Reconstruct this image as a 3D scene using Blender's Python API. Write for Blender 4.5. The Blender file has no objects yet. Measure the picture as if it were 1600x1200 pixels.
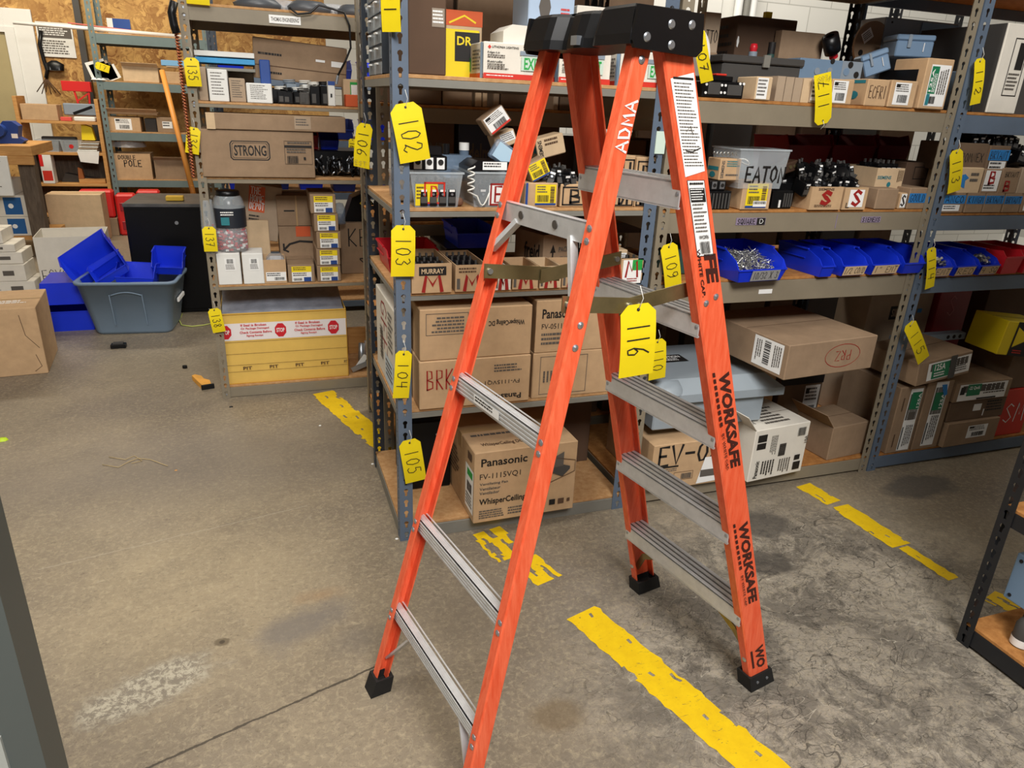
import bpy, bmesh, math, random
from mathutils import Vector, Matrix, geometry
C = bpy.context.scene.collection
random.seed(7)
PI = math.pi
# ------------------------------------------------------------------ camera, world, lights, exposure
CF, CYAW, CPIT, CROL, CH = 1112.894, -.3439, .3739, .0454, 1.5903
cy_, sy_ = math.cos(CYAW), math.sin(CYAW); cp_, sp_ = math.cos(CPIT), math.sin(CPIT)
FWD = Vector((-sy_*cp_, cy_*cp_, -sp_)); RT0 = Vector((cy_, sy_, 0)); UP0 = RT0.cross(FWD)
cr_, sr_ = math.cos(CROL), math.sin(CROL)
RT = cr_*RT0 + sr_*UP0; UP = -sr_*RT0 + cr_*UP0
cam = bpy.data.objects.new('camera', bpy.data.cameras.new('camera')); C.objects.link(cam)
cam.data.sensor_fit = 'HORIZONTAL'; cam.data.sensor_width = 36.0; cam.data.lens = 36.0*CF/1600
cam.data.clip_start = .02; cam.data.clip_end = 100
M = Matrix.Identity(4)
for i in range(3):
    M[i][0] = RT[i]; M[i][1] = UP[i]; M[i][2] = -FWD[i]
M[2][3] = CH
cam.matrix_world = M
bpy.context.scene.camera = cam
vs = bpy.context.scene.view_settings
vs.view_transform = 'Standard'; vs.look = 'None'; vs.exposure = 0.0; vs.gamma = 1.0; vs.use_curve_mapping = False
w = bpy.data.worlds.new('world'); bpy.context.scene.world = w; w.use_nodes = True
w.node_tree.nodes['Background'].inputs[0].default_value = (.72, .80, 1, 1)
w.node_tree.nodes['Background'].inputs[1].default_value = .08
def area(name, loc, target, sx, sy, power, col):
    l = bpy.data.lights.new(name, 'AREA'); l.shape = 'RECTANGLE'; l.size = sx; l.size_y = sy; l.energy = power; l.color = col
    o = bpy.data.objects.new(name, l); C.objects.link(o); o.location = loc
    d = Vector(target)-Vector(loc); o.rotation_euler = d.to_track_quat('-Z', 'Y').to_euler()
    return o
area('overhead_key_light', (.4, -1.5, 4.1), (.4, 1.5, .3), 1.8, 1.2, 265, (1, .975, .94))  # unseen overhead key lamp, set high so the boards shade the shelf interiors
area('ceiling_strip_light', (-1.2, 1.5, 4.3), (-1.0, 1.6, 0), .5, 2.6, 85, (1, .95, .86))
area('ceiling_strip_light', (-2.0, 8.2, 4.2), (-1.8, 9.6, .6), 2.4, .6, 150, (1, .91, .74))
area('ceiling_strip_light', (2.6, 4.3, 4.3), (2.7, 5.1, 2.0), 3.0, .5, 120, (1, .95, .86))
area('ceiling_strip_light', (-.4, 3.45, 4.2), (-.3, 3.9, 0), 1.2, .4, 8, (1, .94, .85))

def ray(px, py):
    return RT*((px-800)/CF) - UP*((py-600)/CF) + FWD
def at(px, py, Y=None, Z=None, X=None):     # the point of a real plane that the photograph shows at a pixel
    d = ray(px, py)
    t = (Y/d.y) if Y is not None else ((Z-CH)/d.z if Z is not None else X/d.x)
    return Vector((0, 0, CH)) + d*t
# ------------------------------------------------------------------ materials
def lin(c):
    c = c/255.0
    return c/12.92 if c <= .04045 else ((c+.055)/1.055)**2.4
MATS = {}
def mat(name, rgb, rough=.6, metal=0, var=.0, scale=8, spec=.5, bump=0, stretch=None, rgb2=None, alpha=1, trans=0, ior=1.45, emit=None, coat=0):
    if name in MATS: return MATS[name]
    m = bpy.data.materials.new(name); m.use_nodes = True; nt = m.node_tree; b = nt.nodes['Principled BSDF']
    col = tuple(lin(v) for v in rgb)+(1,)
    b.inputs['Base Color'].default_value = col; b.inputs['Roughness'].default_value = rough; b.inputs['Metallic'].default_value = metal
    b.inputs['Specular IOR Level'].default_value = spec; b.inputs['IOR'].default_value = ior
    if coat: b.inputs['Coat Weight'].default_value = coat
    if trans: b.inputs['Transmission Weight'].default_value = trans
    if alpha < 1: b.inputs['Alpha'].default_value = alpha
    if var or rgb2:
        tc = nt.nodes.new('ShaderNodeTexCoord'); mp = nt.nodes.new('ShaderNodeMapping'); nz = nt.nodes.new('ShaderNodeTexNoise')
        nz.inputs['Scale'].default_value = scale; nz.inputs['Detail'].default_value = 6; nz.inputs['Roughness'].default_value = .65
        if stretch: mp.inputs['Scale'].default_value = stretch
        nt.links.new(tc.outputs['Object'], mp.inputs[0]); nt.links.new(mp.outputs[0], nz.inputs['Vector'])
        cr = nt.nodes.new('ShaderNodeValToRGB'); cr.color_ramp.elements[0].position = .3; cr.color_ramp.elements[1].position = .7
        c2 = tuple(lin(v) for v in rgb2)+(1,) if rgb2 else tuple(min(1, v*(1+var)) for v in col[:3])+(1,)
        c1 = col if rgb2 else tuple(v*(1-var) for v in col[:3])+(1,)
        cr.color_ramp.elements[0].color = c1; cr.color_ramp.elements[1].color = c2
        nt.links.new(nz.outputs['Fac'], cr.inputs[0]); nt.links.new(cr.outputs[0], b.inputs['Base Color'])
        if bump:
            bp = nt.nodes.new('ShaderNodeBump'); bp.inputs['Strength'].default_value = bump; bp.inputs['Distance'].default_value = .002
            nt.links.new(nz.outputs['Fac'], bp.inputs['Height']); nt.links.new(bp.outputs[0], b.inputs['Normal'])
    MATS[name] = m
    return m
card = mat('cardboard', (190, 158, 122), .85, var=.10, scale=14, spec=.2)
card2 = mat('cardboard_light', (204, 178, 144), .85, var=.10, scale=12, spec=.2)
card3 = mat('cardboard_brown', (150, 126, 102), .85, var=.12, scale=12, spec=.2)
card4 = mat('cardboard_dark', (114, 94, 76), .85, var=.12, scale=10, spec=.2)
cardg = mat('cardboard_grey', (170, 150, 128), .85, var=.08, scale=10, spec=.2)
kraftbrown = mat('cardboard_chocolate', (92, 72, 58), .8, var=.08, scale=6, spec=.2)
cartape = mat('packing_tape', (178, 146, 104), .3, spec=.5)
white = mat('white_card', (226, 226, 222), .7, var=.04, scale=10)
whitebox = mat('white_carton', (222, 216, 204), .75, var=.06, scale=9, spec=.2)
labelw = mat('label_paper', (238, 238, 236), .5, var=.02, scale=20)
ink = mat('black_ink', (28, 25, 24), .6)
greyink = mat('grey_ink', (92, 86, 80), .7)
brownink = mat('brown_ink', (86, 62, 44), .8)
redink = mat('red_marker', (150, 26, 22), .6)
redp = mat('red_print', (206, 52, 38), .5)
orangep = mat('orange_print', (206, 92, 50), .7)
yellowp = mat('yellow_print', (236, 210, 30), .5)
greenp = mat('green_print', (22, 118, 78), .5)
exitg = mat('sign_green', (40, 158, 70), .5)
bluep = mat('blue_print', (36, 70, 140), .5)
tealp = mat('teal_print', (40, 120, 130), .6)
purplep = mat('purple_tape', (140, 126, 148), .6)
bluetape = mat('blue_tape', (40, 122, 190), .6, var=.08, scale=30)
tagy = mat('tag_yellow', (232, 208, 24), .55, var=.03, scale=10, spec=.3)
orange = mat('fibreglass_orange', (222, 80, 44), .34, rgb2=(240, 114, 78), scale=95, stretch=(1, 1, .10), bump=.3)
alu = mat('aluminium', (206, 207, 208), .36, metal=.45, var=.10, scale=30, stretch=(1, 1, 1))
aludark = mat('aluminium_groove', (96, 92, 88), .5, metal=.6)
brass = mat('spreader_steel', (140, 128, 92), .38, metal=.75, var=.2, scale=12)
steel = mat('galvanised_steel', (176, 182, 190), .35, metal=.85, var=.08, scale=18)
blackp = mat('black_plastic', (15, 15, 17), .34, var=.15, scale=20, spec=.4)
blackr = mat('black_rubber', (22, 21, 21), .75, var=.2, scale=40)
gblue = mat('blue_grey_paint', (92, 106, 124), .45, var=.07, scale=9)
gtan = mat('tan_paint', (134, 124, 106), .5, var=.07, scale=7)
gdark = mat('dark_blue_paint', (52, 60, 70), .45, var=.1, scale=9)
gblack = mat('black_paint', (30, 31, 34), .5, var=.1, scale=9)
ggrey = mat('grey_beam_paint', (126, 124, 116), .5, var=.07, scale=7)
gteal = mat('grey_green_paint', (104, 120, 120), .5, var=.07, scale=7)
osbw = mat('shelf_board', (198, 158, 112), .8, rgb2=(170, 124, 80), scale=40, spec=.2)
osbo = mat('shelf_board_orange', (186, 132, 76), .8, rgb2=(150, 98, 52), scale=40, spec=.2)
wood = mat('pine_wood', (206, 158, 96), .65, rgb2=(178, 124, 66), scale=6, stretch=(1, 1, 8))
woodd = mat('weathered_wood', (106, 92, 78), .8, rgb2=(74, 62, 52), scale=9, stretch=(6, 6, 1))
bluebin = mat('blue_plastic', (22, 52, 208), .35, var=.06, scale=4)
redbin = mat('red_plastic', (200, 32, 44), .38, var=.06, scale=4)
darkred = mat('dark_red_plastic', (142, 26, 38), .45, var=.06, scale=4)
greenbin = mat('dark_green_plastic', (44, 76, 70), .5)
tote = mat('grey_blue_plastic', (118, 138, 158), .42, var=.05, scale=5)
lgrey = mat('enclosure_grey', (134, 146, 158), .45, var=.04, scale=5)
boxblue = mat('enclosure_blue', (122, 148, 176), .4, metal=.2, var=.05, scale=6)
charcoal = mat('charcoal_plastic', (70, 68, 66), .55, var=.06, scale=8)
clear = mat('clear_plastic', (205, 214, 220), .18, alpha=.34, spec=.6)
clearb = mat('clear_blue_plastic', (140, 164, 190), .15, alpha=.42, spec=.7)
bag = mat('plastic_bag', (190, 196, 204), .25, alpha=.45, spec=.7, bump=.8, var=.15, scale=25)
wirew = mat('white_wire', (222, 222, 216), .5)
wirec = mat('copper_wire', (176, 104, 70), .4, metal=.6)
blackcab = mat('cabinet_black', (12, 12, 15), .4, var=.1, scale=6, spec=.3)
yellowbox = mat('yellow_carton', (222, 184, 96), .7, var=.06, scale=8, spec=.2)
redtool = mat('tool_red', (206, 36, 34), .45)
vice = mat('vice_blue', (36, 66, 140), .45, var=.1, scale=15)
candy = mat('candy_red', (176, 26, 38), .35, rgb2=(206, 60, 66), scale=40)
copper = mat('screw_steel', (196, 196, 190), .3, metal=.9, var=.2, scale=60)
# ------------------------------------------------------------------ mesh builder
GLY = {}
def glyphs(s, bold):
    k = (s, bold)
    if k not in GLY:
        cu = bpy.data.curves.new('t', 'FONT'); cu.body = s; cu.resolution_u = 2; cu.size = 1
        if bold: cu.offset = .022 if bold is True else bold
        o = bpy.data.objects.new('t', cu); me = o.to_mesh()
        vsx = [v.co.copy() for v in me.vertices]; fs = [tuple(p.vertices) for p in me.polygons]
        o.to_mesh_clear(); bpy.data.objects.remove(o); bpy.data.curves.remove(cu)
        if not vsx: vsx = [Vector((0, 0, 0))]*3; fs = []
        x0 = min(v.x for v in vsx); x1 = max(v.x for v in vsx); y0 = min(v.y for v in vsx); y1 = max(v.y for v in vsx)
        GLY[k] = ([((v.x-x0)/max(1e-6, x1-x0), (v.y-y0)/max(1e-6, y1-y0)) for v in vsx], fs)
    return GLY[k]
HF = {'0': [[(.5,1),(.15,.8),(.05,.4),(.3,.02),(.7,.05),(.95,.45),(.85,.85),(.5,1)]], '1': [[(.5,1),(.5,0)]],
 '2': [[(.05,.75),(.3,1),(.75,.95),(.9,.7),(.55,.4),(.1,.1),(.3,.15),(.7,0),(1,.15)]], '3': [[(.1,.9),(.5,1),(.85,.8),(.4,.55),(.9,.4),(.8,.08),(.4,0),(.05,.15)]],
 '4': [[(.15,1),(.1,.45),(.9,.5)],[(.8,1),(.75,0)]], '5': [[(.9,1),(.25,1),(.15,.6),(.6,.65),(.95,.4),(.8,.08),(.3,0),(.05,.12)]],
 '6': [[(.8,1),(.35,.75),(.05,.3),(.25,.02),(.75,.05),(.85,.35),(.5,.5),(.12,.35)]], '7': [[(.05,.95),(.95,1),(.4,0)],[(.3,.5),(.8,.5)]],
 '8': [[(.5,.5),(.15,.75),(.5,1),(.85,.75),(.5,.5),(.1,.2),(.5,0),(.9,.2),(.5,.5)]], '9': [[(.85,.75),(.5,.5),(.12,.65),(.2,.95),(.7,1),(.85,.75),(.75,.3),(.3,0)]],
 'A': [[(0,0),(.5,1),(1,0)],[(.2,.35),(.8,.35)]], 'B': [[(.1,0),(.1,1),(.7,.95),(.75,.6),(.1,.52),(.85,.4),(.85,.08),(.1,0)]], 'C': [[(.95,.85),(.5,1),(.08,.6),(.15,.15),(.6,0),(.95,.15)]],
 'D': [[(.1,0),(.1,1),(.65,.95),(.95,.5),(.65,.05),(.1,0)]], 'E': [[(.9,1),(.1,1),(.1,0),(.95,0)],[(.1,.52),(.7,.52)]], 'F': [[(.9,1),(.1,1),(.1,0)],[(.1,.52),(.7,.52)]],
 'G': [[(.95,.85),(.5,1),(.08,.6),(.15,.15),(.6,0),(.95,.2),(.95,.45),(.6,.45)]], 'H': [[(.1,0),(.1,1)],[(.9,0),(.9,1)],[(.1,.5),(.9,.5)]], 'I': [[(.5,0),(.5,1)]],
 'J': [[(.7,1),(.7,.2),(.4,0),(.1,.2)]], 'K': [[(.1,0),(.1,1)],[(.9,1),(.12,.45),(.95,0)]], 'L': [[(.15,1),(.1,0),(.9,.02)]], 'M': [[(0,0),(.15,1),(.5,.35),(.85,1),(1,0)]],
 'N': [[(.1,0),(.1,1),(.9,0),(.9,1)]], 'O': [[(.5,1),(.1,.75),(.1,.25),(.5,0),(.9,.25),(.9,.75),(.5,1)]], 'P': [[(.1,0),(.1,1),(.8,.95),(.85,.6),(.1,.48)]],
 'Q': [[(.5,1),(.1,.75),(.1,.25),(.5,0),(.9,.25),(.9,.75),(.5,1)],[(.55,.3),(1,-.05)]], 'R': [[(.1,0),(.1,1),(.8,.95),(.8,.6),(.1,.5),(.9,0)]],
 'S': [[(.9,.85),(.5,1),(.12,.78),(.5,.52),(.9,.25),(.5,0),(.08,.15)]], 'T': [[(0,1),(1,1)],[(.5,1),(.5,0)]], 'U': [[(.1,1),(.1,.2),(.5,0),(.9,.2),(.9,1)]],
 'V': [[(0,1),(.5,0),(1,1)]], 'W': [[(0,1),(.25,0),(.5,.7),(.75,0),(1,1)]], 'X': [[(0,0),(1,1)],[(0,1),(1,0)]], 'Y': [[(0,1),(.5,.5),(1,1)],[(.5,.5),(.5,0)]],
 'Z': [[(0,1),(1,1),(0,0),(1,0)]], '-': [[(.1,.5),(.9,.5)]], '/': [[(0,0),(1,1)]], ' ': [], '.': [[(.45,0),(.55,.05)]], '"': [[(.3,1),(.3,.8)],[(.7,1),(.7,.8)]]}
class MB:
    def __init__(s):
        s.v = []; s.f = []; s.mi = []; s.mats = []; s.M = None; s.sm = []
    def m(s, ma):
        if ma not in s.mats: s.mats.append(ma)
        return s.mats.index(ma)
    def add(s, vs_, fs, ma, smooth=False):
        n = len(s.v); k = s.m(ma)
        for v in vs_:
            v = Vector(v); s.v.append(s.M @ v if s.M is not None else v)
        for f in fs: s.f.append(tuple(i+n for i in f)); s.mi.append(k); s.sm.append(smooth)
        return s
    def box(s, x0, x1, y0, y1, z0, z1, ma, b=0):
        if b <= 0:
            vv = [(x, y, z) for z in (z0, z1) for y in (y0, y1) for x in (x0, x1)]
            return s.add(vv, [(0,2,3,1),(4,5,7,6),(0,1,5,4),(2,6,7,3),(0,4,6,2),(1,3,7,5)], ma)
        b = min(b, (x1-x0)*.45, (y1-y0)*.45, (z1-z0)*.45)
        vv = []; idx = {}
        for sx in (0, 1):
            for sy in (0, 1):
                for sz in (0, 1):
                    X = (x0, x1)[sx]; Y = (y0, y1)[sy]; Z = (z0, z1)[sz]
                    dx = b*(1-2*sx); dy = b*(1-2*sy); dz = b*(1-2*sz)
                    for a, p in (('x', (X, Y+dy, Z+dz)), ('y', (X+dx, Y, Z+dz)), ('z', (X+dx, Y+dy, Z))):
                        idx[(sx, sy, sz, a)] = len(vv); vv.append(p)
        ff = []; I = idx
        for q in (0, 1):
            a = [I[(q,0,0,'x')], I[(q,1,0,'x')], I[(q,1,1,'x')], I[(q,0,1,'x')]]; ff.append(a if q else a[::-1])
            a = [I[(0,q,0,'y')], I[(1,q,0,'y')], I[(1,q,1,'y')], I[(0,q,1,'y')]]; ff.append(a[::-1] if q else a)
            a = [I[(0,0,q,'z')], I[(1,0,q,'z')], I[(1,1,q,'z')], I[(0,1,q,'z')]]; ff.append(a if q else a[::-1])
        for p in (0, 1):
            for q in (0, 1):
                fl = (p == q)
                a = [I[(0,p,q,'y')], I[(1,p,q,'y')], I[(1,p,q,'z')], I[(0,p,q,'z')]]; ff.append(a if (p == 0) == (q == 1) else a[::-1])
                a = [I[(p,0,q,'x')], I[(p,1,q,'x')], I[(p,1,q,'z')], I[(p,0,q,'z')]]; ff.append(a if (p == 1) == (q == 1) else a[::-1])
                a = [I[(p,q,0,'x')], I[(p,q,1,'x')], I[(p,q,1,'y')], I[(p,q,0,'y')]]; ff.append(a if (p == 0) == (q == 0) else a[::-1])
        for sx in (0, 1):
            for sy in (0, 1):
                for sz in (0, 1):
                    a = [I[(sx,sy,sz,'x')], I[(sx,sy,sz,'y')], I[(sx,sy,sz,'z')]]; ff.append(a if (sx+sy+sz) % 2 == 0 else a[::-1])
        return s.add(vv, ff, ma)
    def prism(s, poly, d, ma, o=(0,0,0), ax=(1,0,0), ay=(0,0,1), smooth=False):
        # poly in the plane (ax, ay), pushed by d along az = ax x ay reversed
        o = Vector(o); ax = Vector(ax); ay = Vector(ay); az = ay.cross(ax).normalized()*d
        n = len(poly); vv = [o+ax*p[0]+ay*p[1] for p in poly]; vv += [v+az for v in vv]
        ff = [tuple(range(n)), tuple(range(2*n-1, n-1, -1))] + [(i, i+n, (i+1) % n+n, (i+1) % n) for i in range(n)]
        return s.add(vv, ff, ma, smooth)
    def cyl(s, p, q, r, ma, r2=None, n=14, caps=True, smooth=True):
        p = Vector(p); q = Vector(q); d = (q-p).normalized(); a = d.orthogonal().normalized(); b = d.cross(a)
        r2 = r if r2 is None else r2; vv = []
        for c, rr in ((p, r), (q, r2)):
            for i in range(n):
                t = 2*PI*i/n; vv.append(c+a*math.cos(t)*rr+b*math.sin(t)*rr)
        s.add(vv, [(i, (i+1) % n, (i+1) % n+n, i+n) for i in range(n)], ma, smooth)
        if caps: s.add(vv, [tuple(range(n-1, -1, -1)), tuple(range(n, 2*n))], ma)
        return s
    def lathe(s, prof, ma, c=(0,0,0), n=20, sx=1, sy=1, smooth=True):
        vv = []; c = Vector(c)
        for r, z in prof:
            for i in range(n):
                t = 2*PI*i/n; vv.append(c+Vector((r*math.cos(t)*sx, r*math.sin(t)*sy, z)))
        ff = [(j*n+i, j*n+(i+1) % n, (j+1)*n+(i+1) % n, (j+1)*n+i) for j in range(len(prof)-1) for i in range(n)]
        return s.add(vv, ff, ma, smooth)
    def tube(s, pts, r, ma, n=6):
        pts = [Vector(p) for p in pts]; vv = []; up = None
        for i, p in enumerate(pts):
            d = (pts[min(i+1, len(pts)-1)]-pts[max(i-1, 0)]).normalized()
            a = d.orthogonal().normalized() if up is None else (up-d*up.dot(d)).normalized()
            up = a; b = d.cross(a)
            for k in range(n):
                t = 2*PI*k/n; vv.append(p+a*math.cos(t)*r+b*math.sin(t)*r)
        ff = [(j*n+i, j*n+(i+1) % n, (j+1)*n+(i+1) % n, (j+1)*n+i) for j in range(len(pts)-1) for i in range(n)]
        ff += [tuple(range(n-1, -1, -1)), tuple(range((len(pts)-1)*n, len(pts)*n))]
        return s.add(vv, ff, ma, True)
    def bar(s, p, q, wd, th, ma, up=(0,0,1)):    # rectangular bar from p to q
        p = Vector(p); q = Vector(q); d = (q-p).normalized(); up = Vector(up); a = d.cross(up).normalized(); b = a.cross(d)
        vv = [c+a*i*th/2+b*j*wd/2 for c in (p, q) for i, j in ((-1,-1),(1,-1),(1,1),(-1,1))]
        return s.add(vv, [(0,1,2,3),(7,6,5,4),(0,4,5,1),(1,5,6,2),(2,6,7,3),(3,7,4,0)], ma)
    def build(s, name, parent=None, loc=None, rot=None):
        me = bpy.data.meshes.new(name); me.from_pydata([tuple(v) for v in s.v], [], s.f)
        for ma in s.mats: me.materials.append(ma)
        me.polygons.foreach_set('material_index', s.mi); me.polygons.foreach_set('use_smooth', s.sm); me.update()
        o = bpy.data.objects.new(name, me); C.objects.link(o)
        if parent is not None: o.parent = parent
        if loc is not None: o.location = loc
        if rot is not None: o.rotation_euler = rot
        return o
def tag_(o, label, cat, group=None, kind=None):
    if label: o['label'] = label
    if cat: o['category'] = cat
    if group: o['group'] = group
    if kind: o['kind'] = kind
    return o
def thing(name, label, cat, loc=(0,0,0), rot=(0,0,0), group=None):
    o = bpy.data.objects.new(name, None); C.objects.link(o); o.empty_display_size = .05
    o.location = loc; o.rotation_euler = rot
    return tag_(o, label, cat, group)
def struct(name, mb):
    o = mb.build(name); o['kind'] = 'structure'; return o
def dup(root, loc, rot, label=None, group=None):
    r = root.copy(); C.objects.link(r); r.location = loc; r.rotation_euler = rot
    if label: r['label'] = label
    if group: r['group'] = group
    for ch in list(root.children):
        c = ch.copy(); C.objects.link(c); c.parent = r
        for g in list(ch.children):
            d = g.copy(); C.objects.link(d); d.parent = c
    return r
# ------------------------------------------------------------------ drawing on a flat face
class Face:
    def __init__(s, o, r, u, W, H):
        s.o = Vector(o); s.r = Vector(r).normalized(); s.u = Vector(u).normalized(); s.n = s.r.cross(s.u); s.W = W; s.H = H; s.k = 0; s.step = .0004
    def P(s, u, v): return s.o+s.r*(u*s.W)+s.u*(v*s.H)+s.n*(.0008+s.k*s.step)
    def rect(s, mb, u0, v0, u1, v1, ma):
        s.k += 1; mb.add([s.P(u0, v0), s.P(u1, v0), s.P(u1, v1), s.P(u0, v1)], [(0,1,2,3)], ma)
    def poly(s, mb, pts, ma):
        s.k += 1; mb.add([s.P(*p) for p in pts], [tuple(range(len(pts)))], ma)
    def fit(s, u0, v0, u1, v1, rot):
        if rot == 0: return (u0, v0), (u1-u0, 0), (0, v1-v0)
        if rot == 180: return (u1, v1), (u0-u1, 0), (0, v0-v1)
        if rot == 90: return (u0, v1), (0, v0-v1), (u1-u0, 0)
        return (u1, v0), (0, v1-v0), (u0-u1, 0)
    def text(s, mb, t, u0, v0, u1, v1, ma, rot=0, bold=True, mirror=False):
        s.k += 1; O, R, U = s.fit(u0, v0, u1, v1, rot); vv, ff = glyphs(t, bold)
        mb.add([s.P(O[0]+R[0]*x+U[0]*y, O[1]+R[1]*x+U[1]*y) for x, y in vv], ff, ma)
    def hand(s, mb, t, u0, v0, u1, v1, ma, rot=0, th=.003, jit=.06):
        s.k += 1; O, R, U = s.fit(u0, v0, u1, v1, rot); n = len(t); rr = random.Random(hash(t) % 1000 if False else sum(map(ord, t)))
        for i, ch in enumerate(t):
            dy = (rr.random()-.5)*jit
            for st in HF.get(ch, []):
                pts = []
                for x, y in st:
                    X = (i+.12+x*.76)/n; Yy = y+dy
                    pts.append(s.P(O[0]+R[0]*X+U[0]*Yy, O[1]+R[1]*X+U[1]*Yy))
                s.ribbon(mb, pts, th, ma)
    def ribbon(s, mb, pts, th, ma):
        n = len(pts); L = []; Rr = []
        for i in range(n):
            d = pts[min(i+1, n-1)]-pts[max(i-1, 0)]
            d = d.normalized() if d.length > 1e-9 else s.r
            q = s.n.cross(d).normalized()*th/2
            e = d*th*.4*(-1 if i == 0 else (1 if i == n-1 else 0))
            L.append(pts[i]+q+e); Rr.append(pts[i]-q+e)
        mb.add(L+Rr, [(i+n, i+1+n, i+1, i) for i in range(n-1)], ma)
    def line(s, mb, pts, th, ma):
        s.k += 1; s.ribbon(mb, [s.P(*p) for p in pts], th, ma)
    def frame(s, mb, u0, v0, u1, v1, th, ma):
        s.k += 1; a = th/s.W; b = th/s.H; k = s.k
        for q in ((u0,v0,u1,v0+b),(u0,v1-b,u1,v1),(u0,v0,u0+a,v1),(u1-a,v0,u1,v1)):
            s.k = k; mb.add([s.P(q[0],q[1]), s.P(q[2],q[1]), s.P(q[2],q[3]), s.P(q[0],q[3])], [(0,1,2,3)], ma)
    def lines(s, mb, u0, v0, u1, v1, n, ma, rot=0, fill=.5, seed=1):
        s.k += 1; rr = random.Random(seed+n); O, R, U = s.fit(u0, v0, u1, v1, rot)
        for i in range(n):
            y1 = 1-i/n; y0 = y1-fill/n; x = 0; end = rr.uniform(.7, 1)
            while x < end:
                wl = rr.uniform(.04, .14); x2 = min(end, x+wl)
                mb.add([s.P(O[0]+R[0]*a+U[0]*b, O[1]+R[1]*a+U[1]*b) for a, b in ((x,y0),(x2,y0),(x2,y1),(x,y1))], [(0,1,2,3)], ma)
                x = x2+.02
    def bars(s, mb, u0, v0, u1, v1, ma, rot=0, n=18, seed=3):
        s.k += 1; rr = random.Random(seed); O, R, U = s.fit(u0, v0, u1, v1, rot); x = 0
        while x < 1:
            wl = rr.choice((.5, 1, 1.6))/n/1.6; x2 = min(1, x+wl)
            mb.add([s.P(O[0]+R[0]*a+U[0]*b, O[1]+R[1]*a+U[1]*b) for a, b in ((x,0),(x2,0),(x2,1),(x,1))], [(0,1,2,3)], ma)
            x = x2+rr.choice((.5, 1))/n/1.4
class Faces:
    def __init__(s, w, d, h):
        s.f = Face((0,0,0), (1,0,0), (0,0,1), w, h); s.l = Face((0,d,0), (0,-1,0), (0,0,1), d, h)
        s.r = Face((w,0,0), (0,1,0), (0,0,1), d, h); s.t = Face((0,0,h), (1,0,0), (0,1,0), w, d)
def draw(root, body, fc, deco):
    parts = {}
    for e in deco or []:
        pn, face, meth = e[0], getattr(fc, e[1]), e[2]
        if pn: mb = parts.setdefault(pn, MB())
        else: mb = body
        kw = e[-1] if isinstance(e[-1], dict) else {}
        a = e[3:-1] if kw else e[3:]
        getattr(face, meth)(mb, *a, **kw)
    return parts
def lab(face, u0, v0, u1, v1, kind='ship', base=labelw, n=4, inkm=None, seed=1, pn='label'):
    """a printed sticker: plate, heading, lines and a barcode"""
    k = inkm or ink; dx = u1-u0; dy = v1-v0; E = [(pn, face, 'rect', u0, v0, u1, v1, base)]
    def q(a, b, c, d): return (u0+dx*a, v0+dy*b, u0+dx*c, v0+dy*d)
    if kind == 'ship': E += [(pn, face, 'lines', *q(.08,.55,.9,.93), n, greyink, {'seed': seed}), (pn, face, 'bars', *q(.25,.1,.85,.45), k, {'seed': seed}), (pn, face, 'rect', *q(.06,.78,.3,.93), k)]
    if kind == 'text': E += [(pn, face, 'lines', *q(.06,.08,.94,.92), n, greyink, {'seed': seed})]
    if kind == 'sq': E += [(pn, face, 'lines', *q(.08,.7,.9,.94), 2, brownink, {'seed': seed}), (pn, face, 'rect', *q(0,0,1,.62), labelw), (pn, face, 'rect', *q(.6,.0,.97,.28), bluep), (pn, face, 'bars', *q(.08,.06,.5,.22), k), (pn, face, 'lines', *q(.06,.32,.94,.58), 2, greyink)]
    if kind == 'yel': E += [(pn, face, 'bars', *q(.1,.15,.65,.48), k), (pn, face, 'lines', *q(.08,.55,.6,.92), 3, greyink), (pn, face, 'bars', *q(.72,.1,.92,.9), brownink, {'rot': 90}), (pn, face, 'rect', *q(0,0,1,.09), bluep)]
    if kind == 'green': E += [(pn, face, 'rect', *q(.04,.3,.42,.96), greenp), (pn, face, 'text', '125A', *q(.08,.35,.2,.9), labelw, {'rot': 270}), (pn, face, 'lines', *q(.24,.34,.4,.92), 2, labelw, {'rot': 270}), (pn, face, 'bars', *q(.2,.06,.5,.24), k), (pn, face, 'lines', *q(.5,.3,.94,.94), 4, greyink, {'rot': 270})]
    return E
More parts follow.
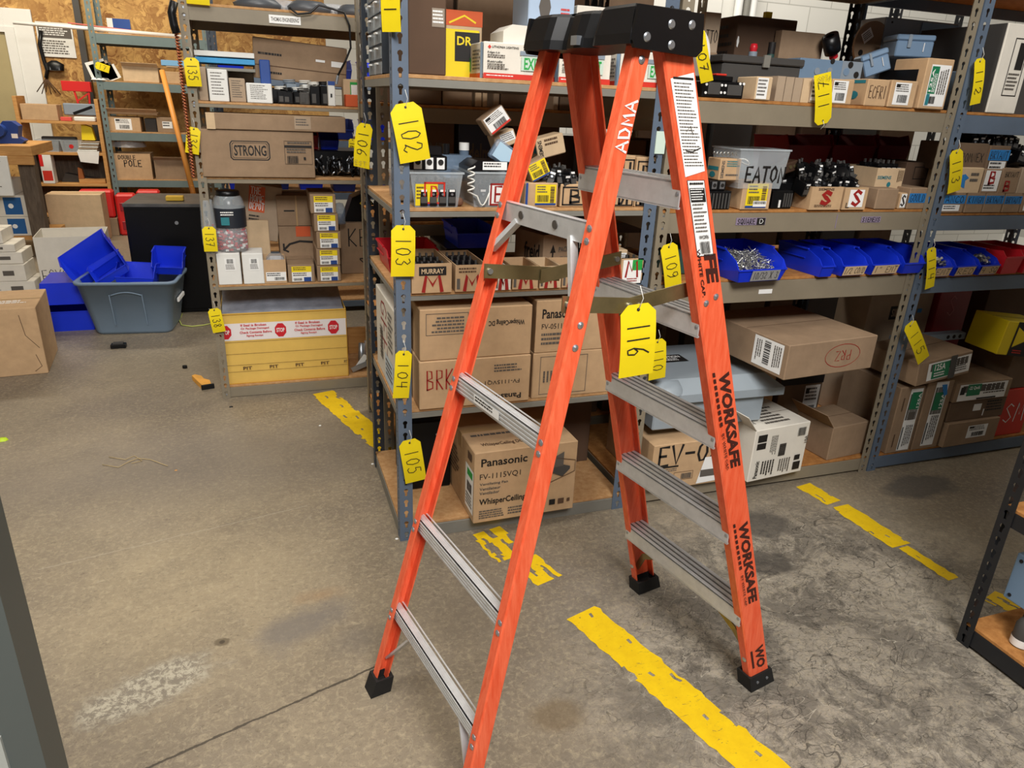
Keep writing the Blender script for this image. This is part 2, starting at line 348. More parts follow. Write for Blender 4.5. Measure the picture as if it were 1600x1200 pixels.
# ------------------------------------------------------------------ cartons
def carton(label, x, y, z, w, d, h, ma=card, rot=(0,0,0), deco=None, name='cardboard_box', cat='box', group=None, op=0, flaps='', tape=False, edge=.003):
    """x,y,z = front left bottom corner; op: open top; flaps: letters f b l r of the lifted flaps"""
    r = thing(name, label, cat, (x, y, z), rot, group); b = MB(); t = .004
    if op:
        b.box(0, w, 0, t, 0, h, ma); b.box(0, w, d-t, d, 0, h, ma); b.box(0, t, t, d-t, 0, h, ma); b.box(w-t, w, t, d-t, 0, h, ma); b.box(t, w-t, t, d-t, 0, t, ma)
    else:
        b.box(0, w, 0, d, 0, h, ma, edge)
        if w > .12 and d > .12: b.box(.002, w-.002, d/2-.0012, d/2+.0012, h-.002, h+.0006, brownink)
    fc = Faces(w, d, h); parts = draw(r, b, fc, deco); b.build('carton', r)
    for pn, mb in parts.items(): mb.build(pn, r)
    if tape and not op:
        m = MB(); m.box(-.0006, w+.0006, d/2-.024, d/2+.024, h-.0002, h+.0012, cartape); m.box(-.0012, .0, d/2-.024, d/2+.024, h-.06, h+.0012, cartape); m.box(w, w+.0012, d/2-.024, d/2+.024, h-.06, h+.0012, cartape); m.build('packing_tape', r)
    for c in flaps:
        m = MB(); L = min(.09, (d if c in 'fb' else w)*.45)
        ang = {'f': 55, 'b': 70, 'l': 50, 'r': 40}[c]; ca, sa = math.cos(math.radians(ang))*L, math.sin(math.radians(ang))*L
        if c == 'f': q = [(0,0,h), (w,0,h), (w,-ca,h+sa*.5), (0,-ca,h+sa*.5)]
        if c == 'b': q = [(0,d,h), (w,d,h), (w,d-.01,h+L), (0,d-.01,h+L)]
        if c == 'l': q = [(0,0,h), (0,d,h), (-ca,d,h+sa), (-ca,0,h+sa)]
        if c == 'r': q = [(w,0,h), (w,d,h), (w+ca,d,h+sa), (w+ca,0,h+sa)]
        qa = [Vector(v) for v in q]; nn = (qa[1]-qa[0]).cross(qa[3]-qa[0]).normalized()*.003
        vv = qa+[v+nn for v in qa]; m.add(vv, [(0,1,2,3),(7,6,5,4),(0,4,5,1),(1,5,6,2),(2,6,7,3),(3,7,4,0)], ma); m.build('flap', r)
    return r
def pbx(pxl, pxr, pyt, Y, z0):
    a = at(pxl, pyt, Y=Y); b = at(pxr, pyt, Y=Y)
    return a.x, b.x-a.x, (a.z+b.z)/2-z0
def cb(label, pxl, pxr, pyt, Y, z0, d, ma=card, **k):
    x, w_, h = pbx(pxl, pxr, pyt, Y, z0)
    return carton(label, x, Y, z0, w_, d, h, ma, **k)
# ------------------------------------------------------------------ shelving
def hole_strip(mb, o, r, u, W, L, pitch, ma, th=.0018):
    """a perforated steel strip with keyhole slots; o corner, r across, u along"""
    o = Vector(o); r = Vector(r); u = Vector(u); n = r.cross(u).normalized()*th; N = int(L/pitch); ph = L/N
    key = [(math.cos(a)*.0088, .0085+math.sin(a)*.0088) for a in [math.radians(q) for q in (-55,-10,35,90,145,190,235)]]+[(-.0042,-.014),(.0042,-.014)]
    for i in range(N):
        z0 = i*ph; c = (W*.5, z0+ph*.5)
        outer = [(0,z0),(W,z0),(W,z0+ph),(0,z0+ph)]; inner = [(c[0]+a, c[1]+b) for a, b in key]
        tri = geometry.tessellate_polygon([[Vector((a,b,0)) for a, b in outer], [Vector((a,b,0)) for a, b in inner[::-1]]])
        P = outer+inner[::-1]; vv = [o+r*a+u*b for a, b in P]; m_ = len(P)
        mb.add(vv+[v+n for v in vv], [tuple(t) for t in tri]+[tuple(k+m_ for k in t[::-1]) for t in tri]+[(4+k, 4+(k+1) % 9, 4+(k+1) % 9+m_, 4+k+m_) for k in range(9)], ma)
    mb.add([o, o+u*L, o+u*L+n, o+n, o+r*W, o+r*W+u*L, o+r*W+u*L+n, o+r*W+n], [(0,1,2,3), (4,7,6,5)], ma)
def post(mb, x, y, sx, sy, ztop, ma, W=.05, F=.04, pitch=.0463):
    """angle post; corner at x,y; web runs sx along x, flange sy along y"""
    hole_strip(mb, (x, y, 0), (sx,0,0), (0,0,1), W, ztop, pitch, ma)
    hole_strip(mb, (x, y, 0), (0,sy,0), (0,0,1), F, ztop, pitch, ma)
def shelf_unit(label, x0, x1, y0, y1, levels, ztop, pm, bm, boards=osbw, rearm=None, leftm=None, W=.05, F=.04, pitch=.0463, name='shelving_unit', strip=.0):
    r = thing(name, label, 'shelving', (x0, y0, 0)); D = y1-y0; L = x1-x0
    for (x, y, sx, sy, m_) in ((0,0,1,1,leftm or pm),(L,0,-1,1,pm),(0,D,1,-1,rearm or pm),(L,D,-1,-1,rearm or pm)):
        b = MB(); post(b, x, y, sx, sy, ztop, m_, W, F, pitch); b.build('post', r)
    for zt, bh in levels:
        b = MB(); bt = .014; zz = zt-.012
        for yy in (0.003, D-.003-bt):
            b.box(W*.3, L-W*.3, yy, yy+bt, zz-bh+.012, zz-.0008, bm, .001)
        for xx in (0.003, L-.003-bt): b.box(xx, xx+bt, .02, D-.02, zz-bh+.012, zz, bm)
        for xx in (W*.55, L-W*.55):
            for zz2 in (zz-.012, zz-bh+.03): b.cyl((xx, .003, zz2), (xx, .0005, zz2), .005, steel, n=8)
        b.build('beam', r)
        b = MB(); b.box(.006, L-.006, .007, D-.007, zt-.012, zt-.0008, boards, .001); b.build('board', r)
    return r
# ------------------------------------------------------------------ floor, walls, ceiling
def floor_material():
    m = bpy.data.materials.new('worn_concrete'); m.use_nodes = True; nt = m.node_tree; N = nt.nodes; L = nt.links; b = N['Principled BSDF']
    tc = N.new('ShaderNodeTexCoord'); P = tc.outputs['Object']
    def noise(sc, det=8, ro=.6, dist=0, vec=None, stretch=None):
        n = N.new('ShaderNodeTexNoise'); n.inputs['Scale'].default_value = sc; n.inputs['Detail'].default_value = det; n.inputs['Roughness'].default_value = ro; n.inputs['Distortion'].default_value = dist
        v = vec or P
        if stretch:
            mp = N.new('ShaderNodeMapping'); mp.inputs['Scale'].default_value = stretch[:3]; mp.inputs['Rotation'].default_value = (0, 0, stretch[3]); L.new(v, mp.inputs[0]); v = mp.outputs[0]
        L.new(v, n.inputs['Vector']); return n.outputs['Fac']
    def ramp(f, a, bb, c0=(0,0,0,1), c1=(1,1,1,1)):
        r = N.new('ShaderNodeValToRGB'); r.color_ramp.elements[0].position = a; r.color_ramp.elements[1].position = bb
        r.color_ramp.elements[0].color = c0; r.color_ramp.elements[1].color = c1; L.new(f, r.inputs[0]); return r.outputs[0]
    def mix(f, a, bb, mode='MIX'):
        x = N.new('ShaderNodeMix'); x.data_type = 'RGBA'; x.blend_type = mode
        if isinstance(f, float): x.inputs[0].default_value = f
        else: L.new(f, x.inputs[0])
        for s_, v in ((6, a), (7, bb)):
            if isinstance(v, tuple): x.inputs[s_].default_value = v
            else: L.new(v, x.inputs[s_])
        return x.outputs[2]
    def math_(op, a, bb=None):
        x = N.new('ShaderNodeMath'); x.operation = op
        for i, v in enumerate((a, bb)):
            if v is None: continue
            if isinstance(v, (int, float)): x.inputs[i].default_value = v
            else: L.new(v, x.inputs[i])
        return x.outputs[0]
    def c(*q): return tuple(lin(v) for v in q)+(1,)
    def place(px, py): q = at(px, py, Z=0); return q.x, q.y
    def mask(x, y, r, soft=.6, sq=(1, 1), nsc=4, namp=.8, rot=0):
        v = N.new('ShaderNodeVectorMath'); v.operation = 'SUBTRACT'; L.new(P, v.inputs[0]); v.inputs[1].default_value = (x, y, 0)
        mp = N.new('ShaderNodeMapping'); mp.vector_type = 'POINT'; mp.inputs['Rotation'].default_value = (0, 0, rot); L.new(v.outputs[0], mp.inputs[0])
        v2 = N.new('ShaderNodeVectorMath'); v2.operation = 'MULTIPLY'; L.new(mp.outputs[0], v2.inputs[0]); v2.inputs[1].default_value = (sq[0], sq[1], 0)
        v3 = N.new('ShaderNodeVectorMath'); v3.operation = 'LENGTH'; L.new(v2.outputs[0], v3.inputs[0])
        d = math_('ADD', v3.outputs['Value'], math_('MULTIPLY', math_('SUBTRACT', noise(nsc, 6, .65), .5), r*namp*1.6))
        k = N.new('ShaderNodeMapRange'); k.inputs[1].default_value = r; k.inputs[2].default_value = r*(1-soft); L.new(d, k.inputs[0]); return k.outputs[0]
    # smooth trowelled ground, warm grey, with slow tone drift along the aisle
    col = ramp(noise(.9, 5, .55, .5), .38, .62, c(118,108,96), c(144,131,110))
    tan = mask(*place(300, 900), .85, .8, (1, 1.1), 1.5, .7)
    col = mix(math_('MULTIPLY', tan, .6), col, c(170,154,124))  # warm tan patch: floor glare put into the colour
    rt = mask(1.75, 1.35, 1.15, .5, (1, 1), 1.2, .5)          # the scuffed bay to the right of the ladder
    col = mix(math_('MULTIPLY', rt, .85), col, c(164,156,142))
    col = mix(math_('MULTIPLY', ramp(noise(2.6, 8, .7, .8), .46, .66), .4), col, c(98,88,76))
    # fine grain
    col = mix(math_('MULTIPLY', ramp(noise(55, 6, .75, .6), .48, .66), .42), col, c(190,176,146))
    col = mix(math_('MULTIPLY', ramp(noise(38, 6, .78, .9, stretch=(1, 2, 1, .5)), .55, .68), .55), col, c(84,74,62))
    col = mix(math_('MULTIPLY', ramp(noise(130, 3, .8), .60, .68), .5), col, c(64,56,48))
    # dark grimy skin broken into flakes over the scuffed bay
    fl = math_('MULTIPLY', ramp(noise(4.2, 12, .8, .7), .47, .54), rt)
    col = mix(math_('MULTIPLY', fl, .62), col, c(92,87,80))
    fl2 = math_('MULTIPLY', ramp(noise(17, 10, .85, .8), .51, .56), rt)
    col = mix(math_('MULTIPLY', fl2, .5), col, c(70,66,60))
    # scratches
    for sc, ang, wdt, amt, cc, everywhere in ((2.3, .9, .006, .7, (58,53,48), .12), (3.4, -.5, .006, .65, (60,55,50), .1), (5.1, 1.9, .006, .7, (54,50,46), .0), (7.3, .2, .007, .6, (58,54,48), .0), (4.4, 2.6, .005, .5, (206,198,180), .25), (9.1, 1.2, .009, .6, (60,56,50), .0)):
        n = noise(sc, 2, .4, 2.2, stretch=(1, 1.8, 1, ang)); d = math_('ABSOLUTE', math_('SUBTRACT', n, .5))
        mk = math_('MULTIPLY', math_('LESS_THAN', d, wdt*.62), ramp(noise(1.9+sc*.3, 4, .6), .42, .5))
        col = mix(math_('MULTIPLY', math_('MULTIPLY', mk, amt), math_('MAXIMUM', rt, everywhere)), col, c(*cc))
    def blob(px, py, r, rgb, amt, sq=(1, 1), soft=.5, nsc=6, namp=.8, rot=0):
        nonlocal col
        col = mix(math_('MULTIPLY', mask(*place(px, py), r, soft, sq, nsc, namp, rot), amt), col, c(*rgb))
    blob(347, 1003, .026, (96,84,66), .8, (1, 1.3), .3, 30, .5); blob(347, 1003, .010, (60,52,42), .8, (1, 1), .3, 30, .5)
    blob(500, 930, .10, (156,112,66), .28, (1, 2), .9, 7, 1.2); blob(470, 980, .22, (108,103,100), .65, (1, 2.2), .6, 5, 1.0, -.5); blob(560, 1000, .16, (100,94,88), .45, (1, 2), .8, 5, 1.1)
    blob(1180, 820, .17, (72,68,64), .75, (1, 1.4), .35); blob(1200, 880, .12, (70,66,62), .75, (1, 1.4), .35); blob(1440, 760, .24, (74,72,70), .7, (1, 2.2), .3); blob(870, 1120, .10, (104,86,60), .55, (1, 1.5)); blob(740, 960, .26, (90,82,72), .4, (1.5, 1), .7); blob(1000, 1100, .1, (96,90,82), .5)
    blob(620, 560, .5, (96,90,84), .35, (1, 1), .8, 3); blob(300, 720, .8, (112,104,96), .5, (.6, 1.6), .7, 3)
    # paint-pale crazed patch near the left post
    pp = mask(*place(230, 1075), .24, .5, (1, 2.4), 7, 1.1, -.35); cz = ramp(noise(40, 10, .85, .5), .48, .53)
    col = mix(math_('MULTIPLY', pp, .7), col, c(120,114,104)); col = mix(math_('MULTIPLY', math_('MULTIPLY', pp, cz), .6), col, c(206,198,176))
    # saw-cut joints
    for p, q in (((230,1200),(590,1040)), ((60,890),(480,790)), ((1050,1115),(900,960))):
        a, bb = at(*p, Z=0), at(*q, Z=0); d = (bb-a).normalized(); nn = Vector((-d.y, d.x, 0))
        v = N.new('ShaderNodeVectorMath'); v.operation = 'DOT_PRODUCT'; L.new(P, v.inputs[0]); v.inputs[1].default_value = nn
        x = math_('SUBTRACT', v.outputs['Value'], nn.dot(a)); x = math_('ADD', x, math_('MULTIPLY', math_('SUBTRACT', noise(16, 5, .7), .5), .022))
        first = p[0] == 230
        v2 = N.new('ShaderNodeVectorMath'); v2.operation = 'DOT_PRODUCT'; L.new(P, v2.inputs[0]); v2.inputs[1].default_value = d
        al = v2.outputs['Value']; mk = math_('MULTIPLY', math_('LESS_THAN', al, d.dot(bb)), math_('GREATER_THAN', al, d.dot(a)-(.8 if first else 0)))
        lm = math_('MULTIPLY', math_('LESS_THAN', math_('ABSOLUTE', x), .0038 if first else .0022), mk)
        col = mix(math_('MULTIPLY', lm, .8 if first else .4), col, c(52,46,40) if first else c(186,178,160))
        pass
    hs = N.new('ShaderNodeHueSaturation'); L.new(col, hs.inputs['Color']); hs.inputs['Value'].default_value = .98; hs.inputs['Saturation'].default_value = 1.0
    L.new(hs.outputs[0], b.inputs['Base Color'])
    ro = N.new('ShaderNodeMapRange'); L.new(noise(2.6, 6, .6), ro.inputs[0]); ro.inputs[3].default_value = .34; ro.inputs[4].default_value = .62; L.new(ro.outputs[0], b.inputs['Roughness'])
    bp = N.new('ShaderNodeBump'); bp.inputs['Strength'].default_value = .25; bp.inputs['Distance'].default_value = .003; L.new(noise(30, 8, .7), bp.inputs['Height']); L.new(bp.outputs[0], b.inputs['Normal'])
    return m
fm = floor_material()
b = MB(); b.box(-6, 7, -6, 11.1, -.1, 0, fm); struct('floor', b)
def osb_material():
    m = bpy.data.materials.new('osb_panel'); m.use_nodes = True; nt = m.node_tree; N = nt.nodes; L = nt.links; bs = N['Principled BSDF']
    tc = N.new('ShaderNodeTexCoord'); v = N.new('ShaderNodeTexVoronoi'); v.inputs['Scale'].default_value = 9
    nz = N.new('ShaderNodeTexNoise'); nz.inputs['Scale'].default_value = 7; nz.inputs['Detail'].default_value = 6; nz.inputs['Distortion'].default_value = 2.5
    ad = N.new('ShaderNodeMix'); ad.data_type = 'RGBA'; ad.inputs[0].default_value = .35; L.new(tc.outputs['Object'], ad.inputs[6]); L.new(nz.outputs['Color'], ad.inputs[7]); L.new(ad.outputs[2], v.inputs['Vector']); L.new(tc.outputs['Object'], nz.inputs['Vector'])
    r = N.new('ShaderNodeValToRGB'); r.color_ramp.elements[0].color = (lin(140), lin(92), lin(44), 1); r.color_ramp.elements[1].color = (lin(214), lin(170), lin(102), 1)
    mx = N.new('ShaderNodeMix'); mx.data_type = 'RGBA'; mx.inputs[0].default_value = .5; L.new(v.outputs['Color'], mx.inputs[6]); L.new(nz.outputs['Fac'], mx.inputs[7])
    L.new(mx.outputs[2], r.inputs[0]); r.color_ramp.elements[0].position = .25; r.color_ramp.elements[1].position = .72; L.new(r.outputs[0], bs.inputs['Base Color']); bs.inputs['Roughness'].default_value = .75
    return m
osb = osb_material()
blockw = bpy.data.materials.new('painted_block'); blockw.use_nodes = True
nt = blockw.node_tree; bk = nt.nodes.new('ShaderNodeTexBrick'); tc = nt.nodes.new('ShaderNodeTexCoord'); mp = nt.nodes.new('ShaderNodeMapping'); mp.inputs['Rotation'].default_value = (PI/2, 0, 0)
bk.inputs['Color1'].default_value = (.66, .65, .60, 1); bk.inputs['Color2'].default_value = (.72, .71, .66, 1); bk.inputs['Mortar'].default_value = (.45, .44, .40, 1)
bk.inputs['Scale'].default_value = 1; bk.inputs['Brick Width'].default_value = .4; bk.inputs['Row Height'].default_value = .2; bk.inputs['Mortar Size'].default_value = .004
nt.links.new(tc.outputs['Object'], mp.inputs[0]); nt.links.new(mp.outputs[0], bk.inputs['Vector']); nt.links.new(bk.outputs['Color'], nt.nodes['Principled BSDF'].inputs['Base Color'])
b = MB(); b.box(-6, 1.0, 10.8, 10.95, 0, 4.6, osb); struct('wall_back', b)
b = MB(); b.box(1.55, 7, 5.2, 5.35, 0, 4.6, blockw); struct('wall_right', b)
b = MB(); b.box(1.0, 7, 10.8, 10.95, 0, 4.6, blockw); struct('wall_far', b)
b = MB(); b.box(-6.1, -6, -6, 11, 0, 4.6, blockw); struct('wall_left', b)
ceil = mat('ceiling_white', (200, 200, 196), .9)
b = MB(); b.box(-6.1, 7.1, -6, 11.1, 4.6, 4.7, ceil); struct('ceiling', b)
b = MB(); b.box(7, 7.1, -6, 11.1, 0, 4.6, blockw); struct('wall_side', b)
# conduit bundle on the block wall
for i, px in enumerate((1154, 1166, 1176)):
    p = at(px, 20, Y=5.15); b = MB(); b.cyl((p.x, 5.16, .0), (p.x, 5.16, 4.58), .03, white if i != 1 else ggrey); b.cyl((p.x, 5.16, 1.2), (p.x, 5.16, 1.24), .036, steel)
    tag_(b.build('wall_conduit'), ['white vertical pipe on the block wall, leftmost of three', 'grey vertical pipe on the block wall between two white ones', 'white vertical pipe on the block wall, rightmost of three'][i], 'pipe', 'pipes running up the white block wall')
# window in the OSB wall
wp = [at(*q, Y=10.8) for q in ((25, 30), (45, 15), (25, 160), (68, 165))]
xr = wp[1].x+.02; zt = wp[1].z
frw = mat('window_frame_white', (232, 232, 228), .5, var=.03, scale=8); blind = mat('window_blind_beige', (176, 162, 122), .35, var=.08, scale=2)
r = bpy.data.objects.new('window_1', None); C.objects.link(r); r['kind'] = 'structure'; r.location = (xr, 10.8, 0)
b = MB(); b.box(-.30, 0, -.04, 0, .9, zt, frw, .004); b.box(-1.7, -.30, -.04, 0, zt-.24, zt, frw, .004); b.box(-.30, -.20, -.055, -.04, .9, zt-.2, frw); b.box(-1.7, -.30, -.055, -.04, zt-.26, zt-.2, frw); b.box(-1.7, 0, -.06, 0, .86, .9, frw); b.build('window_frame', r)
b = MB(); b.box(-1.7, -.29, -.02, -.01, .9, zt-.23, blind); b.build('window_pane', r)
# yellow floor tape: worn, with bites out of its edge
def tape_strip(label, p, q, wd, seed, keep=.9, group='yellow floor marking tape'):
    p = Vector(p); q = Vector(q); d = (q-p); L = d.length; d.normalize(); n = Vector((-d.y, d.x, 0)); rr = random.Random(seed); b = MB(); N = int(L/.02); ph = rr.random()*9
    def ed(i, s): return wd/2*s + (math.sin(i*.9+ph+s)+math.sin(i*2.3+ph*2))*.0025 + rr.uniform(-.003, .003)
    cols = 12; prev = [ed(0, -1), ed(0, 1)]
    for i in range(N):
        nxt = [ed(i+1, -1), ed(i+1, 1)]
        for k in range(cols):
            f = k/cols; g = (k+1)/cols
            hole = math.sin(i*.55+k*.9+ph)+math.sin(i*.21-k*1.3+ph*3)+math.sin(k*2.1+i*1.1)*.6
            edge = (k in (0, cols-1)); th = 2.3*keep+(0 if not edge else -.8)
            if hole > th: continue
            vv = []
            for (ii, e, ff) in ((i, prev, f), (i+1, nxt, f), (i+1, nxt, g), (i, prev, g)):
                vv.append(p+d*(ii*L/N)+n*(e[0]+(e[1]-e[0])*ff)+Vector((0, 0, .0012)))
            b.add(vv, [(0, 3, 2, 1)], tapem)
        prev = nxt
    return tag_(b.build('floor_tape'), label, 'tape', group)
tapem = mat('floor_tape_yellow', (234, 198, 20), .5, rgb2=(222, 182, 18), scale=20)
_n = tapem.node_tree; _c = _n.nodes.new('ShaderNodeTexCoord'); _m = _n.nodes.new('ShaderNodeMapping'); _m.inputs['Scale'].default_value = (1, 3.2, 1); _m.inputs['Rotation'].default_value = (0, 0, .9)
_z = _n.nodes.new('ShaderNodeTexNoise'); _z.inputs['Scale'].default_value = 30; _z.inputs['Detail'].default_value = 9; _z.inputs['Roughness'].default_value = .75; _z.inputs['Distortion'].default_value = 1.5
_r = _n.nodes.new('ShaderNodeValToRGB'); _r.color_ramp.elements[0].position = .60; _r.color_ramp.elements[1].position = .66; _x = _n.nodes.new('ShaderNodeMix'); _x.data_type = 'RGBA'; _x.inputs[7].default_value = (.10, .08, .05, 1)
_b = _n.nodes['Principled BSDF']; _old = _b.inputs['Base Color'].links[0].from_socket
_n.links.new(_c.outputs['Object'], _m.inputs[0]); _n.links.new(_m.outputs[0], _z.inputs['Vector']); _n.links.new(_z.outputs['Fac'], _r.inputs[0]); _n.links.new(_r.outputs[0], _x.inputs[0]); _n.links.new(_old, _x.inputs[6]); _n.links.new(_x.outputs[2], _b.inputs['Base Color'])
def lx(y): return 1.13-.306*(y-1.06)
tape_strip('long yellow tape strip on the floor under the stepladder', (lx(.3), .3, 0), (lx(1.76), 1.76, 0), .125, 1, 1.0)
tape_strip('broken piece of yellow tape beside the ladder rail, before the long strip', (lx(1.95)+.02, 1.95, 0), (lx(2.1)+.02, 2.1, 0), .11, 5, .5)
tape_strip('badly worn yellow tape scraps in front of the blue-grey shelf', (lx(2.13), 2.12, 0), (lx(2.3)+.0, 2.32, 0), .15, 9, .2)
tape_strip('yellow tape strip between the tan shelving and the blue-grey shelving', (lx(3.05), 3.05, 0), (lx(3.94), 3.93, 0), .13, 12, .9)
tape_strip('yellow tape strip at the right, before the white carton', (2.335, 1.78, 0), (2.315, 2.10, 0), .10, 15, 1.0)
tape_strip('narrow tail end of the right yellow tape strip', (2.352, 1.55, 0), (2.335, 1.77, 0), .055, 17, 1.1)
tape_strip('short yellow tape piece under the tan shelf edge at the right', (2.31, 2.13, 0), (2.28, 2.30, 0), .09, 19, .8)
tape_strip('yellow tape scrap seen behind the dark rack at lower right', (2.44, 1.30, 0), (2.40, 1.44, 0), .10, 22, .6)
# ------------------------------------------------------------------ the stepladder
ZT = 1.62
LAD = thing('step_ladder', 'orange fibreglass stepladder standing open in front of the shelves', 'ladder', (.5747, 1.4325, 0), (0, 0, -1.3602))
def RV(z): return .6887+(.1892-.6887)*z/ZT
def LV(z): return -(.3204-.3836*z/ZT)
def RW(z): return .2746-.1042*z/ZT
def rail(side, e):
    b = MB(); V = RV if side > 0 else LV; dp = (.0804 if side > 0 else .054); fl = .0287; t = .0045; zs = [.035, 1.735]; rings = []
    for z in zs:
        w_ = RW(z); v = V(z)
        if side < 0: dpz = .0401+.0
        else: dpz = dp
        h = dpz/2
        prof = [(w_-fl, -h), (w_-.004, -h), (w_, -h+.004), (w_, h-.004), (w_-.004, h), (w_-fl, h), (w_-fl, h-t), (w_-t-.002, h-t), (w_-t, h-t-.002), (w_-t, -h+t+.002), (w_-t-.002, -h+t), (w_-fl, -h+t)]
        rings.append([(u*e, v+vv, z) for u, vv in prof])
    n = len(rings[0]); fs = [(i, (i+1) % n, (i+1) % n+n, i+n) for i in range(n)]
    if e < 0: fs = [f[::-1] for f in fs]
    b.add(rings[0]+rings[1], fs, orange); b.add(rings[0]+rings[1], [tuple(range(n)), tuple(range(2*n-1, n-1, -1))], orange)
    o = b.build('side_rail', LAD); o['label'] = ['rear left', 'rear near', 'front far', 'front near'][(side > 0)*2+(e > 0)]+' orange rail'
    # rubber foot
    f = MB(); z0, z1 = 0.0, .055; h = (.0804 if side > 0 else .0401)/2+.006
    vv = []
    for z, g in ((0, .004), (z1, 0)):
        w_ = RW(z); v = V(z)
        vv += [((w_+.006)*e, v-h-g, z), ((w_+.006)*e, v+h+g, z), ((w_-.046)*e, v+h+g, z), ((w_-.046)*e, v-h-g, z)]
    f.add(vv, [(3,2,1,0), (0,1,5,4), (2,3,7,6)], blackr)
    vi = [((RW(z1)-.006)*e, V(z1)-h+.008, z1), ((RW(z1)-.006)*e, V(z1)+h-.008, z1), ((RW(z1)-.04)*e, V(z1)+h-.008, z1), ((RW(z1)-.04)*e, V(z1)-h+.008, z1)]
    f.add(vv[4:]+vi+[(p[0], p[1], .03) for p in vi], [(0,1,5,4), (1,2,6,5), (2,3,7,6), (3,0,4,7), (4,5,9,8), (5,6,10,9), (6,7,11,10), (7,4,8,11), (8,9,10,11)], blackr)
    f.add(vv, [(1,2,6,5), (3,0,4,7)], blackr)
    for q in (-.02, .02): f.cyl(((RW(.03)+.0055)*e, V(.03)+q, .03), ((RW(.03)+.009)*e, V(.03)+q, .03), .0045, steel, n=8)
    f.build('rubber_foot', o)
    return o
rails = {(s_, e): rail(s_, e) for s_ in (-1, 1) for e in (-1, 1)}
def rivet(o, side, e, z, v, flange=False):
    V = RV if side > 0 else LV; b = MB()
    if flange:
        h = (.0804 if side > 0 else .0401)/2; u = (RW(z)-.014)*e; p = Vector((u, V(z)-h, z)); d = Vector((0, -1, 0))
    else:
        p = Vector((RW(z)*e, V(z)+v, z)); d = Vector((e, 0, 0))
    b.cyl(p, p+d*.0015, .0075, steel, n=12, caps=False); b.cyl(p+d*.0014, p+d*.004, .0075, steel, r2=.003, n=12); b.build('rivet', o)
for (s_, e), o in rails.items():
    if s_ > 0:
        for i in range(5): rivet(o, s_, e, .2969+.29*i-.024, 0, True)
        rivet(o, s_, e, 1.20, -.016); rivet(o, s_, e, 1.212, .016); rivet(o, s_, e, .115, 0, True)
    else:
        for z in (.2811, .5581, .9576, 1.3817): rivet(o, s_, e, z-.008, 0, True); rivet(o, s_, e, z-.032, 0, True)
        rivet(o, s_, e, 1.676, .0); rivet(o, s_, e, 1.19, .0); rivet(o, s_, e, 1.145, .0)
# treads (front section)
for i in range(5):
    z = .2969+.29*i; w_ = RW(z)-.0052; v = RV(z); b = MB(); h = .0804/2-.0048
    hh = .045 if i < 4 else .052
    b.box(-w_, w_, v-h, v-h+.003, z-hh, z, alu); b.box(-w_, w_, v+h-.003, v+h, z-hh, z, alu); b.box(-w_, w_, v-h, v+h, z-.003, z, alu)
    b.box(-w_, w_, v-h, v-h+.006, z-hh-.002, z-hh+.002, alu)
    for k in range(4):
        c = v-h+.0075+k*(2*h-.015)/3
        b.box(-w_, w_, c-.0056, c+.0056, z, z+.003, alu); b.box(-w_, w_, c+.0056, c+.0125, z, z+.0006, aludark) if k < 3 else None
        b.box(-w_, w_, c-.0008, c+.0008, z+.0024, z+.0027, aludark)
    b.build('tread', LAD)
# horizontals (rear section)
for k, z in enumerate((.2811, .5581, .9576, 1.3817)):
    w_ = RW(z)-.0052; v = LV(z); b = MB(); h = .0401/2-.0080
    b.box(-w_, w_, v-h-.003, v-h, z-.042, z, alu); b.box(-w_, w_, v-h-.003, v+h-.005, z-.003, z, alu)
    if k < 3:
        for q in (-.036, -.026, -.016, -.006): b.box(-w_, w_, v-h-.0045, v-h-.003, z+q-.0022, z+q+.0022, alu)
        for q in (.004, .014, .024): b.box(-w_, w_, v-h+q, v-h+q+.004, z, z+.0014, alu)
    else:
        for u in (-.09, .045): b.cyl((u, v-h-.003, z-.02), (u, v-h-.0055, z-.02), .009, aludark, n=14)
    o = b.build('rear_rung', LAD)
    if k == 2:
        f = Face((-.10, v-h-.0045, z-.034), (1, 0, 0), (0, 0, 1), .12, .022); m = MB(); f.rect(m, 0, 0, 1, 1, labelw); f.lines(m, .05, .15, .95, .85, 2, ink); m.build('sticker', o)
# braces
for e, zz in ((-1, 1.27), (1, 1.20)):
    b = MB(); b.bar((e*(RW(z)-.075) if e < 0 else .1, LV(1.36)-.004, 1.345), (e*(RW(zz)-.012), LV(zz)-.010, zz), .018, .012, alu, up=(0, 1, 0)); b.build('top_brace', LAD)
for e in (-1, 1):
    b = MB(); b.bar((e*(.27-.13), LV(.25)+.005, .25), (e*(RW(.10)-.012), LV(.10)+.012, .10), .018, .006, alu, up=(0, 1, 0)); b.build('rear_foot_brace', LAD)
    b = MB(); q = [Vector((e*.02, RV(.24)-.020, .244)), Vector((e*.13, RV(.235)-.020, .236)), Vector((e*.20, RV(.2)-.018, .19)), Vector((e*(RW(.10)-.010), RV(.10)-.016, .10))]
    for i in range(3): b.bar(q[i], q[i+1]+(q[i+1]-q[i]).normalized()*.003, .004, .020, brass, up=(0, 1, 0))
    b.build('front_foot_brace', LAD)
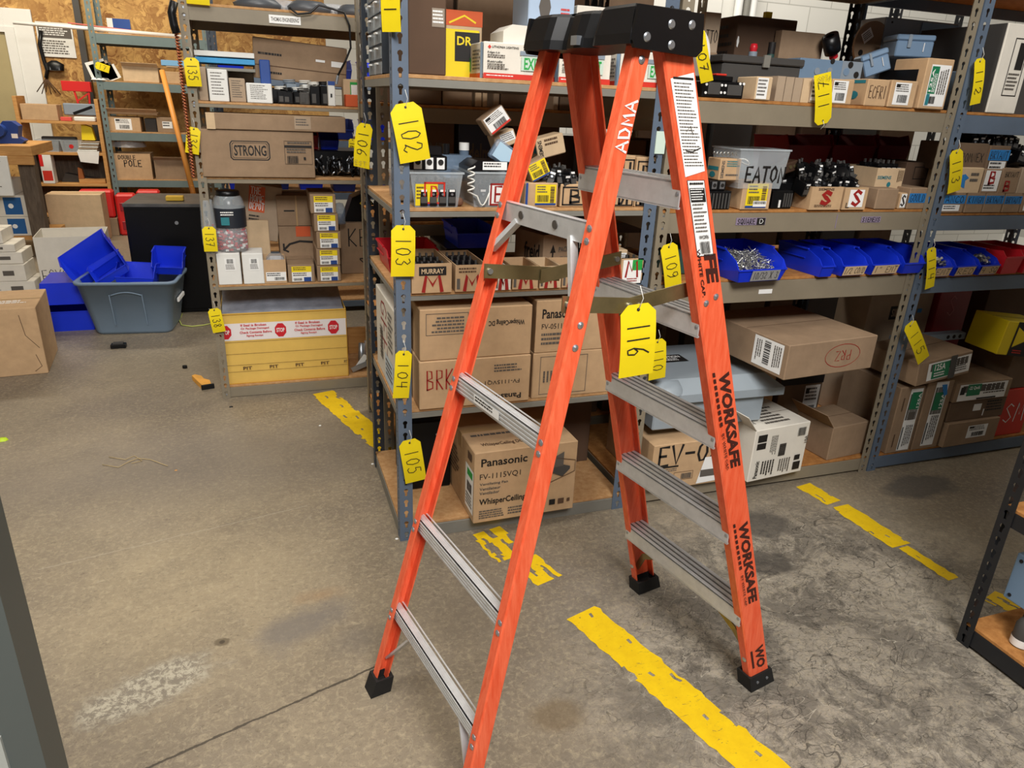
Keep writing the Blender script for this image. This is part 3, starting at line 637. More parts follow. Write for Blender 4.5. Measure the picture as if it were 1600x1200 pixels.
# spreaders
for e in (-1, 1):
    r0 = MB(); u = e*(RW(1.22)-.036); u2 = e*(RW(1.22)-.042)
    va = LV(1.22)-.028; vb = RV(1.22)+.03; vm = va+(vb-va)*.46
    def strap(mb, v0, z0, v1, z1, uu):
        mb.add([(uu+s_*.0016, v, z+q) for v, z in ((v0, z0), (v1, z1)) for q in (-.017, .017) for s_ in (-1, 1)], [(0,1,3,2), (4,6,7,5), (0,4,5,1), (2,3,7,6), (0,2,6,4), (1,5,7,3)], brass)
    strap(r0, va, 1.225, vm+.03, 1.20, u)
    for v in (va+.014, vm-.012, vm+.02): r0.cyl((u-.006, v, 1.225-.025*(v-va)/(vm-va+.03)), (u+.006, v, 1.225-.025*(v-va)/(vm-va+.03)), .007, steel, n=12)
    r0.build('spreader_bar', LAD)
    r1 = MB(); strap(r1, vm-.03, 1.20, vb, 1.23, u2)
    for v in (vb-.014,): r1.cyl((u2-.006, v, 1.228), (u2+.006, v, 1.228), .007, steel, n=12)
    r1.build('spreader_bar', LAD)
# plastic cap
cap = MB(); zb, zc = 1.688, 1.768; U = .180; v0, v1 = .034, .208
def ring(ins, z):
    pts = []
    def P(u, v): pts.append((u, v, z))
    a = U-ins; lo = v0+ins*1.15; hi = v1-ins
    P(a, lo); 
    # scalloped edge facing the rear
    for u, dv in ((.075, 0), (.062, .006), (.052, .03), (.036, .034), (.015, .016), (-.01, .012), (-.04, .016), (-.06, .034), (-.076, .03), (-.088, .006), (-.105, 0)): P(u, lo+dv)
    P(-a, lo); P(-a, hi)
    for u, dv in ((-.09, 0), (-.05, -.02), (.05, -.02), (.09, 0)): P(u, hi+dv)
    P(a, hi); return pts
rg = [ring(0, zb+.012), ring(.002, zb+.03), ring(.014, zc-.006), ring(.02, zc)]; n = len(rg[0]); vv = [p for q in rg for p in q]
cap.add(vv, [(j*n+i, j*n+(i+1) % n, (j+1)*n+(i+1) % n, (j+1)*n+i) for j in range(3) for i in range(n)], blackp)
cap.add(rg[3], [tuple(range(n))], blackp); cap.add([(p[0], p[1], zb+.012) for p in rg[0]], [tuple(range(n-1, -1, -1))], blackp)
for q, (u0, u1_) in enumerate(((-.09, -.05), (-.02, .02), (.05, .09))): cap.box(u0, u1_, v0+.05, v0+.13, zc, zc+.001, blackr)
co = cap.build('top_cap', LAD)
for e in (-1, 1):
    sk = MB()
    pl = [(v0+.002, 1.706), (v0+.010, 1.694), (v1-.012, 1.688), (v1+.001, 1.700), (v1-.006, 1.762), (v0+.012, 1.764)]
    vv = [(e*(U-.004), v, z) for v, z in pl]+[(e*(U+.004), v, z) for v, z in pl]
    m_ = len(pl); sk.add(vv, [tuple(range(m_)), tuple(range(2*m_-1, m_-1, -1))]+[(i, (i+1) % m_, (i+1) % m_+m_, i+m_) for i in range(m_)], blackp)
    for v, z in ((.070, 1.713), (.125, 1.738), (.175, 1.741), (.130, 1.704)): sk.cyl((e*(U+.003), v, z), (e*(U+.0065), v, z), .0095, steel, r2=.006, n=14)
    sk.build('cap_side_plate', co)

m = MB(); m.box(-.012, .008, v0+.006, v0+.018, 1.705, 1.722, steel); m.build('cap_clip', co)
# stickers and printing on the near front rail and near rear rail
def rail_face(side, e, z0, z1):
    V = RV if side > 0 else LV; h = (.0804 if side > 0 else .0401)/2
    a = Vector((RW(z0)*e, V(z0)-h, z0)); c_ = Vector((RW(z1)*e, V(z1)-h, z1)); u = c_-a
    return Face(a, (0, 1, 0), u, 2*h, u.length)
nr = rails[(1, 1)]
def zof(y): return 1.62*(1068-y)/ (1068-72)
f = rail_face(1, 1, 1.468, 1.662); m = MB(); f.poly(m, [(.16, 0), (.86, .06), (.90, 1.0), (.12, .93)], labelw); f.lines(m, .2, .09, .84, .9, 26, greyink, {}.get('x', 0) or 0, .4)
f.rect(m, .2, .93, .85, .95, ink); f.line(m, [(.3, .26), (.5, .25), (.8, .29)], .002, ink); f.line(m, [(.4, .45), (.55, .5), (.6, .42)], .0015, greyink); m.build('warning_sticker', nr)
f = rail_face(1, 1, 1.305, 1.462); m = MB(); f.rect(m, .2, 0, .8, 1, labelw); f.frame(m, .2, 0, .8, 1, .0012, ink); f.rect(m, .24, .72, .76, .90, ink); f.lines(m, .26, .73, .74, .89, 5, labelw, fill=.4)
f.lines(m, .26, .92, .74, .97, 1, ink); f.lines(m, .26, .30, .74, .70, 8, greyink, fill=.35); f.text(m, 'WC976', .34, .235, .68, .285, ink); f.bars(m, .34, .04, .68, .2, ink); m.build('spec_sticker', nr)
blackp2 = mat('rail_print', (62, 26, 20), .6)
def worksafe(z_hi, z_lo, full=True, txt='WORKSAFE'):
    f = rail_face(1, 1, z_lo, z_hi); m = MB()
    f.text(m, txt, .40, 0, .84, 1, blackp2, rot=90, bold=.045)
    if full:
        for i in range(9): f.rect(m, .17, .97-i*.062, .27, 1.0-.018-i*.062+.03, blackp2) if i < 9 else None
        f.text(m, 'BY WHITE CAP.', .19, .0, .28, .40, blackp2, rot=90)
    else: f.rect(m, .17, .1, .27, .9, blackp2)
    m.build('rail_lettering', nr)
worksafe(1.03, .77); worksafe(.60, .325); worksafe(.16, .075, False, 'WO')
f = rail_face(1, 1, 1.215, 1.30); m = MB(); f.text(m, 'FE', .44, .35, .88, 1.1, blackp2, rot=90, bold=.045); f.text(m, 'WHITE CAP.', .2, .0, .32, 1.25, blackp2, rot=90); m.build('rail_lettering', nr)
m = MB(); f = rail_face(-1, 1, 1.512, 1.608); f.hand(m, 'ADMA', .15, 0, .80, 1, labelw, rot=270, th=.0045); m.build('paint_marker_letters', rails[(-1, 1)])
# ------------------------------------------------------------------ shelving units
YF = 2.335
A1, A2, A3, A4, A5 = 1.664, 1.263, .980, .547, .066
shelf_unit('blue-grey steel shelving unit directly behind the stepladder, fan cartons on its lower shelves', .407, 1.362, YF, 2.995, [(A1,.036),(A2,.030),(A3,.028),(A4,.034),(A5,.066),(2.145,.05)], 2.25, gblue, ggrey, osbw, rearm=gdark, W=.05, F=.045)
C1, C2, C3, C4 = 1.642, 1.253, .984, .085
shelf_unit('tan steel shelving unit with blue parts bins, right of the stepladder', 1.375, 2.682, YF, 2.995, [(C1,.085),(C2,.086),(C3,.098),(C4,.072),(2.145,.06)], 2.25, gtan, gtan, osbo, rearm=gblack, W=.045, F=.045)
D1, D2, D3, D4 = 1.641, 1.236, .963, .083
shelf_unit('dark blue-grey shelving unit at the right edge, joined to the tan one', 2.69, 4.1, YF, 2.995, [(D1,.083),(D2,.075),(D3,.08),(D4,.073),(2.145,.06)], 2.3, gblue, gblue, osbo, W=.05, F=.045)
B1, B2, B3, B4, B5 = 1.965, 1.543, 1.191, .639, .07
YB = 3.965
shelf_unit('tan steel shelving unit behind, with the open yellow carton on its lowest shelf', -.285, .98, YB, 4.575, [(B1,.075),(B2,.028),(B3,.032),(B4,.028),(B5,.068)], 2.3, gtan, gtan, osbw, W=.042, F=.04)
F1, F2, F3, F4, F5 = 2.14, 1.648, 1.101, .563, .152
YR = 9.8
shelf_unit('grey-green steel rack against the chipboard wall at far left', -1.645, -.42, YR, 10.4, [(F1,.11),(F2,.10),(F3,.10),(F4,.09),(F5,.09)], 2.95, gteal, gteal, osbw, W=.06, F=.05, pitch=.07)
# unit backing onto the blue-grey one
G1, G2, G3, G4 = 1.574, 1.10, .62, .10
shelf_unit('grey shelving unit backing onto the blue-grey unit, seen through its gaps', .47, 1.93, 3.07, 3.62, [(G1,.07),(G2,.06),(G3,.06),(G4,.06)], 2.2, gtan, gtan, osbo, W=.045, F=.04)
shelf_unit('dark steel shelving unit behind the tan unit, mostly hidden', 2.0, 3.9, 3.5, 4.0, [(1.30,.06),(.8,.06),(.1,.06)], 2.5, gblack, gblack, osbo, W=.06, F=.045)
shelf_unit('grey-blue bin rack standing behind the tan unit that holds the yellow carton', -.25, 1.3, 5.6, 6.1, [(1.70,.06),(1.30,.06),(.93,.06),(.5,.06),(.1,.06)], 2.3, gdark, gblue, osbw, W=.045, F=.04)
# near rack at lower right
shelf_unit('dark steel shelving unit in the lower right corner, closest to the camera', 2.07, 2.56, .1, 1.295, [(.08,.07),(.52,.06),(.98,.06),(1.44,.06),(1.90,.06)], 2.25, gblack, gblack, osbo, W=.05, F=.045, pitch=.0463)  # upper boards are out of view, added to shade the right-hand bays
# near upright at lower left
b = MB(); np_ = mat('near_post_paint', (84, 90, 88), .45, var=.04, scale=3)
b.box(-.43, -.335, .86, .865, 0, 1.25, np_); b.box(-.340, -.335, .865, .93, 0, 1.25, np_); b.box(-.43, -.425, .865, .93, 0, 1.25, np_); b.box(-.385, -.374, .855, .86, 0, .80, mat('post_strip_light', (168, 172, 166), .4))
tag_(b.build('steel_upright'), 'grey-green steel upright very close to the camera at lower left', 'post')
# ------------------------------------------------------------------ parts bins
def hopper_bin(label, x, y, z, w, d, h, ma=bluebin, rz=0, group=None, card_=None, lip=.38, name='parts_bin', pitch=0):
    r = thing(name, label, 'bin', (x, y, z), (pitch, 0, rz), group); b = MB(); t = .0035; ti = w*.06
    prof = [(.0, 0), (d-.01, 0), (d, h), (d*.32, h), (.012, h*(lip+.28)), (-.012, h*lip)]
    def side(x0, x1, sgn):
        n = len(prof); o = [(x0+(ti*sgn if q[1] < h*.05 else 0), q[0], q[1]) for q in prof]; i = [(p[0]+t*sgn, p[1], p[2]) for p in o]
        b.add(o+i, [tuple(range(n)), tuple(range(2*n-1, n-1, -1))]+[(k, (k+1) % n, (k+1) % n+n, k+n) for k in range(n)], ma)
    side(0, 0, 1); side(w, w, -1)
    b.add([(ti,0,0),(w-ti,0,0),(w-ti,d-.01,0),(ti,d-.01,0),(ti,0,t),(w-ti,0,t),(w-ti,d-.01,t),(ti,d-.01,t)], [(3,2,1,0),(4,5,6,7)], ma)
    for yy, zz, a, c in ((0,0,-.012,lip*h),(d-.01,0,d,h)):
        q = [(ti,yy,0),(w-ti,yy,0),(w,a,c),(0,a,c)]; b.add(q+[(p[0],p[1]+t*(1 if yy == 0 else -1),p[2]) for p in q], [(0,1,2,3),(7,6,5,4),(3,2,6,7)], ma)
    for xx in (-.004, w-.002): b.bar((xx+.003, d*.3, h+.001), (xx+.003, d, h+.001), .006, .008, ma)
    b.bar((0, d, h), (w, d, h), .008, .008, ma); b.bar((0, -.013, lip*h), (w, -.013, lip*h), .006, .006, ma)
    for sx in (-.0012, w+.0012): b.bar((sx, d*.35, h*.62), (sx, d*.92, h*.62), .004, .003, ma)
    b.build('bin_shell', r)
    if card_:
        txt, cm, u0, u1 = card_; f = Face((0, -.003, 0), (1,0,0), Vector((0,-.012,lip*h)), w, lip*h); m = MB(); f.k = 3
        f.rect(m, u0, .1, u1, 1.0, cm); f.hand(m, txt, u0+.03, .25, u1-.03, .85, ink, th=.0028); m.build('bin_card', r)
    return r
def pb(px, py, Y): return at(px, py, Y=Y)
# ------------------------------------------------------------------ small repeated things
def breaker_proto():
    r = thing('circuit_breaker', 'black circuit breaker', 'circuit breaker', (0, 0, -5)); b = MB()
    b.box(-.0125, .0125, -.035, .035, 0, .055, blackp, .002); b.box(-.0125, .0125, -.018, .018, .055, .068, blackp, .002); b.box(-.011, .011, -.0355, -.030, .01, .03, charcoal)
    b.build('housing', r)
    m = MB(); m.box(-.0035, .0035, -.004, .006, .066, .082, charcoal, .001); m.build('toggle', r)
    m = MB(); m.cyl((0, -.0352, .038), (0, -.037, .038), .0042, steel, n=8); m.box(-.009, .009, -.0356, -.0348, .046, .053, labelw); m.build('terminal', r)
    return r
BR = breaker_proto(); BR_used = [False]
def breaker(x, y, z, rot, label, group):
    if not BR_used[0]:
        BR_used[0] = True; BR.location = (x, y, z); BR.rotation_euler = rot; BR['label'] = label; BR['group'] = group; return BR
    return dup(BR, (x, y, z), rot, label, group)
def breaker_rows(x0, x1, y, z, n, label, group, tilt=0.0, seed=1, rows=1, dy=.072, lay=False):
    rr = random.Random(seed)
    for j in range(rows):
        for i in range(n):
            x = x0+(x1-x0)*(i+.5)/n
            if lay: breaker(x+rr.uniform(-.006,.006), y+j*dy, z+rr.uniform(0,.006), (rr.uniform(-.35,.35), rr.uniform(-.35,.35), rr.uniform(-.5,.5)), label, group)
            else: breaker(x, y+j*dy, z, (tilt, 0, 0), label, group)
def handmark(t, u0, v0, u1, v1, ma=redink, th=.006, rot=0, pn='', face='f'): return [(pn, face, 'hand', t, u0, v0, u1, v1, ma, {'th': th, 'rot': rot})]
# ================================================================== BLUE-GREY UNIT (behind the ladder)
# top shelf
carton('tall dark brown carton at the left end of the top blue-grey shelf', .462, 2.36, A1, .118, .22, .30, kraftbrown, deco=[('tape_piece','f','rect',.62,.45,.95,.62,mat('clear_tape',(150,138,124),.2)), ('tape_piece','f','lines',.64,.47,.93,.6,4,labelw)])
r = thing('drawer_cabinet', 'small parts drawer cabinet behind the top left post of the blue-grey unit', 'drawer cabinet', (.425, 2.62, A1), (0, 0, 0))
b = MB(); b.box(0, .15, 0, .30, 0, .006, gdark); b.box(0, .15, 0, .30, .33, .336, gdark); b.box(0, .15, 0, .006, 0, .336, gdark); b.box(0, .15, .294, .30, 0, .336, gdark); b.box(.144, .15, 0, .3, 0, .336, gdark)
for i in range(1, 7): b.box(0, .145, .006, .294, i*.047-.002, i*.047+.001, gdark)
b.box(0, .145, .148, .151, 0, .336, gdark)
b.build('cabinet_frame', r)
for i in range(7):
    for j in range(2):
        m = MB(); y0 = .008+j*.144; m.box(-.004, .0, y0, y0+.138, i*.047+.004, i*.047+.042, clear); m.box(0, .14, y0, y0+.138, i*.047+.004, i*.047+.008, clear); m.box(-.012, -.004, y0+.05, y0+.09, i*.047+.034, i*.047+.039, labelw); m.box(.02, .12, y0+.02, y0+.12, i*.047+.009, i*.047+.02, cardg); m.build('drawer', r)
yb = pbx(694, 722, 45, 2.5, A1)
carton('yellow and black tool carton standing behind the exit sign boxes', yb[0], 2.50, A1, .12, .12, yb[2], yellowp, deco=[('','f','rect',.3,.35,1,.95,ink), ('','f','text','DR',.36,.68,.78,.86,yellowp)])
yo = pbx(697, 738, 16, 2.66, A1)
carton('orange printed carton at the back of the top blue-grey shelf', yo[0], 2.66, A1, .13, .12, yo[2], card2, deco=[('','f','rect',0,.78,1,1,orangep), ('','f','line',[(.1,.82),(.5,.93),(.8,.84)],.006,yellowp)])
def exitbox(label, px, Y, w, d, h, rz, grp='exit sign cartons on the top shelf'):
    p = at(px, 120, Y=Y)
    return carton(label, p.x, Y, A1, w, d, h, whitebox, rot=(0, 0, rz), group=grp, name='exit_sign_carton', deco=[
     ('','f','rect',0,0,1,.15,redp), ('','f','lines',.04,.05,.42,.1,1,labelw), ('','f','poly',[(.05,.86),(.075,.92),(.10,.86),(.075,.81)],redp), ('','f','text','LITHONIA LIGHTING',.11,.84,.48,.90,ink),
     ('','f','text','Edge-Lit',.05,.68,.22,.745,ink), ('','f','lines',.05,.55,.36,.66,2,greyink), ('','f','text','Retrofit',.05,.44,.26,.50,ink), ('','f','lines',.05,.24,.36,.41,3,greyink),
     ('','f','rect',.50,.68,.86,.80,lgrey), ('','f','rect',.52,.26,.84,.66,mat('sign_panel',(196,214,200),.4)), ('','f','text','EXIT',.56,.29,.80,.62,exitg),
     ('','l','rect',0,0,.2,1,bluep), ('','l','rect',0,0,1,.14,redp), ('','l','rect',.06,.2,.3,.6,exitg), ('','l','lines',.4,.2,.9,.8,6,greyink), ('','l','rect',.86,0,.99,.98,mat('pale_blue_print',(150,180,214),.6)),
     ('','r','lines',.1,.2,.9,.8,6,greyink)])
exitbox('white and red exit sign carton, leftmost, turned to show its side', 755, YF+.01, .238, .20, .105, 0.0)
exitbox('white and red exit sign carton seen between the ladder rails', 873, YF+.02, .185, .20, .112, 0.0)
exitbox('white and red exit sign carton just left of the front ladder rail', 968, YF+.02, .20, .20, .108, 0.0)
# open white housing and boxes stacked over the exit cartons
r = thing('light_fixture', 'white plastic light housing lying open on the left exit sign carton', 'light fixture', (.77, 2.38, A1+.1062)); b = MB()
b.prism([(0,0),(.20,0),(.235,.022),(.225,.05),(.03,.055),(.0,.035)], .14, whitebox); b.build('housing', r)
m = MB(); m.prism([(.19,.052),(.25,.005),(.31,.03),(.30,.055),(.24,.07)], .09, white); m.build('lamp_head', r)
m = MB(); m.tube([(.2+i*.012, -.003, .052+.012*math.sin(i*1.3)) for i in range(9)], .002, wirew); m.build('wire', r)
carton('pale blue-grey speaker-printed carton stacked under the picture edge', .865, 2.42, A1+.163, .16, .16, .12, mat('pale_blue_carton',(170,190,214),.6), deco=[('','f','poly',[(.35+.13*math.cos(a/8*2*PI),.5+.3*math.sin(a/8*2*PI)) for a in range(8)],greyink), ('','f','lines',.7,.3,.95,.5,2,redp)])
carton('white exit sign carton lying upside down above the others', 1.035, 2.42, A1+.113, .15, .15, .125, whitebox, deco=[('','f','text','EXIT',.42,.12,.8,.42,exitg,{'rot':180}), ('','f','rect',.03,.1,.18,.6,lgrey), ('','f','lines',.2,.1,.34,.5,4,greyink), ('','f','poly',[(.9+.05*math.cos(a/8*2*PI),.25+.12*math.sin(a/8*2*PI)) for a in range(8)],greyink)], name='exit_sign_carton')
carton('small white carton with a barcode beside the upside down exit carton', 1.20, 2.42, A1+.113, .12, .14, .13, whitebox, deco=[('','f','bars',.2,.1,.75,.35,ink), ('','f','lines',.15,.45,.85,.7,3,greyink)])
# second shelf
def bin_clear(label, x, y, z, w, d, h, deco=None, group=None, rz=0, ma=clear):
    r = thing('clear_bin', label, 'bin', (x, y, z), (0, 0, rz), group); b = MB(); ti = .016; t = .002
    for f, g in (((ti,ti*.5),(w-ti,ti*.5)), ((w-ti,ti*.5),(w-ti,d-ti)), ((w-ti,d-ti),(ti,d-ti)), ((ti,d-ti),(ti,ti*.5))):
        def o(p): return (0 if p[0] < w/2 else w, 0 if p[1] < d/2 else d)
        a, c = o(f), o(g); b.add([(f[0],f[1],0),(g[0],g[1],0),(c[0],c[1],h),(a[0],a[1],h)], [(0,1,2,3)], ma)
    b.add([(ti,ti*.5,.001),(w-ti,ti*.5,.001),(w-ti,d-ti,.001),(ti,d-ti,.001)], [(0,1,2,3)], ma)
    b.box(-.004, w+.004, -.004, .002, h-.004, h+.002, ma); b.box(-.004, w+.004, d-.002, d+.004, h-.004, h+.002, ma); b.box(-.004, .002, 0, d, h-.004, h+.002, ma); b.box(w-.002, w+.004, 0, d, h-.004, h+.002, ma)
    b.build('bin_shell', r); fc = Faces(w, d, h); fc.f = Face((0, ti*.5, 0), (1,0,0), Vector((0, -ti*.5, h)), w, h)
    for pn, mb in draw(r, MB(), fc, deco).items(): mb.build(pn, r)
    return r
x0, w_, h_ = pbx(641, 724, 270, YF+.01, A2)
bin_clear('clear plastic bin with a red framed letter D on its yellow label', x0, YF+.012, A2, w_, .22, h_, [('label','f','rect',.1,.05,.52,.68,yellowp), ('label','f','lines',.12,.2,.3,.6,4,brownink), ('label','f','rect',.3,.05,.52,.16,bluep), ('marker','f','frame',.26,.1,.66,.74,.006,redp), ('marker','f','hand','D',.36,.18,.56,.62,redp,{'th':.006})])
breaker_rows(x0+.03, x0+w_-.02, YF+.05, A2+.004, 4, 'black circuit breaker inside the clear bin marked D', 'breakers in the clear bin marked D', rows=2)
pt_ = thing('triple_breaker', 'black three-pole breaker with round white-rimmed eyes on the clear D bin', 'circuit breaker', (x0+.005, YF+.045, A2+h_+.004)); b = MB()
b.box(0, .125, 0, .07, 0, .045, blackp, .003); b.box(.01, .11, .01, .06, .045, .075, blackp, .003); b.build('housing', pt_)
for i in range(3):
    m = MB(); m.box(.014+i*.038, .040+i*.038, -.001, .001, .004, .04, labelw); m.cyl((.027+i*.038, -.001, .026), (.027+i*.038, -.004, .026), .009, ink, n=14); m.build('terminal', pt_)
x0, w_, h_ = pbx(736, 822, 270, YF+.01, A2)
bin_clear('clear plastic bin with a red marked label and a white cord spilling over', x0, YF+.012, A2, w_, .22, h_, [('label','f','rect',.34,.06,.62,.64,labelw), ('marker','f','frame',.36,.05,.66,.7,.006,redink), ('marker','f','hand','E',.42,.14,.6,.6,redink,{'th':.007})])
breaker_rows(x0+.03, x0+w_-.02, YF+.06, A2+.004, 4, 'black circuit breaker inside the clear bin with the white cord', 'breakers in the clear bin with the cord', rows=2, seed=4)
m = MB(); m.tube([(x0-.002+.012*math.cos(i*.9), YF+.004-.006*math.sin(i*.9)-.004, A2+h_+.02-i*.0032) for i in range(26)]+[(x0+.02+i*.006, YF+.000, A2+h_-.075-.03*math.sin(i*.5)) for i in range(8)], .0028, wirew)
tag_(m.build('coiled_cord'), 'white coiled phone cord hanging over the second clear bin', 'cord')
b = MB(); b.lathe([(.001, 0), (.012, .001), (.02, .008), (.02, .02), (.012, .027), (.001, .028)], mat('twine_brown', (120, 84, 64), .9, var=.2, scale=60), (x0-.035, YF+.05, A2)); tag_(b.build('twine_ball'), 'small brown roll lying between the two clear bins', 'roll')
# jug
jx = pbx(697, 756, 212, 2.43, A2)
r = thing('clear_jug', 'clear blue plastic jug with a white cap lying behind the clear bins', 'jug', (jx[0], 2.50, A2+.07)); b = MB()
b.box(-.01, .13, 0, .10, -.002, .085, clearb, .02); b.cyl((.095, .05, .084), (.095, .05, .10), .017, clearb); b.box(.01, .11, .0, .1, .01, .04, clearb); b.build('jug_body', r)
m = MB(); m.cyl((.095, .05, .10), (.095, .05, .125), .018, white); m.build('cap', r); m = MB(); m.cyl((.03, .05, .085), (.03, .05, .12), .012, blackp); m.build('spout', r)
b = MB(); b.box(.70, .92, 2.49, 2.72, A2, A2+.068, charcoal, .003); tag_(b.build('storage_tray'), 'dark tray beneath the clear blue jug', 'tray')
dv = thing('label_printer', 'dark flat device with a white printed plate on the second clear bin', 'device', (x0+.0, YF+.03, A2+h_+.004)); b = MB(); b.prism([(0,0),(.17,0),(.165,.028),(.03,.032),(0,.012)], .14, blackp); b.build('housing', dv); m = MB(); f = Face((.045, -.0005, .003), (1,0,0), (0,0,1), .085, .026); f.rect(m, 0,0,1,1,labelw); f.lines(m, .05,.2,.95,.85,2,ink); m.build('label', dv)
r = thing('clamshell_tray', 'pale blue plastic clamshell leaning over the second clear bin', 'package', (x0+.075, YF+.06, A2+h_+.05), (0, math.radians(32), 0)); b = MB()
b.box(0, .115, 0, .03, 0, .068, clearb, .006); b.box(.008, .107, -.002, .0, .008, .06, mat('pale_insert', (176, 206, 226), .5)); b.build('shell', r)
def small(label, px, py, Y, w, d, h, ang, ma, deco, z=None, rz=0, **k):
    p = at(px, py, Y=Y); return carton(label, p.x, Y, p.z if z is None else z, w, d, h, ma, rot=(0, math.radians(ang), rz), deco=deco, **k)
small('small carton tilted on a corner with a white and red label', 768, 214, 2.40, .088, .07, .062, -38, card3, lab('f',.08,.06,.96,.96,'ship')+[('label','f','rect',.08,.06,.96,.16,redp)])
small('small tan carton under the tilted labelled one', 777, 236, 2.46, .08, .07, .05, -22, card2, lab('f',.3,.3,.95,.9,'text'))
small('tilted tan carton with a blue-green side, behind the left ladder rail', 842, 250, 2.43, .105, .08, .068, -15, card2, [('','f','text','SIEMENS',.06,.1,.2,.9,ink,{'rot':270}), ('','f','lines',.3,.5,.9,.9,2,brownink), ('','l','rect',.1,.3,.9,.7,tealp)])
small('small carton with a yellow barcode label, tipped forward', 833, 286, YF+.02, .072, .06, .062, -27, card3, lab('f',.03,.05,.97,.95,'yel',base=yellowp))
x0, w_, h_ = pbx(822, 873, 286, YF+.01, A2)
carton('carton with a large yellow label, front of the second blue-grey shelf', x0, YF+.012, A2, w_, .12, h_, card, deco=lab('f',.3,.1,.94,.94,'yel',base=yellowp)+[('','f','rect',0,0,.07,1,bluep)])
x0, w_, h_ = pbx(876, 912, 288, YF+.01, A2)
def bcarton(label, pl, pr, pt2, t, z=A2, Y=YF+.012, dd=.12):
    x, w2, h2 = pbx(pl, pr, pt2, Y, z); return carton(label, x, Y, z, w2, dd, h2, card, deco=[('','f','frame',.06,.08,.94,.9,.005,ink), ('','f','hand',t,.25,.22,.8,.78,ink,{'th':.009})], group='black framed letter cartons')
bcarton('carton with a black framed letter B beside the yellow label', 877, 921, 288, 'B'); bcarton('carton with black framed letters right of the near ladder rail', 958, 992, 300, 'DY'); bcarton('carton with a black framed letter D under the aluminium tread', 993, 1018, 301, 'D')
bcarton('upper carton with a black framed letter B beside the white letter', 996, 1026, 246, 'B', z=A2+.052, Y=YF+.03)
bcarton('narrow upper carton with a white square letter', 974, 994, 243, 'J', z=A2+.052, Y=YF+.04)
breaker_rows(.945, 1.045, YF+.05, A2+.056, 4, 'black circuit breaker heaped behind the rear ladder rail', 'breakers heaped on the second blue-grey shelf', lay=True, rows=2, seed=9)
breaker_rows(1.06, 1.22, YF+.20, A2+.002, 6, 'black circuit breaker standing at the back of the second blue-grey shelf', 'breakers at the back of the second blue-grey shelf', rows=2, seed=9)
b = MB(); b.box(1.17, 1.19, 2.5, 2.55, A2+.0, A2+.16, redbin, .003); tag_(b.build('red_bar_tool'), 'upright red bar between the ladder rails on the second shelf', 'tool')
r = thing('plastic_bag', 'cloudy plastic bag bulging past the left post of the blue-grey unit', 'bag', (.43, 2.42, A2)); b = MB(); rr = random.Random(5)
for k in range(2):
    pass
prof = [(.02,0),(.055,.01),(.06,.05),(.054,.08),(.06,.098),(.05,.102)]
b.lathe(prof, bag, (.045, .12, 0), n=14, sx=.8, sy=2.0); b.build('bag_film', r); m = MB(); m.box(.02, .07, .06, .18, .004, .06, cardg, .004); m.build('contents', r)
# third shelf
def mbox(label, pl, pr, pt2, letter='M', ma=card, deco=None, dd=.26, top='MURRAY'):
    x, w2, h2 = pbx(pl, pr, pt2, YF-.004, A3); D = [('','f','hand',letter,.22,.06,.82,.60,redink,{'th':.013})]
    if top: D += [('','f','rect',.18,.6,.86,.9,ink), ('','f','text',top,.24,.66,.8,.83,card2)]
    else: D += [('','f','lines',.1,.66,.8,.9,2,brownink), ('','f','rect',.04,.1,.14,.5,greyink)]
    return carton(label, x, YF-.004, A3, w2, dd, h2, ma, deco=D+(deco or []), op=1, name='open_carton', group='open cartons with a red letter M')
x0, w_, h_ = pbx(643, 706, 412, YF, A3); W1 = (x0, w_, h_)
mbox('open carton with a red letter M and black heading strip, leftmost', 643, 706, 412)
mbox('open carton with a red letter M, left of the rear ladder rail', 712, 762, 414, top=None)
mbox('white open carton with a red letter M behind the rear ladder rail', 775, 799, 420, top=None, ma=whitebox, dd=.1)
mbox('open carton with a red letter M under the steel spreader bar', 802, 842, 416, top=None, dd=.16)
mbox('open orange-tan carton with a red letter M left of the near ladder rail', 845, 878, 416, top=None, dd=.16, ma=card2)
mbox('open carton with a red letter M half behind the near ladder rail', 880, 915, 416, top=None, dd=.16)
for (xa, xb, n, nm, sd) in ((x0+.01, x0+w_-.01, 5, 'leftmost', 1), (x0+w_+.02, x0+w_+.11, 4, 'second', 2)):
    breaker_rows(xa, xb, YF+.05, A3+.015, n, 'black circuit breaker in the %s open carton marked M' % nm, 'breakers in the %s carton marked M' % nm, rows=3, seed=sd, dy=.073)
x0, w_, h_ = pbx(972, 1006, 404, YF, A3)
carton('white and green topped open carton with a red M, right of the near rail', x0, YF, A3, w_, .16, h_, card, op=1, name='open_carton', deco=[('label','f','rect',.08,.05,.95,.95,labelw), ('label','f','rect',.5,.55,.95,.95,exitg), ('marker','f','hand','M',.15,.3,.85,.9,redink,{'th':.008}), ('label','f','lines',.3,.08,.9,.25,2,redink)])
breaker_rows(x0+.0, x0+w_, YF+.05, A3+.02, 3, 'black circuit breaker in the white and green labelled carton', 'breakers in the white and green labelled carton', rows=2, seed=3)
small('upright narrow carton with a white label beside the near rail', 962, 402, YF+.10, .05, .08, .11, 0, card2, lab('f',.2,.3,.9,.9,'ship'), z=A3)
f_ = pbx(850, 912, 366, 2.52, A3+.0)
carton('open brown carton with black lettering and an upward arrow', f_[0], 2.52, A3, .17, .18, .155, card3, rot=(0,0,.30), op=1, flaps='', name='open_carton', deco=[('','l','text','freid.',.35,.35,.95,.75,ink), ('','f','line',[(.28,.25),(.28,.6)],.007,ink), ('','f','poly',[(.2,.55),(.36,.55),(.28,.75)],ink), ('','f','text','PACK',.45,.55,.75,.68,greyink), ('','f','text','ENC',.5,.32,.75,.44,greyink)])
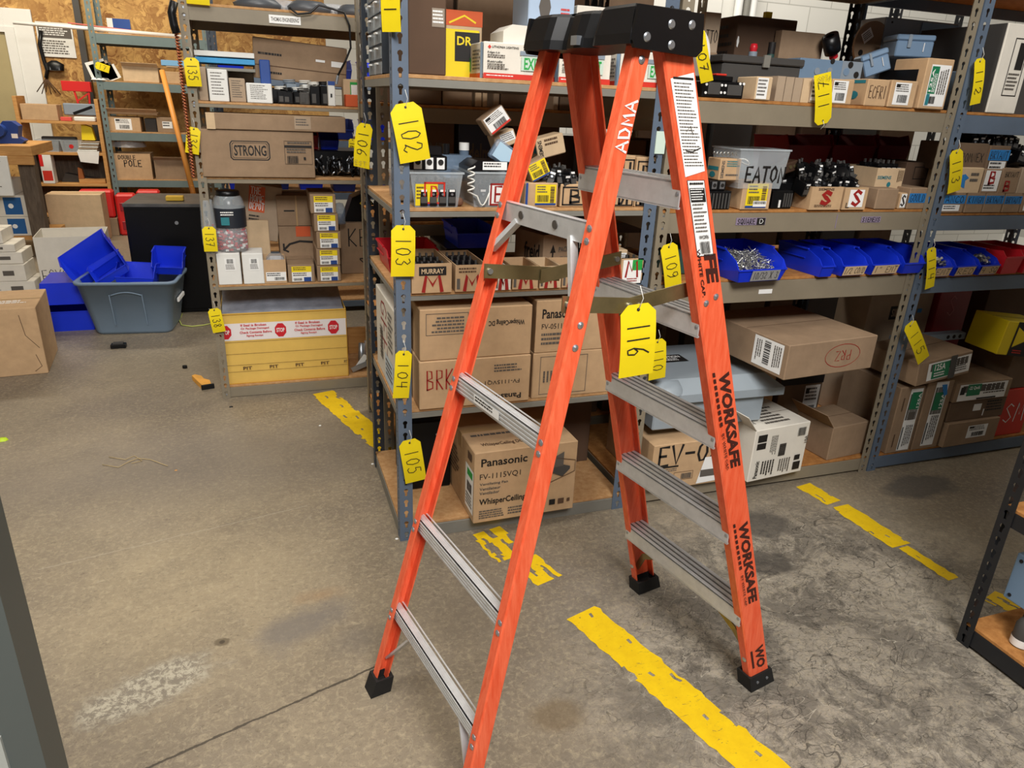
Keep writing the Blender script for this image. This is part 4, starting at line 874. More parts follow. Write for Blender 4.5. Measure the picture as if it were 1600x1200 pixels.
hopper_bin('red plastic parts bin behind the left post of the blue-grey unit', .43, 2.64, A3, .20, .25, .085, redbin, 0, lip=.7)
hopper_bin('blue plastic parts bin raised at the back of the third blue-grey shelf', .70, 2.66, A3+.085, .15, .22, .075, bluebin, 0, lip=.75)
b = MB(); b.box(.66, .90, 2.66, 2.95, A3, A3+.084, blackp, .004); tag_(b.build('storage_case'), 'dark case under the raised blue bin on the third shelf', 'case')
# fourth shelf
carton('white carton with red marker on its side, behind the left post', .418, 2.45, A4, .06, .42, .34, whitebox, deco=[('','l','hand','GFE',.30,.3,.62,.95,redink,{'th':.008,'rot':90}), ('label','l','rect',.5,.02,.95,.35,mat('pale_label',(196,214,228),.5)), ('label','l','lines',.55,.08,.9,.3,4,greyink), ('','l','lines',.7,.45,.95,.9,8,greyink), ('','l','bars',.25,.2,.4,.6,ink,{'rot':90})])
p0 = at(663, 570, Y=YF)
zt = at(700, 487, Y=YF).z; zm = at(663, 570, Y=YF).z+.012
xL = at(650, 640, Y=YF).x+.012; xR = at(829, 560, Y=YF).x
carton('fan carton lying upside down with red marker, lower of the two stacked', xL, YF-.005, A4, xR-xL, .40, zm-A4, card, deco=[('','f','text','Panasonic',.58,.08,.92,.2,ink,{'rot':180}), ('','f','text','FV-1115VQ1',.58,.42,.9,.52,ink,{'rot':180,'bold':False}), ('','f','lines',.66,.66,.93,.84,3,greyink), ('','f','hand','BRK',.05,.42,.30,.82,redink,{'th':.005}), ('label','l','rect',.0,.05,.25,.5,labelw), ('label','l','bars',.03,.08,.2,.45,ink)], name='fan_carton', group='stacked fan cartons')
carton('fan carton lying upside down on top of the one with red marker', xL+.004, YF, zm+.001, xR-xL-.006, .40, .40-.0 if False else (at(720, 482, Y=YF).z-zm), card, tape=False, deco=[('','f','text','WhisperCeiling DC',.60,.62,.93,.75,ink,{'rot':180}), ('','f','frame',.05,.5,.42,.92,.002,greyink), ('','f','lines',.08,.55,.38,.88,5,greyink,{'rot':180})], name='fan_carton', group='stacked fan cartons')
xq = at(836, 550, Y=YF).x
carton('fan carton marked with its maker and model, right of the stacked pair', xq, YF+.005, at(850,552,Y=YF).z, 1.30-xq, .38, at(860,470,Y=YF).z-at(850,552,Y=YF).z, card, deco=[('','f','text','Panasonic',.06,.66,.42,.84,ink), ('','f','text','FV-0511VQ1',.06,.44,.40,.56,ink,{'bold':False}), ('','f','lines',.06,.12,.34,.38,3,greyink)], name='fan_carton')
carton('carton with a vertical printed panel under the right-hand fan carton', xq-.003, YF+.005, A4, 1.28-xq, .38, at(850,552,Y=YF).z-A4-.001, card, deco=[('','f','frame',.08,.08,.36,.92,.002,greyink), ('','f','lines',.1,.3,.34,.6,6,greyink,{'rot':90}), ('','f','rect',.26,.68,.34,.86,greyink), ('','f','frame',.40,.08,.62,.92,.002,greyink)], name='printed_carton')
# fifth shelf
r = thing('black_case', 'plain black plastic case on the lowest blue-grey shelf, behind the post', 'case', (.47, 2.60, A5), (0, 0, -.05)); b = MB(); b.box(0, .20, 0, .25, 0, .31, blackcab, .006); b.build('case_body', r); m = MB(); m.cyl((.14, -.002, .25), (.14, -.005, .25), .005, steel); m.build('button', r)
r = thing('clear_tub', 'pale blue round plastic tub on top of the black case', 'tub', (.53, 2.70, A5+.312)); b = MB(); b.lathe([(.0, 0), (.06, 0), (.068, .07)], clearb, n=24); b.build('tub_body', r); m = MB(); m.lathe([(.072, .06), (.074, .075), (.0, .08)], mat('tub_lid', (150, 180, 204), .4), n=24); m.build('lid', r)
p0 = at(741, 822, Z=A5)
carton('large fan ceiling carton with black lettering on the lowest blue-grey shelf', p0.x, p0.y+.015, A5, .425, .40, at(741, 712, Y=p0.y).z-A5, card, rot=(0,0,.02), name='fan_carton', tape=True, deco=[
 ('','f','text','Panasonic',.06,.80,.50,.91,ink), ('','f','text','FV-1115VQ1',.05,.61,.44,.70,ink,{'bold':False}), ('','f','text','Ventilating Fan',.05,.53,.32,.575,greyink), ('','f','text','Ventilateur',.05,.47,.25,.51,greyink), ('','f','text','Ventilador',.05,.41,.24,.45,greyink),
 ('','f','text','WhisperCeiling DC',.05,.24,.62,.35,ink), ('','f','lines',.05,.05,.30,.18,4,greyink), ('','f','lines',.33,.06,.58,.18,3,greyink), ('','f','text','DC',.58,.80,.66,.86,greyink),
 ('','f','poly',[(.70,.62),(.86,.52),(.93,.62),(.93,.66),(.80,.72)],charcoal), ('','f','poly',[(.74,.80),(.86,.88),(.86,.68),(.74,.66)],greyink), ('','f','line',[(.72,.82),(.98,.74),(.98,.58),(.70,.44)],.003,brownink), ('','f','rect',.74,.12,.80,.20,ink), ('','f','rect',.83,.12,.89,.20,brownink), ('','f','rect',.92,.14,.95,.19,brownink),
 ('','t','lines',.06,.3,.5,.38,1,greyink), ('','t','text','WhisperCeiling DC',.1,.1,.5,.18,brownink), ('label','l','rect',.72,.10,.98,.72,labelw), ('label','l','rect',.78,.58,.95,.68,exitg), ('label','l','bars',.78,.36,.93,.5,ink), ('label','l','lines',.75,.14,.95,.32,4,greyink), ('','l','lines',.1,.3,.5,.7,7,brownink), ('','l','rect',.8,.82,.92,.93,brownink)])
carton('dark blue flat carton at the back of the lowest blue-grey shelf', .74, 2.74, A5, .32, .22, .36, mat('navy_carton',(48,58,82),.6), deco=[('','f','lines',.1,.75,.8,.9,2,bluep)])
carton('dark brown carton at the right end of the lowest blue-grey shelf', 1.20, 2.66, A5, .14, .28, .30, kraftbrown)
# ================================================================== TAN UNIT (right of the ladder)
def pz(px, py, Y): return at(px, py, Y=Y).z
def cc(label, pl, pr, pt2, Y, z0, d, ma=card, **k): return cb(label, pl, pr, pt2, Y, z0, d, ma, **k)
# --- top shelf, front row
x0, w_, h_ = pbx(1103, 1193, 121, YF, C1)
r = thing('breaker_assembly', 'black breaker assembly lying at the left end of the top tan shelf', 'electrical part', (x0, YF+.01, C1)); b = MB()
b.box(0, .17, 0, .10, 0, .055, blackp, .004); b.box(.01, .12, .0, .09, .055, .072, blackp, .003); b.build('housing', r)
for i, (a, c) in enumerate(((.012,.015),(.012,.042),(.075,.018),(.075,.042),(.09,.018),(.09,.042),(.15,.05),(.165,.05))):
    m = MB(); m.cyl((a, 0, c), (a, -.003, c), .0045, labelw, n=10); m.build('terminal', r)
m = MB(); m.box(.055, .098, .01, .06, .073, .080, redp, .002); m.build('red_strip', r)
for q in ((.10,.16,.045),(.02,.07,.05)): m = MB(); m.box(q[0], q[1], -.004, 0, .01, q[2], charcoal, .002); m.build('breaker_module', r)
cc('small carton with a white label end, beside the black breaker assembly', 1184, 1209, 120, YF+.0, C1, .12, card2, deco=lab('f',.05,.05,.72,.95,'text',n=5))
xx = 1217
for i in range(4):
    a, b_ = 1216+i*13.5, 1229+i*13.5
    x, w2, h2 = pbx(a, b_, 119+i*1.2, YF+.01, C1)
    carton(['grey-brown flat carton standing on edge, first of four beside the small carton', 'grey-brown flat carton standing on edge, second of four', 'grey-brown flat carton standing on edge, third of four', 'tan flat carton standing on edge, last of four before the hanging tag'][i], x, YF+.01, C1, w2*.96, .13, h2, (cardg, cardg, cardg, card2)[i], group='flat cartons standing on edge', op=1)
cc('carton with a blue and white label behind the upside down yellow tag', 1271, 1299, 122, YF+.005, C1, .13, cardg, deco=lab('f',.02,.1,.3,.9,'text'))
cc('tan carton with a white barcode label right of the upside down yellow tag', 1302, 1337, 124, YF+.004, C1, .13, card, deco=lab('f',.05,.06,.72,.94,'ship'))
c_ = cc('tan carton with black handwriting and a blue-green printed side', 1358, 1392, 124, YF+.005, C1, .13, card, deco=[('','f','hand','ECFRI',.1,.3,.92,.75,brownink,{'th':.0035}), ('','l','rect',.1,.84,.9,.96,tealp), ('','l','poly',[(.5+.2*math.cos(a/10*2*PI),.4+.16*math.sin(a/10*2*PI)) for a in range(10)],tealp)])
cc('tan carton with a white product label beside the handwritten one', 1395, 1436, 126, YF+.0, C1, .13, card, deco=lab('f',.14,.1,.76,.92,'ship'))
x0, w_, h_ = pbx(1440, 1458, 92, YF+.05, C1)
b = MB(); b.box(x0-.03, x0-.006, YF+.02, YF+.22, C1, C1+.145, blackp, .004); tag_(b.build('black_enclosure'), 'black steel panel box beside the green labelled carton', 'electrical box')
def green_carton(label, x, y, z, w2, d2, h2, rot=(0,0,0), **k): return carton(label, x, y, z, w2, d2, h2, card, rot=rot, deco=lab('f',.18,.06,.92,.88,'green')+[('label','f','rect',.20,.08,.32,.3,tealp)], **k)
x0, w_, h_ = pbx(1452, 1494, 92, YF-.01, C1)
green_carton('tan carton with a green and white label, right end of the top tan shelf', x0-.004, YF-.012, C1, w_*1.0, .16, h_)
# --- top shelf, second row
x0, w_, h_ = pbx(1120, 1243, 92, 2.50, C1)
r = thing('storage_case', 'charcoal lidded plastic case behind the black breaker assembly', 'storage case', (x0+.01, 2.47, C1)); b = MB(); b.box(.0, w_, 0, .2, 0, h_-.02, charcoal, .006); b.build('case_body', r)
m = MB(); m.box(-.008, w_+.008, -.008, .208, h_-.02, h_+.006, charcoal, .004); m.box(w_*.48, w_*.56, -.012, -.004, h_-.03, h_+.012, ggrey); m.build('lid', r)
x0, w_, h_ = pbx(1247, 1345, 94, 2.49, C1)
r = thing('junction_box', 'pale blue steel junction box with round knockouts on the top tan shelf', 'electrical box', (x0, 2.475, C1+.075)); b = MB()
b.box(0, w_, 0, .11, 0, h_-.075, boxblue, .003); b.box(w_*.67, w_, -.001, .0, 0, h_-.075, lgrey)
for u, v, rr_, ma in ((.28,.5,.013,lgrey),(.48,.55,.012,lgrey),(.75,.55,.014,boxblue),(.92,.45,.012,ink),(.8,.85,.012,ink),(.5,.95,.010,ink)):
    b.cyl((w_*u, -.001, (h_-.075)*v), (w_*u, -.003, (h_-.075)*v), rr_, ma, n=18)
b.build('steel_box', r)
b = MB(); b.box(x0, x0+w_, 2.48, 2.6, C1, C1+.074, cardg, .003); tag_(b.build('support_carton'), 'low carton under the pale blue steel junction box', 'box')
# --- top shelf, back row
cc('brown carton with dark stripes at the back of the top tan shelf', 1155, 1248, 28, 2.74, C1, .22, kraftbrown, deco=[('','l','lines',.05,.2,.9,.9,7,ink,{'fill':.4}), ('label','f','poly',[(.03+.02*math.cos(a),.7+.07*math.sin(a)) for a in range(6)],labelw)])
p = at(1198, 18, Y=2.78); b = MB(); b.box(p.x, p.x+.03, 2.78, 2.80, p.z-.05, p.z+.0, tagy); tag_(b.build('yellow_card'), 'small yellow card sticking up behind the brown striped carton', 'card')
cc('small open tan carton in front of the brown striped one', 1222, 1290, 50, 2.69, C1, .04, card3, op=1)
carton('grey and brown carton beside the top cap of the ladder', at(1103,30,Y=2.70).x, 2.70, C1, .07, .2, at(1103,18,Y=2.7).z-C1, cardg, deco=[('','f','rect',0,0,1,.55,card3), ('','f','hand','TTO',.1,.66,.9,.8,ink)])
r = thing('wire_spool', 'white round spool edge standing behind the ladder cap', 'spool', (at(1094,60,Y=2.62).x-.03, 2.62, C1+.125)); b = MB(); b.cyl((-.01, 0, 0), (.005, .0, 0), .124, white, n=40); b.cyl((.005, 0, 0), (.05, 0, 0), .05, cardg, n=24); b.build('flange', r)
b = MB(); p = at(1178, 72, Y=2.62); b.lathe([(.0,.03),(.012,.028),(.016,.015),(.013,0)], redbin, (p.x, 2.62, p.z-.02), n=12); b.cyl((p.x, 2.62, C1+.125), (p.x, 2.62, p.z-.02), .017, lgrey); tag_(b.build('spray_can'), 'grey can with a crimson cap on the charcoal case', 'can')
b = MB(); p = at(1206, 74, Y=2.62); b.cyl((p.x, 2.62, p.z-.025), (p.x, 2.62, p.z+.018), .014, ink); b.cyl((p.x, 2.62, C1+.125), (p.x, 2.62, p.z-.025), .0145, greenbin); tag_(b.build('bottle'), 'small dark bottle with a green band on the charcoal case', 'bottle')
p = at(1305, 70, Y=2.62); r = thing('tape_roll', 'black ribbed roll leaning behind the junction box', 'roll', (p.x, 2.64, p.z+.0), (0, math.radians(-35), .3)); b = MB(); b.lathe([(.014,-.03),(.030,-.03),(.032,0),(.030,.04),(.014,.04)], blackp, n=20, sx=1.2); b.build('roll_body', r); m = MB(); m.cyl((.0, 0, -.034), (0, 0, -.055), .017, redbin); m.build('red_core', r)
r = thing('cardboard_disc', 'round cardboard reel end with a white label, at the back of the top shelf', 'reel', (at(1362,70,Y=2.80).x, 2.80, at(1362,70,Y=2.8).z)); b = MB(); b.cyl((0,0,0), (0,.012,0), .095, card3, n=40); b.cyl((0,-.001,0), (0,-.0005,0), .0, card3); b.build('disc', r)
m = MB(); f = Face((-.045,-.002,.0), (1,0,.75), (-.75,0,1), .055, .045); f.rect(m,0,0,1,1,labelw); f.lines(m,.1,.15,.9,.85,4,greyink); m.build('label', r)
for q in ((-.05,-.045),(-.015,-.07),(-.03,-.055)):
    pass
m = MB(); m.cyl((-.055,-.001,-.035), (-.055,-.003,-.035), .012, ink); m.cyl((-.02,-.001,-.062), (-.02,-.003,-.062), .011, ink); m.build('reel_hole', r)
x0, w_, h_ = pbx(1384, 1500, 32, 2.80, C1)
r = thing('panel_enclosure', 'large blue-grey electrical enclosure door at the back of the top tan shelf', 'electrical box', (x0, 2.80, C1)); b = MB(); b.box(0, w_, 0, .15, 0, h_, lgrey, .004); b.box(w_*.49, w_, -.003, 0, 0, h_-.008, boxblue); b.box(0, w_*.47, -.003, 0, 0, h_-.008, lgrey); b.build('enclosure_body', r)
m = MB(); [m.cyl((w_*u, -.003, h_-.02), (w_*u, -.006, h_-.02), .004, ink, n=8) for u in (.08,)]; m.build('screw', r)
def encl(label, px, py, Y, w2, d2, h2, rz, tilt=0):
    p = at(px, py, Y=Y); r = thing('conduit_box', label, 'electrical box', (p.x, Y, p.z), (0, tilt, rz)); b = MB()
    b.box(0, w2, 0, d2, 0, h2*.72, boxblue, .004); b.box(-.003, w2+.003, -.003, d2+.003, h2*.73, h2, boxblue, .005); b.build('enclosure_body', r)
    m = MB(); m.cyl((w2, d2*.45, h2*.36), (w2+.002, d2*.45, h2*.36), .016, ink, n=20); m.build('knockout', r)
    m = MB(); m.box(w2*.28, w2*.38, -.006, -.002, h2*.4, h2*1.0, lgrey, .002); m.box(w2*.72, w2*.74, -.004, -.001, h2*.25, h2*.65, labelw); m.build('latch', r); return r
encl('blue-grey conduit box with a side knockout, standing before the enclosure door', 1397, 88, 2.60, .155, .13, .085, -.35)
encl('blue-grey conduit box tipped on its side beside the round reel end', 1352, 122, 2.52, .10, .09, .085, -.45, math.radians(-22))
b = MB(); b.box(at(1395,120,Y=2.5).x, at(1440,120,Y=2.5).x, 2.60, 2.73, C1, C1+.115, charcoal, .004); tag_(b.build('storage_case'), 'dark case under the standing blue-grey conduit box', 'case')
b = MB(); b.box(at(1352,120,Y=2.5).x-.0, at(1392,120,Y=2.5).x, 2.50, 2.59, C1, C1+.07, charcoal, .004); tag_(b.build('storage_case'), 'dark case under the tipped conduit box', 'case')
# --- second shelf
x0, w_, h_ = pbx(1114, 1156, 275, YF, C2)
b0 = C2
r = thing('breaker_block', 'black multi-pole breaker block with two silver eyes, lower left of the second tan shelf', 'circuit breaker', (x0, YF+.01, C2)); b = MB(); b.box(0, .10, 0, .09, 0, .068, blackp, .003)
for i in range(7): b.box(.004+i*.014, .010+i*.014, -.003, 0, .004, .06, charcoal)
b.box(0, .07, 0, .08, .069, .105, blackp, .003); b.build('housing', r)
for i in range(2): m = MB(); m.box(.008+i*.034, .028+i*.034, -.002, 0, .076, .102, steel); m.cyl((.018+i*.034, -.002, .089), (.018+i*.034, -.004, .089), .007, ink, n=12); m.build('terminal', r)
x0, w_, h_ = pbx(1128, 1161, 228, YF+.02, C2)
carton('small tan carton with green printing on top of the silver-eyed breaker block', x0, YF+.012, C2+.106, w_, .085, .078, card, deco=[('','f','text','SIEMENS',.06,.1,.2,.9,greyink,{'rot':270}), ('','f','lines',.3,.6,.95,.9,3,tealp), ('','f','lines',.3,.15,.9,.3,1,greyink), ('','l','rect',.1,.45,.9,.62,tealp), ('','l','poly',[(.5+.22*math.cos(a/10*2*PI),.25+.14*math.sin(a/10*2*PI)) for a in range(10)],tealp)])
m = MB(); m.tube([(x0-.02+i*.004, YF+.04, C2+.2+.008*math.sin(i*1.6)) for i in range(28)], .0014, copper); tag_(m.build('coil_spring'), 'thin coiled wire on top of the small tan carton', 'wire')
x0, w_, h_ = pbx(1164, 1206, 286, YF, C2)
carton('carton with a yellow and white barcode label under the clear bin', x0-.004, YF, C2, w_+.01, .16, h_, card, deco=lab('f',.14,.08,.86,.98,'yel',base=yellowp)+[('label','f','rect',.4,.12,.86,.34,labelw), ('label','f','bars',.42,.22,.84,.32,ink)])
x0, w_, h_ = pbx(1158, 1236, 234, YF-.01, C2+.079)
bin_clear('clear plastic bin with black handwriting, propped above the yellow labelled carton', x0, YF-.01, C2+.079, w_, .18, h_, [('marker','f','hand','EATON',.16,.18,1.0,.56,ink,{'th':.009})])
b = MB(); b.tube([(x0+.05+.05*math.cos(i*.5), YF+.07+.03*math.sin(i*.5), C2+.17+.01*math.sin(i)) for i in range(22)], .003, wirew); tag_(b.build('cable_coil'), 'white cable coiled inside the handwritten clear bin', 'cable')
r = thing('breaker_block', 'black multi-pole breaker block between the yellow label carton and the red S cartons', 'circuit breaker', (at(1211,320,Y=YF).x, YF+.02, C2)); b = MB(); b.box(0, .095, 0, .09, 0, .07, blackp, .004)
for i in range(4): b.box(.05+i*.011, .056+i*.011, -.003, 0, .008, .06, charcoal)
b.build('housing', r); m = MB(); m.box(.03, .038, -.003, 0, .006, .034, labelw); m.build('toggle', r)
p = at(1224, 276, Y=2.40); r = thing('bakelite_breaker', 'brown bakelite breaker tilted on the black breaker pile', 'circuit breaker', (p.x, 2.42, p.z), (0, math.radians(-16), 0)); b = MB(); b.box(0, .09, 0, .06, 0, .04, mat('bakelite_brown', (70, 52, 40), .35), .004); b.build('housing', r); m = MB(); m.cyl((.02,0,.02),(.02,-.003,.02),.007,brass); m.cyl((.05,0,.022),(.05,-.003,.022),.007,brass); m.cyl((.07,0,.02),(.07,-.003,.02),.006,brass); m.build('terminal', r)
b = MB(); b.box(p.x+.0, p.x+.085, 2.42, 2.5, C2, p.z-.027, blackp, .004); tag_(b.build('breaker_block'), 'black breaker block holding up the brown bakelite breaker', 'circuit breaker')
x0, w_, h_ = pbx(1270, 1319, 292, YF-.005, C2)
carton('open carton with a large dark red S and printed heading', x0, YF-.005, C2, w_, .24, h_, card, op=1, name='open_carton', deco=[('','f','text','SIEMENS',.2,.84,.7,.95,brownink), ('marker','f','hand','S',.3,.25,.68,.78,redink,{'th':.017}), ('','f','lines',.15,.1,.85,.22,2,brownink)])
x1, w1, h1 = pbx(1322, 1358, 293, YF-.005, C2)
carton('open carton with a red and black S on a white patch', x1, YF-.005, C2, w1, .24, h1, card, op=1, name='open_carton', deco=[('label','f','rect',.22,.12,.85,.9,labelw), ('marker','f','hand','S',.32,.2,.78,.85,redink,{'th':.014}), ('marker','f','hand','L',.1,.1,.3,.3,ink,{'th':.004})])
breaker_rows(x0-.03, x1+w1-.02, YF+.05, C2+h_*.6, 9, 'black circuit breaker heaped over the open cartons marked S', 'breakers heaped over the S cartons', lay=True, rows=3, dy=.06, seed=11)
breaker_rows(x0-.02, x1+w1-.03, YF+.07, C2+h_*1.15, 7, 'black circuit breaker heaped over the open cartons marked S', 'breakers heaped over the S cartons', lay=True, rows=2, dy=.06, seed=12)
x0, w_, h_ = pbx(1373, 1406, 295, YF-.0, C2)
carton('plain folded tan carton between the S cartons', x0, YF, C2, w_, .15, h_, card3)
carton('narrow carton with a black S on white', at(1405,320,Y=YF).x, YF+.004, C2, .038, .15, .065, card, deco=[('label','f','rect',.15,.1,.9,.95,labelw), ('marker','f','hand','S',.2,.2,.8,.85,ink,{'th':.008})])
x0, w_, h_ = pbx(1425, 1449, 294, YF, C2)
carton('carton with a blue tape strip beside the leaning post', x0, YF+.004, C2, w_+.03, .15, h_, card3, deco=[('tape_label','f','rect',0,.3,1,.75,bluetape), ('tape_label','f','hand','GOULD',.05,.35,.75,.7,ink,{'th':.003})])
x0, w_, h_ = pbx(1388, 1412, 250, YF+.05, C2+.075)
carton('large open tan carton of black parts raised behind the S cartons', at(1346,262,Y=2.50).x, 2.41, C2+.075, .145, .2, .082, card2, op=1, name='open_carton', deco=[('','f','text','SIEMENS',.05,.45,.55,.62,tealp), ('','f','poly',[(.5+.07*math.cos(a/10*2*PI),.2+.13*math.sin(a/10*2*PI)) for a in range(10)],tealp), ('','f','lines',.75,.3,.96,.9,4,brownink,{'rot':90})])
b = MB(); b.box(at(1346,262,Y=2.5).x, at(1346,262,Y=2.5).x+.145, 2.50, 2.61, C2, C2+.074, cardg, .003); tag_(b.build('support_carton'), 'low carton under the large open tan carton', 'box')
breaker_rows(at(1346,262,Y=2.5).x+.02, at(1346,262,Y=2.5).x+.13, 2.45, C2+.105, 4, 'black circuit breaker in the large open tan carton', 'breakers in the large open tan carton', rows=2, seed=13)
cc('dark brown carton with a framed print at the back right of the second tan shelf', 1418, 1462, 254, 2.50, C2, .2, kraftbrown, deco=[('','f','frame',.3,.6,.8,.9,.003,ink)])
for i, (a, c_, ma, t) in enumerate(((1232, 1300, darkred, 'dark red parts bin at the back of the second tan shelf, leftmost'), (1302, 1372, darkred, 'dark red parts bin at the back of the second tan shelf, middle'), (1374, 1424, darkred, 'dark red parts bin at the back of the second tan shelf, rightmost'))):
    x, w2, h2 = pbx(a, c_, 216, 2.72, C2+.09); hopper_bin(t, x, 2.72, C2+.09, w2*.97, .24, h2, ma, 0, group='dark red bins', lip=.8)
    b = MB(); b.box(x, x+w2*.95, 2.72, 2.9, C2, C2+.089, cardg, .003); tag_(b.build('support_carton'), 'low carton under the ' + t.split(',')[1].strip() + ' dark red bin', 'box')
b = MB(); p = at(1258, 250, Y=2.6); b.prism([(0,0),(.09,-.01),(.07,.035),(.02,.045)], .07, greenbin, o=(p.x, 2.6, C2+.11)); b.box(p.x, p.x+.08, 2.6, 2.66, C2, C2+.11, blackp, .004); tag_(b.build('green_part'), 'dark green plastic part lying behind the brown bakelite breaker', 'electrical part')
# beam writing
def beam_label(label, pl, pr, py0, py1, txt, z1, z0, ma=purplep, box=None):
    a = at(pl, (py0+py1)/2, Y=YF); c_ = at(pr, (py0+py1)/2, Y=YF); m = MB(); f = Face((a.x, YF+.002, z0), (1,0,0), (0,0,1), c_.x-a.x, z1-z0); f.rect(m, 0, 0, 1, 1, ma); f.k = 3
    f.hand(m, txt, .04, .15, .66 if box else .96, .85, ink, th=.0028)
    if box: f.rect(m, .70, .05, .98, .95, ink); f.hand(m, box, .76, .2, .94, .8, labelw, th=.0022)
    tag_(m.build('beam_label'), label, 'label')
z = pz(1170, 346, YF); beam_label('purple tape label with writing on the tan beam under the yellow-labelled carton', 1150, 1196, 340, 354, 'SQUARE', z+.014, z-.014, box='D')
z = pz(1360, 343, YF); beam_label('purple tape label on the tan beam below the S cartons', 1346, 1376, 339, 348, 'SIEMENS', z+.012, z-.012)
b = MB(); z = pz(1200, 455, YF); x = at(1186, 455, Y=YF).x; b.box(x, x+.065, YF+.001, YF+.0025, z-.01, z+.008, labelw); tag_(b.build('beam_label'), 'blank white sticker on the tan beam under the screw bin', 'label')
b = MB(); x = at(1307, 345, Y=YF).x; b.box(x, x+.003, YF+.001, YF+.0025, C2-.075, C2-.02, purplep); tag_(b.build('beam_label'), 'thin purple mark on the tan beam between the two written labels', 'label')
# --- third shelf: blue bins
x0, w_, h_ = pbx(1150, 1274, 384, YF, C3)
hopper_bin('large blue parts bin full of loose screws, leftmost on the tan shelf', x0-.02, YF-.055, C3, .235, .26, .115, bluebin, .06, card_=('10/32 X 3', mat('grey_tape', (150,150,150), .4), .28, .86), group='blue parts bins', lip=.42)
b = MB(); rr = random.Random(3)
for i in range(420):
    x = x0+.01+rr.random()*.17; y = YF-.03+rr.random()*.17; z = C3+.035+rr.random()*.02+.03*min(1, (y-YF+.03)/.1); a = rr.uniform(0, 2*PI); e = rr.uniform(-.7, .9); L_ = .028
    d = Vector((math.cos(a)*math.cos(e), math.sin(a)*math.cos(e), math.sin(e)))*L_; b.cyl((x, y, z), (x+d.x, y+d.y, z+d.z), .0013, copper, n=5, caps=False); b.cyl((x, y, z), (x-d.x*.08, y-d.y*.08, z-d.z*.08), .0034, copper, n=6)
tag_(b.build('loose_screws'), 'heap of loose silver screws filling the leftmost blue bin', 'screws', kind='stuff')
for i, (a, c_, txt, lb) in enumerate(((1283, 1300, None, 'narrow blue parts bin beside the screw bin'), (1316, 1356, '1/2 COND', 'blue parts bin with a card, third from the screw bin end'), (1362, 1407, '1" EMT', 'blue parts bin with a wide card, fourth on the tan shelf'), (1412, 1445, None, 'blue parts bin half behind the tan post'))):
    x, w2, h2 = pbx(a, c_, 380, YF, C3); hopper_bin(lb, x, YF-.02, C3, max(.07, w2), .26, .10, bluebin, .04, card_=(txt, card2, .06, .94) if txt else None, group='blue parts bins', lip=.45)
b = MB(); x0, w_, h_ = pbx(1128, 1136, 376, 2.42, C3); b.box(1.49, 1.63, 2.44, 2.62, C3, C3+.10, greenbin, .006); tag_(b.build('green_bin'), 'dark green plastic box behind the ladder rail, beside the screw bin', 'box')
# --- floor level of the tan unit
lg2 = mat('enclosure_pale_grey', (150, 160, 168), .45, var=.03, scale=4)
p = at(1196, 608, Y=2.18); p0 = at(1010, 640, Y=2.34)
zt = .46
r = thing('meter_enclosure', 'large pale grey lidded electrical enclosure resting on the handwritten fan carton', 'electrical box', (1.44, 2.32, .345), (0, 0, -.03)); b = MB()
b.box(.03, .56, .03, .50, 0, .15, lg2, .006); b.build('enclosure_body', r)
m = MB(); m.add([(0,0,.13),(.63,0,.13),(.63,.53,.13),(0,.53,.13),(0,0,.165),(.63,0,.165),(.63,.53,.165),(0,.53,.165),(.10,.06,.215),(.56,.06,.215),(.56,.47,.215),(.10,.47,.215)], [(3,2,1,0),(0,1,5,4),(1,2,6,5),(2,3,7,6),(3,0,4,7),(4,5,9,8),(5,6,10,9),(6,7,11,10),(7,4,8,11),(8,9,10,11)], lg2)
f = Face((.16,.25,.216), (1,0,0), (0,1,0), .14, .09); f.rect(m, 0,0,1,1,ink); f.text(m,'CAUTION',.1,.55,.9,.85,labelw); f.lines(m,.1,.1,.9,.45,2,labelw); m.build('lid', r)
m = MB(); m.lathe([(.0,.215),(.05,.212),(.075,.18),(.08,.166)], lg2, (.09,.07,0), n=20); m.build('lid_boss', r)
x0 = at(1022, 690, Y=2.31).x
carton('fan carton with large black marker writing under the grey enclosure', x0, 2.30, C4, at(1128,700,Y=2.3).x-x0+.03, .42, .215, card, name='fan_carton', deco=[('marker','f','hand','EV-08',.05,.55,.92,.95,ink,{'th':.012}), ('marker','f','line',[(.04,.50),(.34,.5)],.008,ink), ('','f','lines',.08,.38,.4,.46,2,greyink), ('','f','frame',.30,.18,.56,.36,.0016,brownink), ('','f','bars',.4,.2,.54,.32,greyink), ('label','f','poly',[(.62,.04),(.9,.06),(.9,.62),(.70,.62)],labelw), ('label','f','rect',.66,.18,.88,.34,greyink), ('','l','hand','EV',.2,.3,.8,.6,ink)])
p = at(1170, 762, Z=C4)
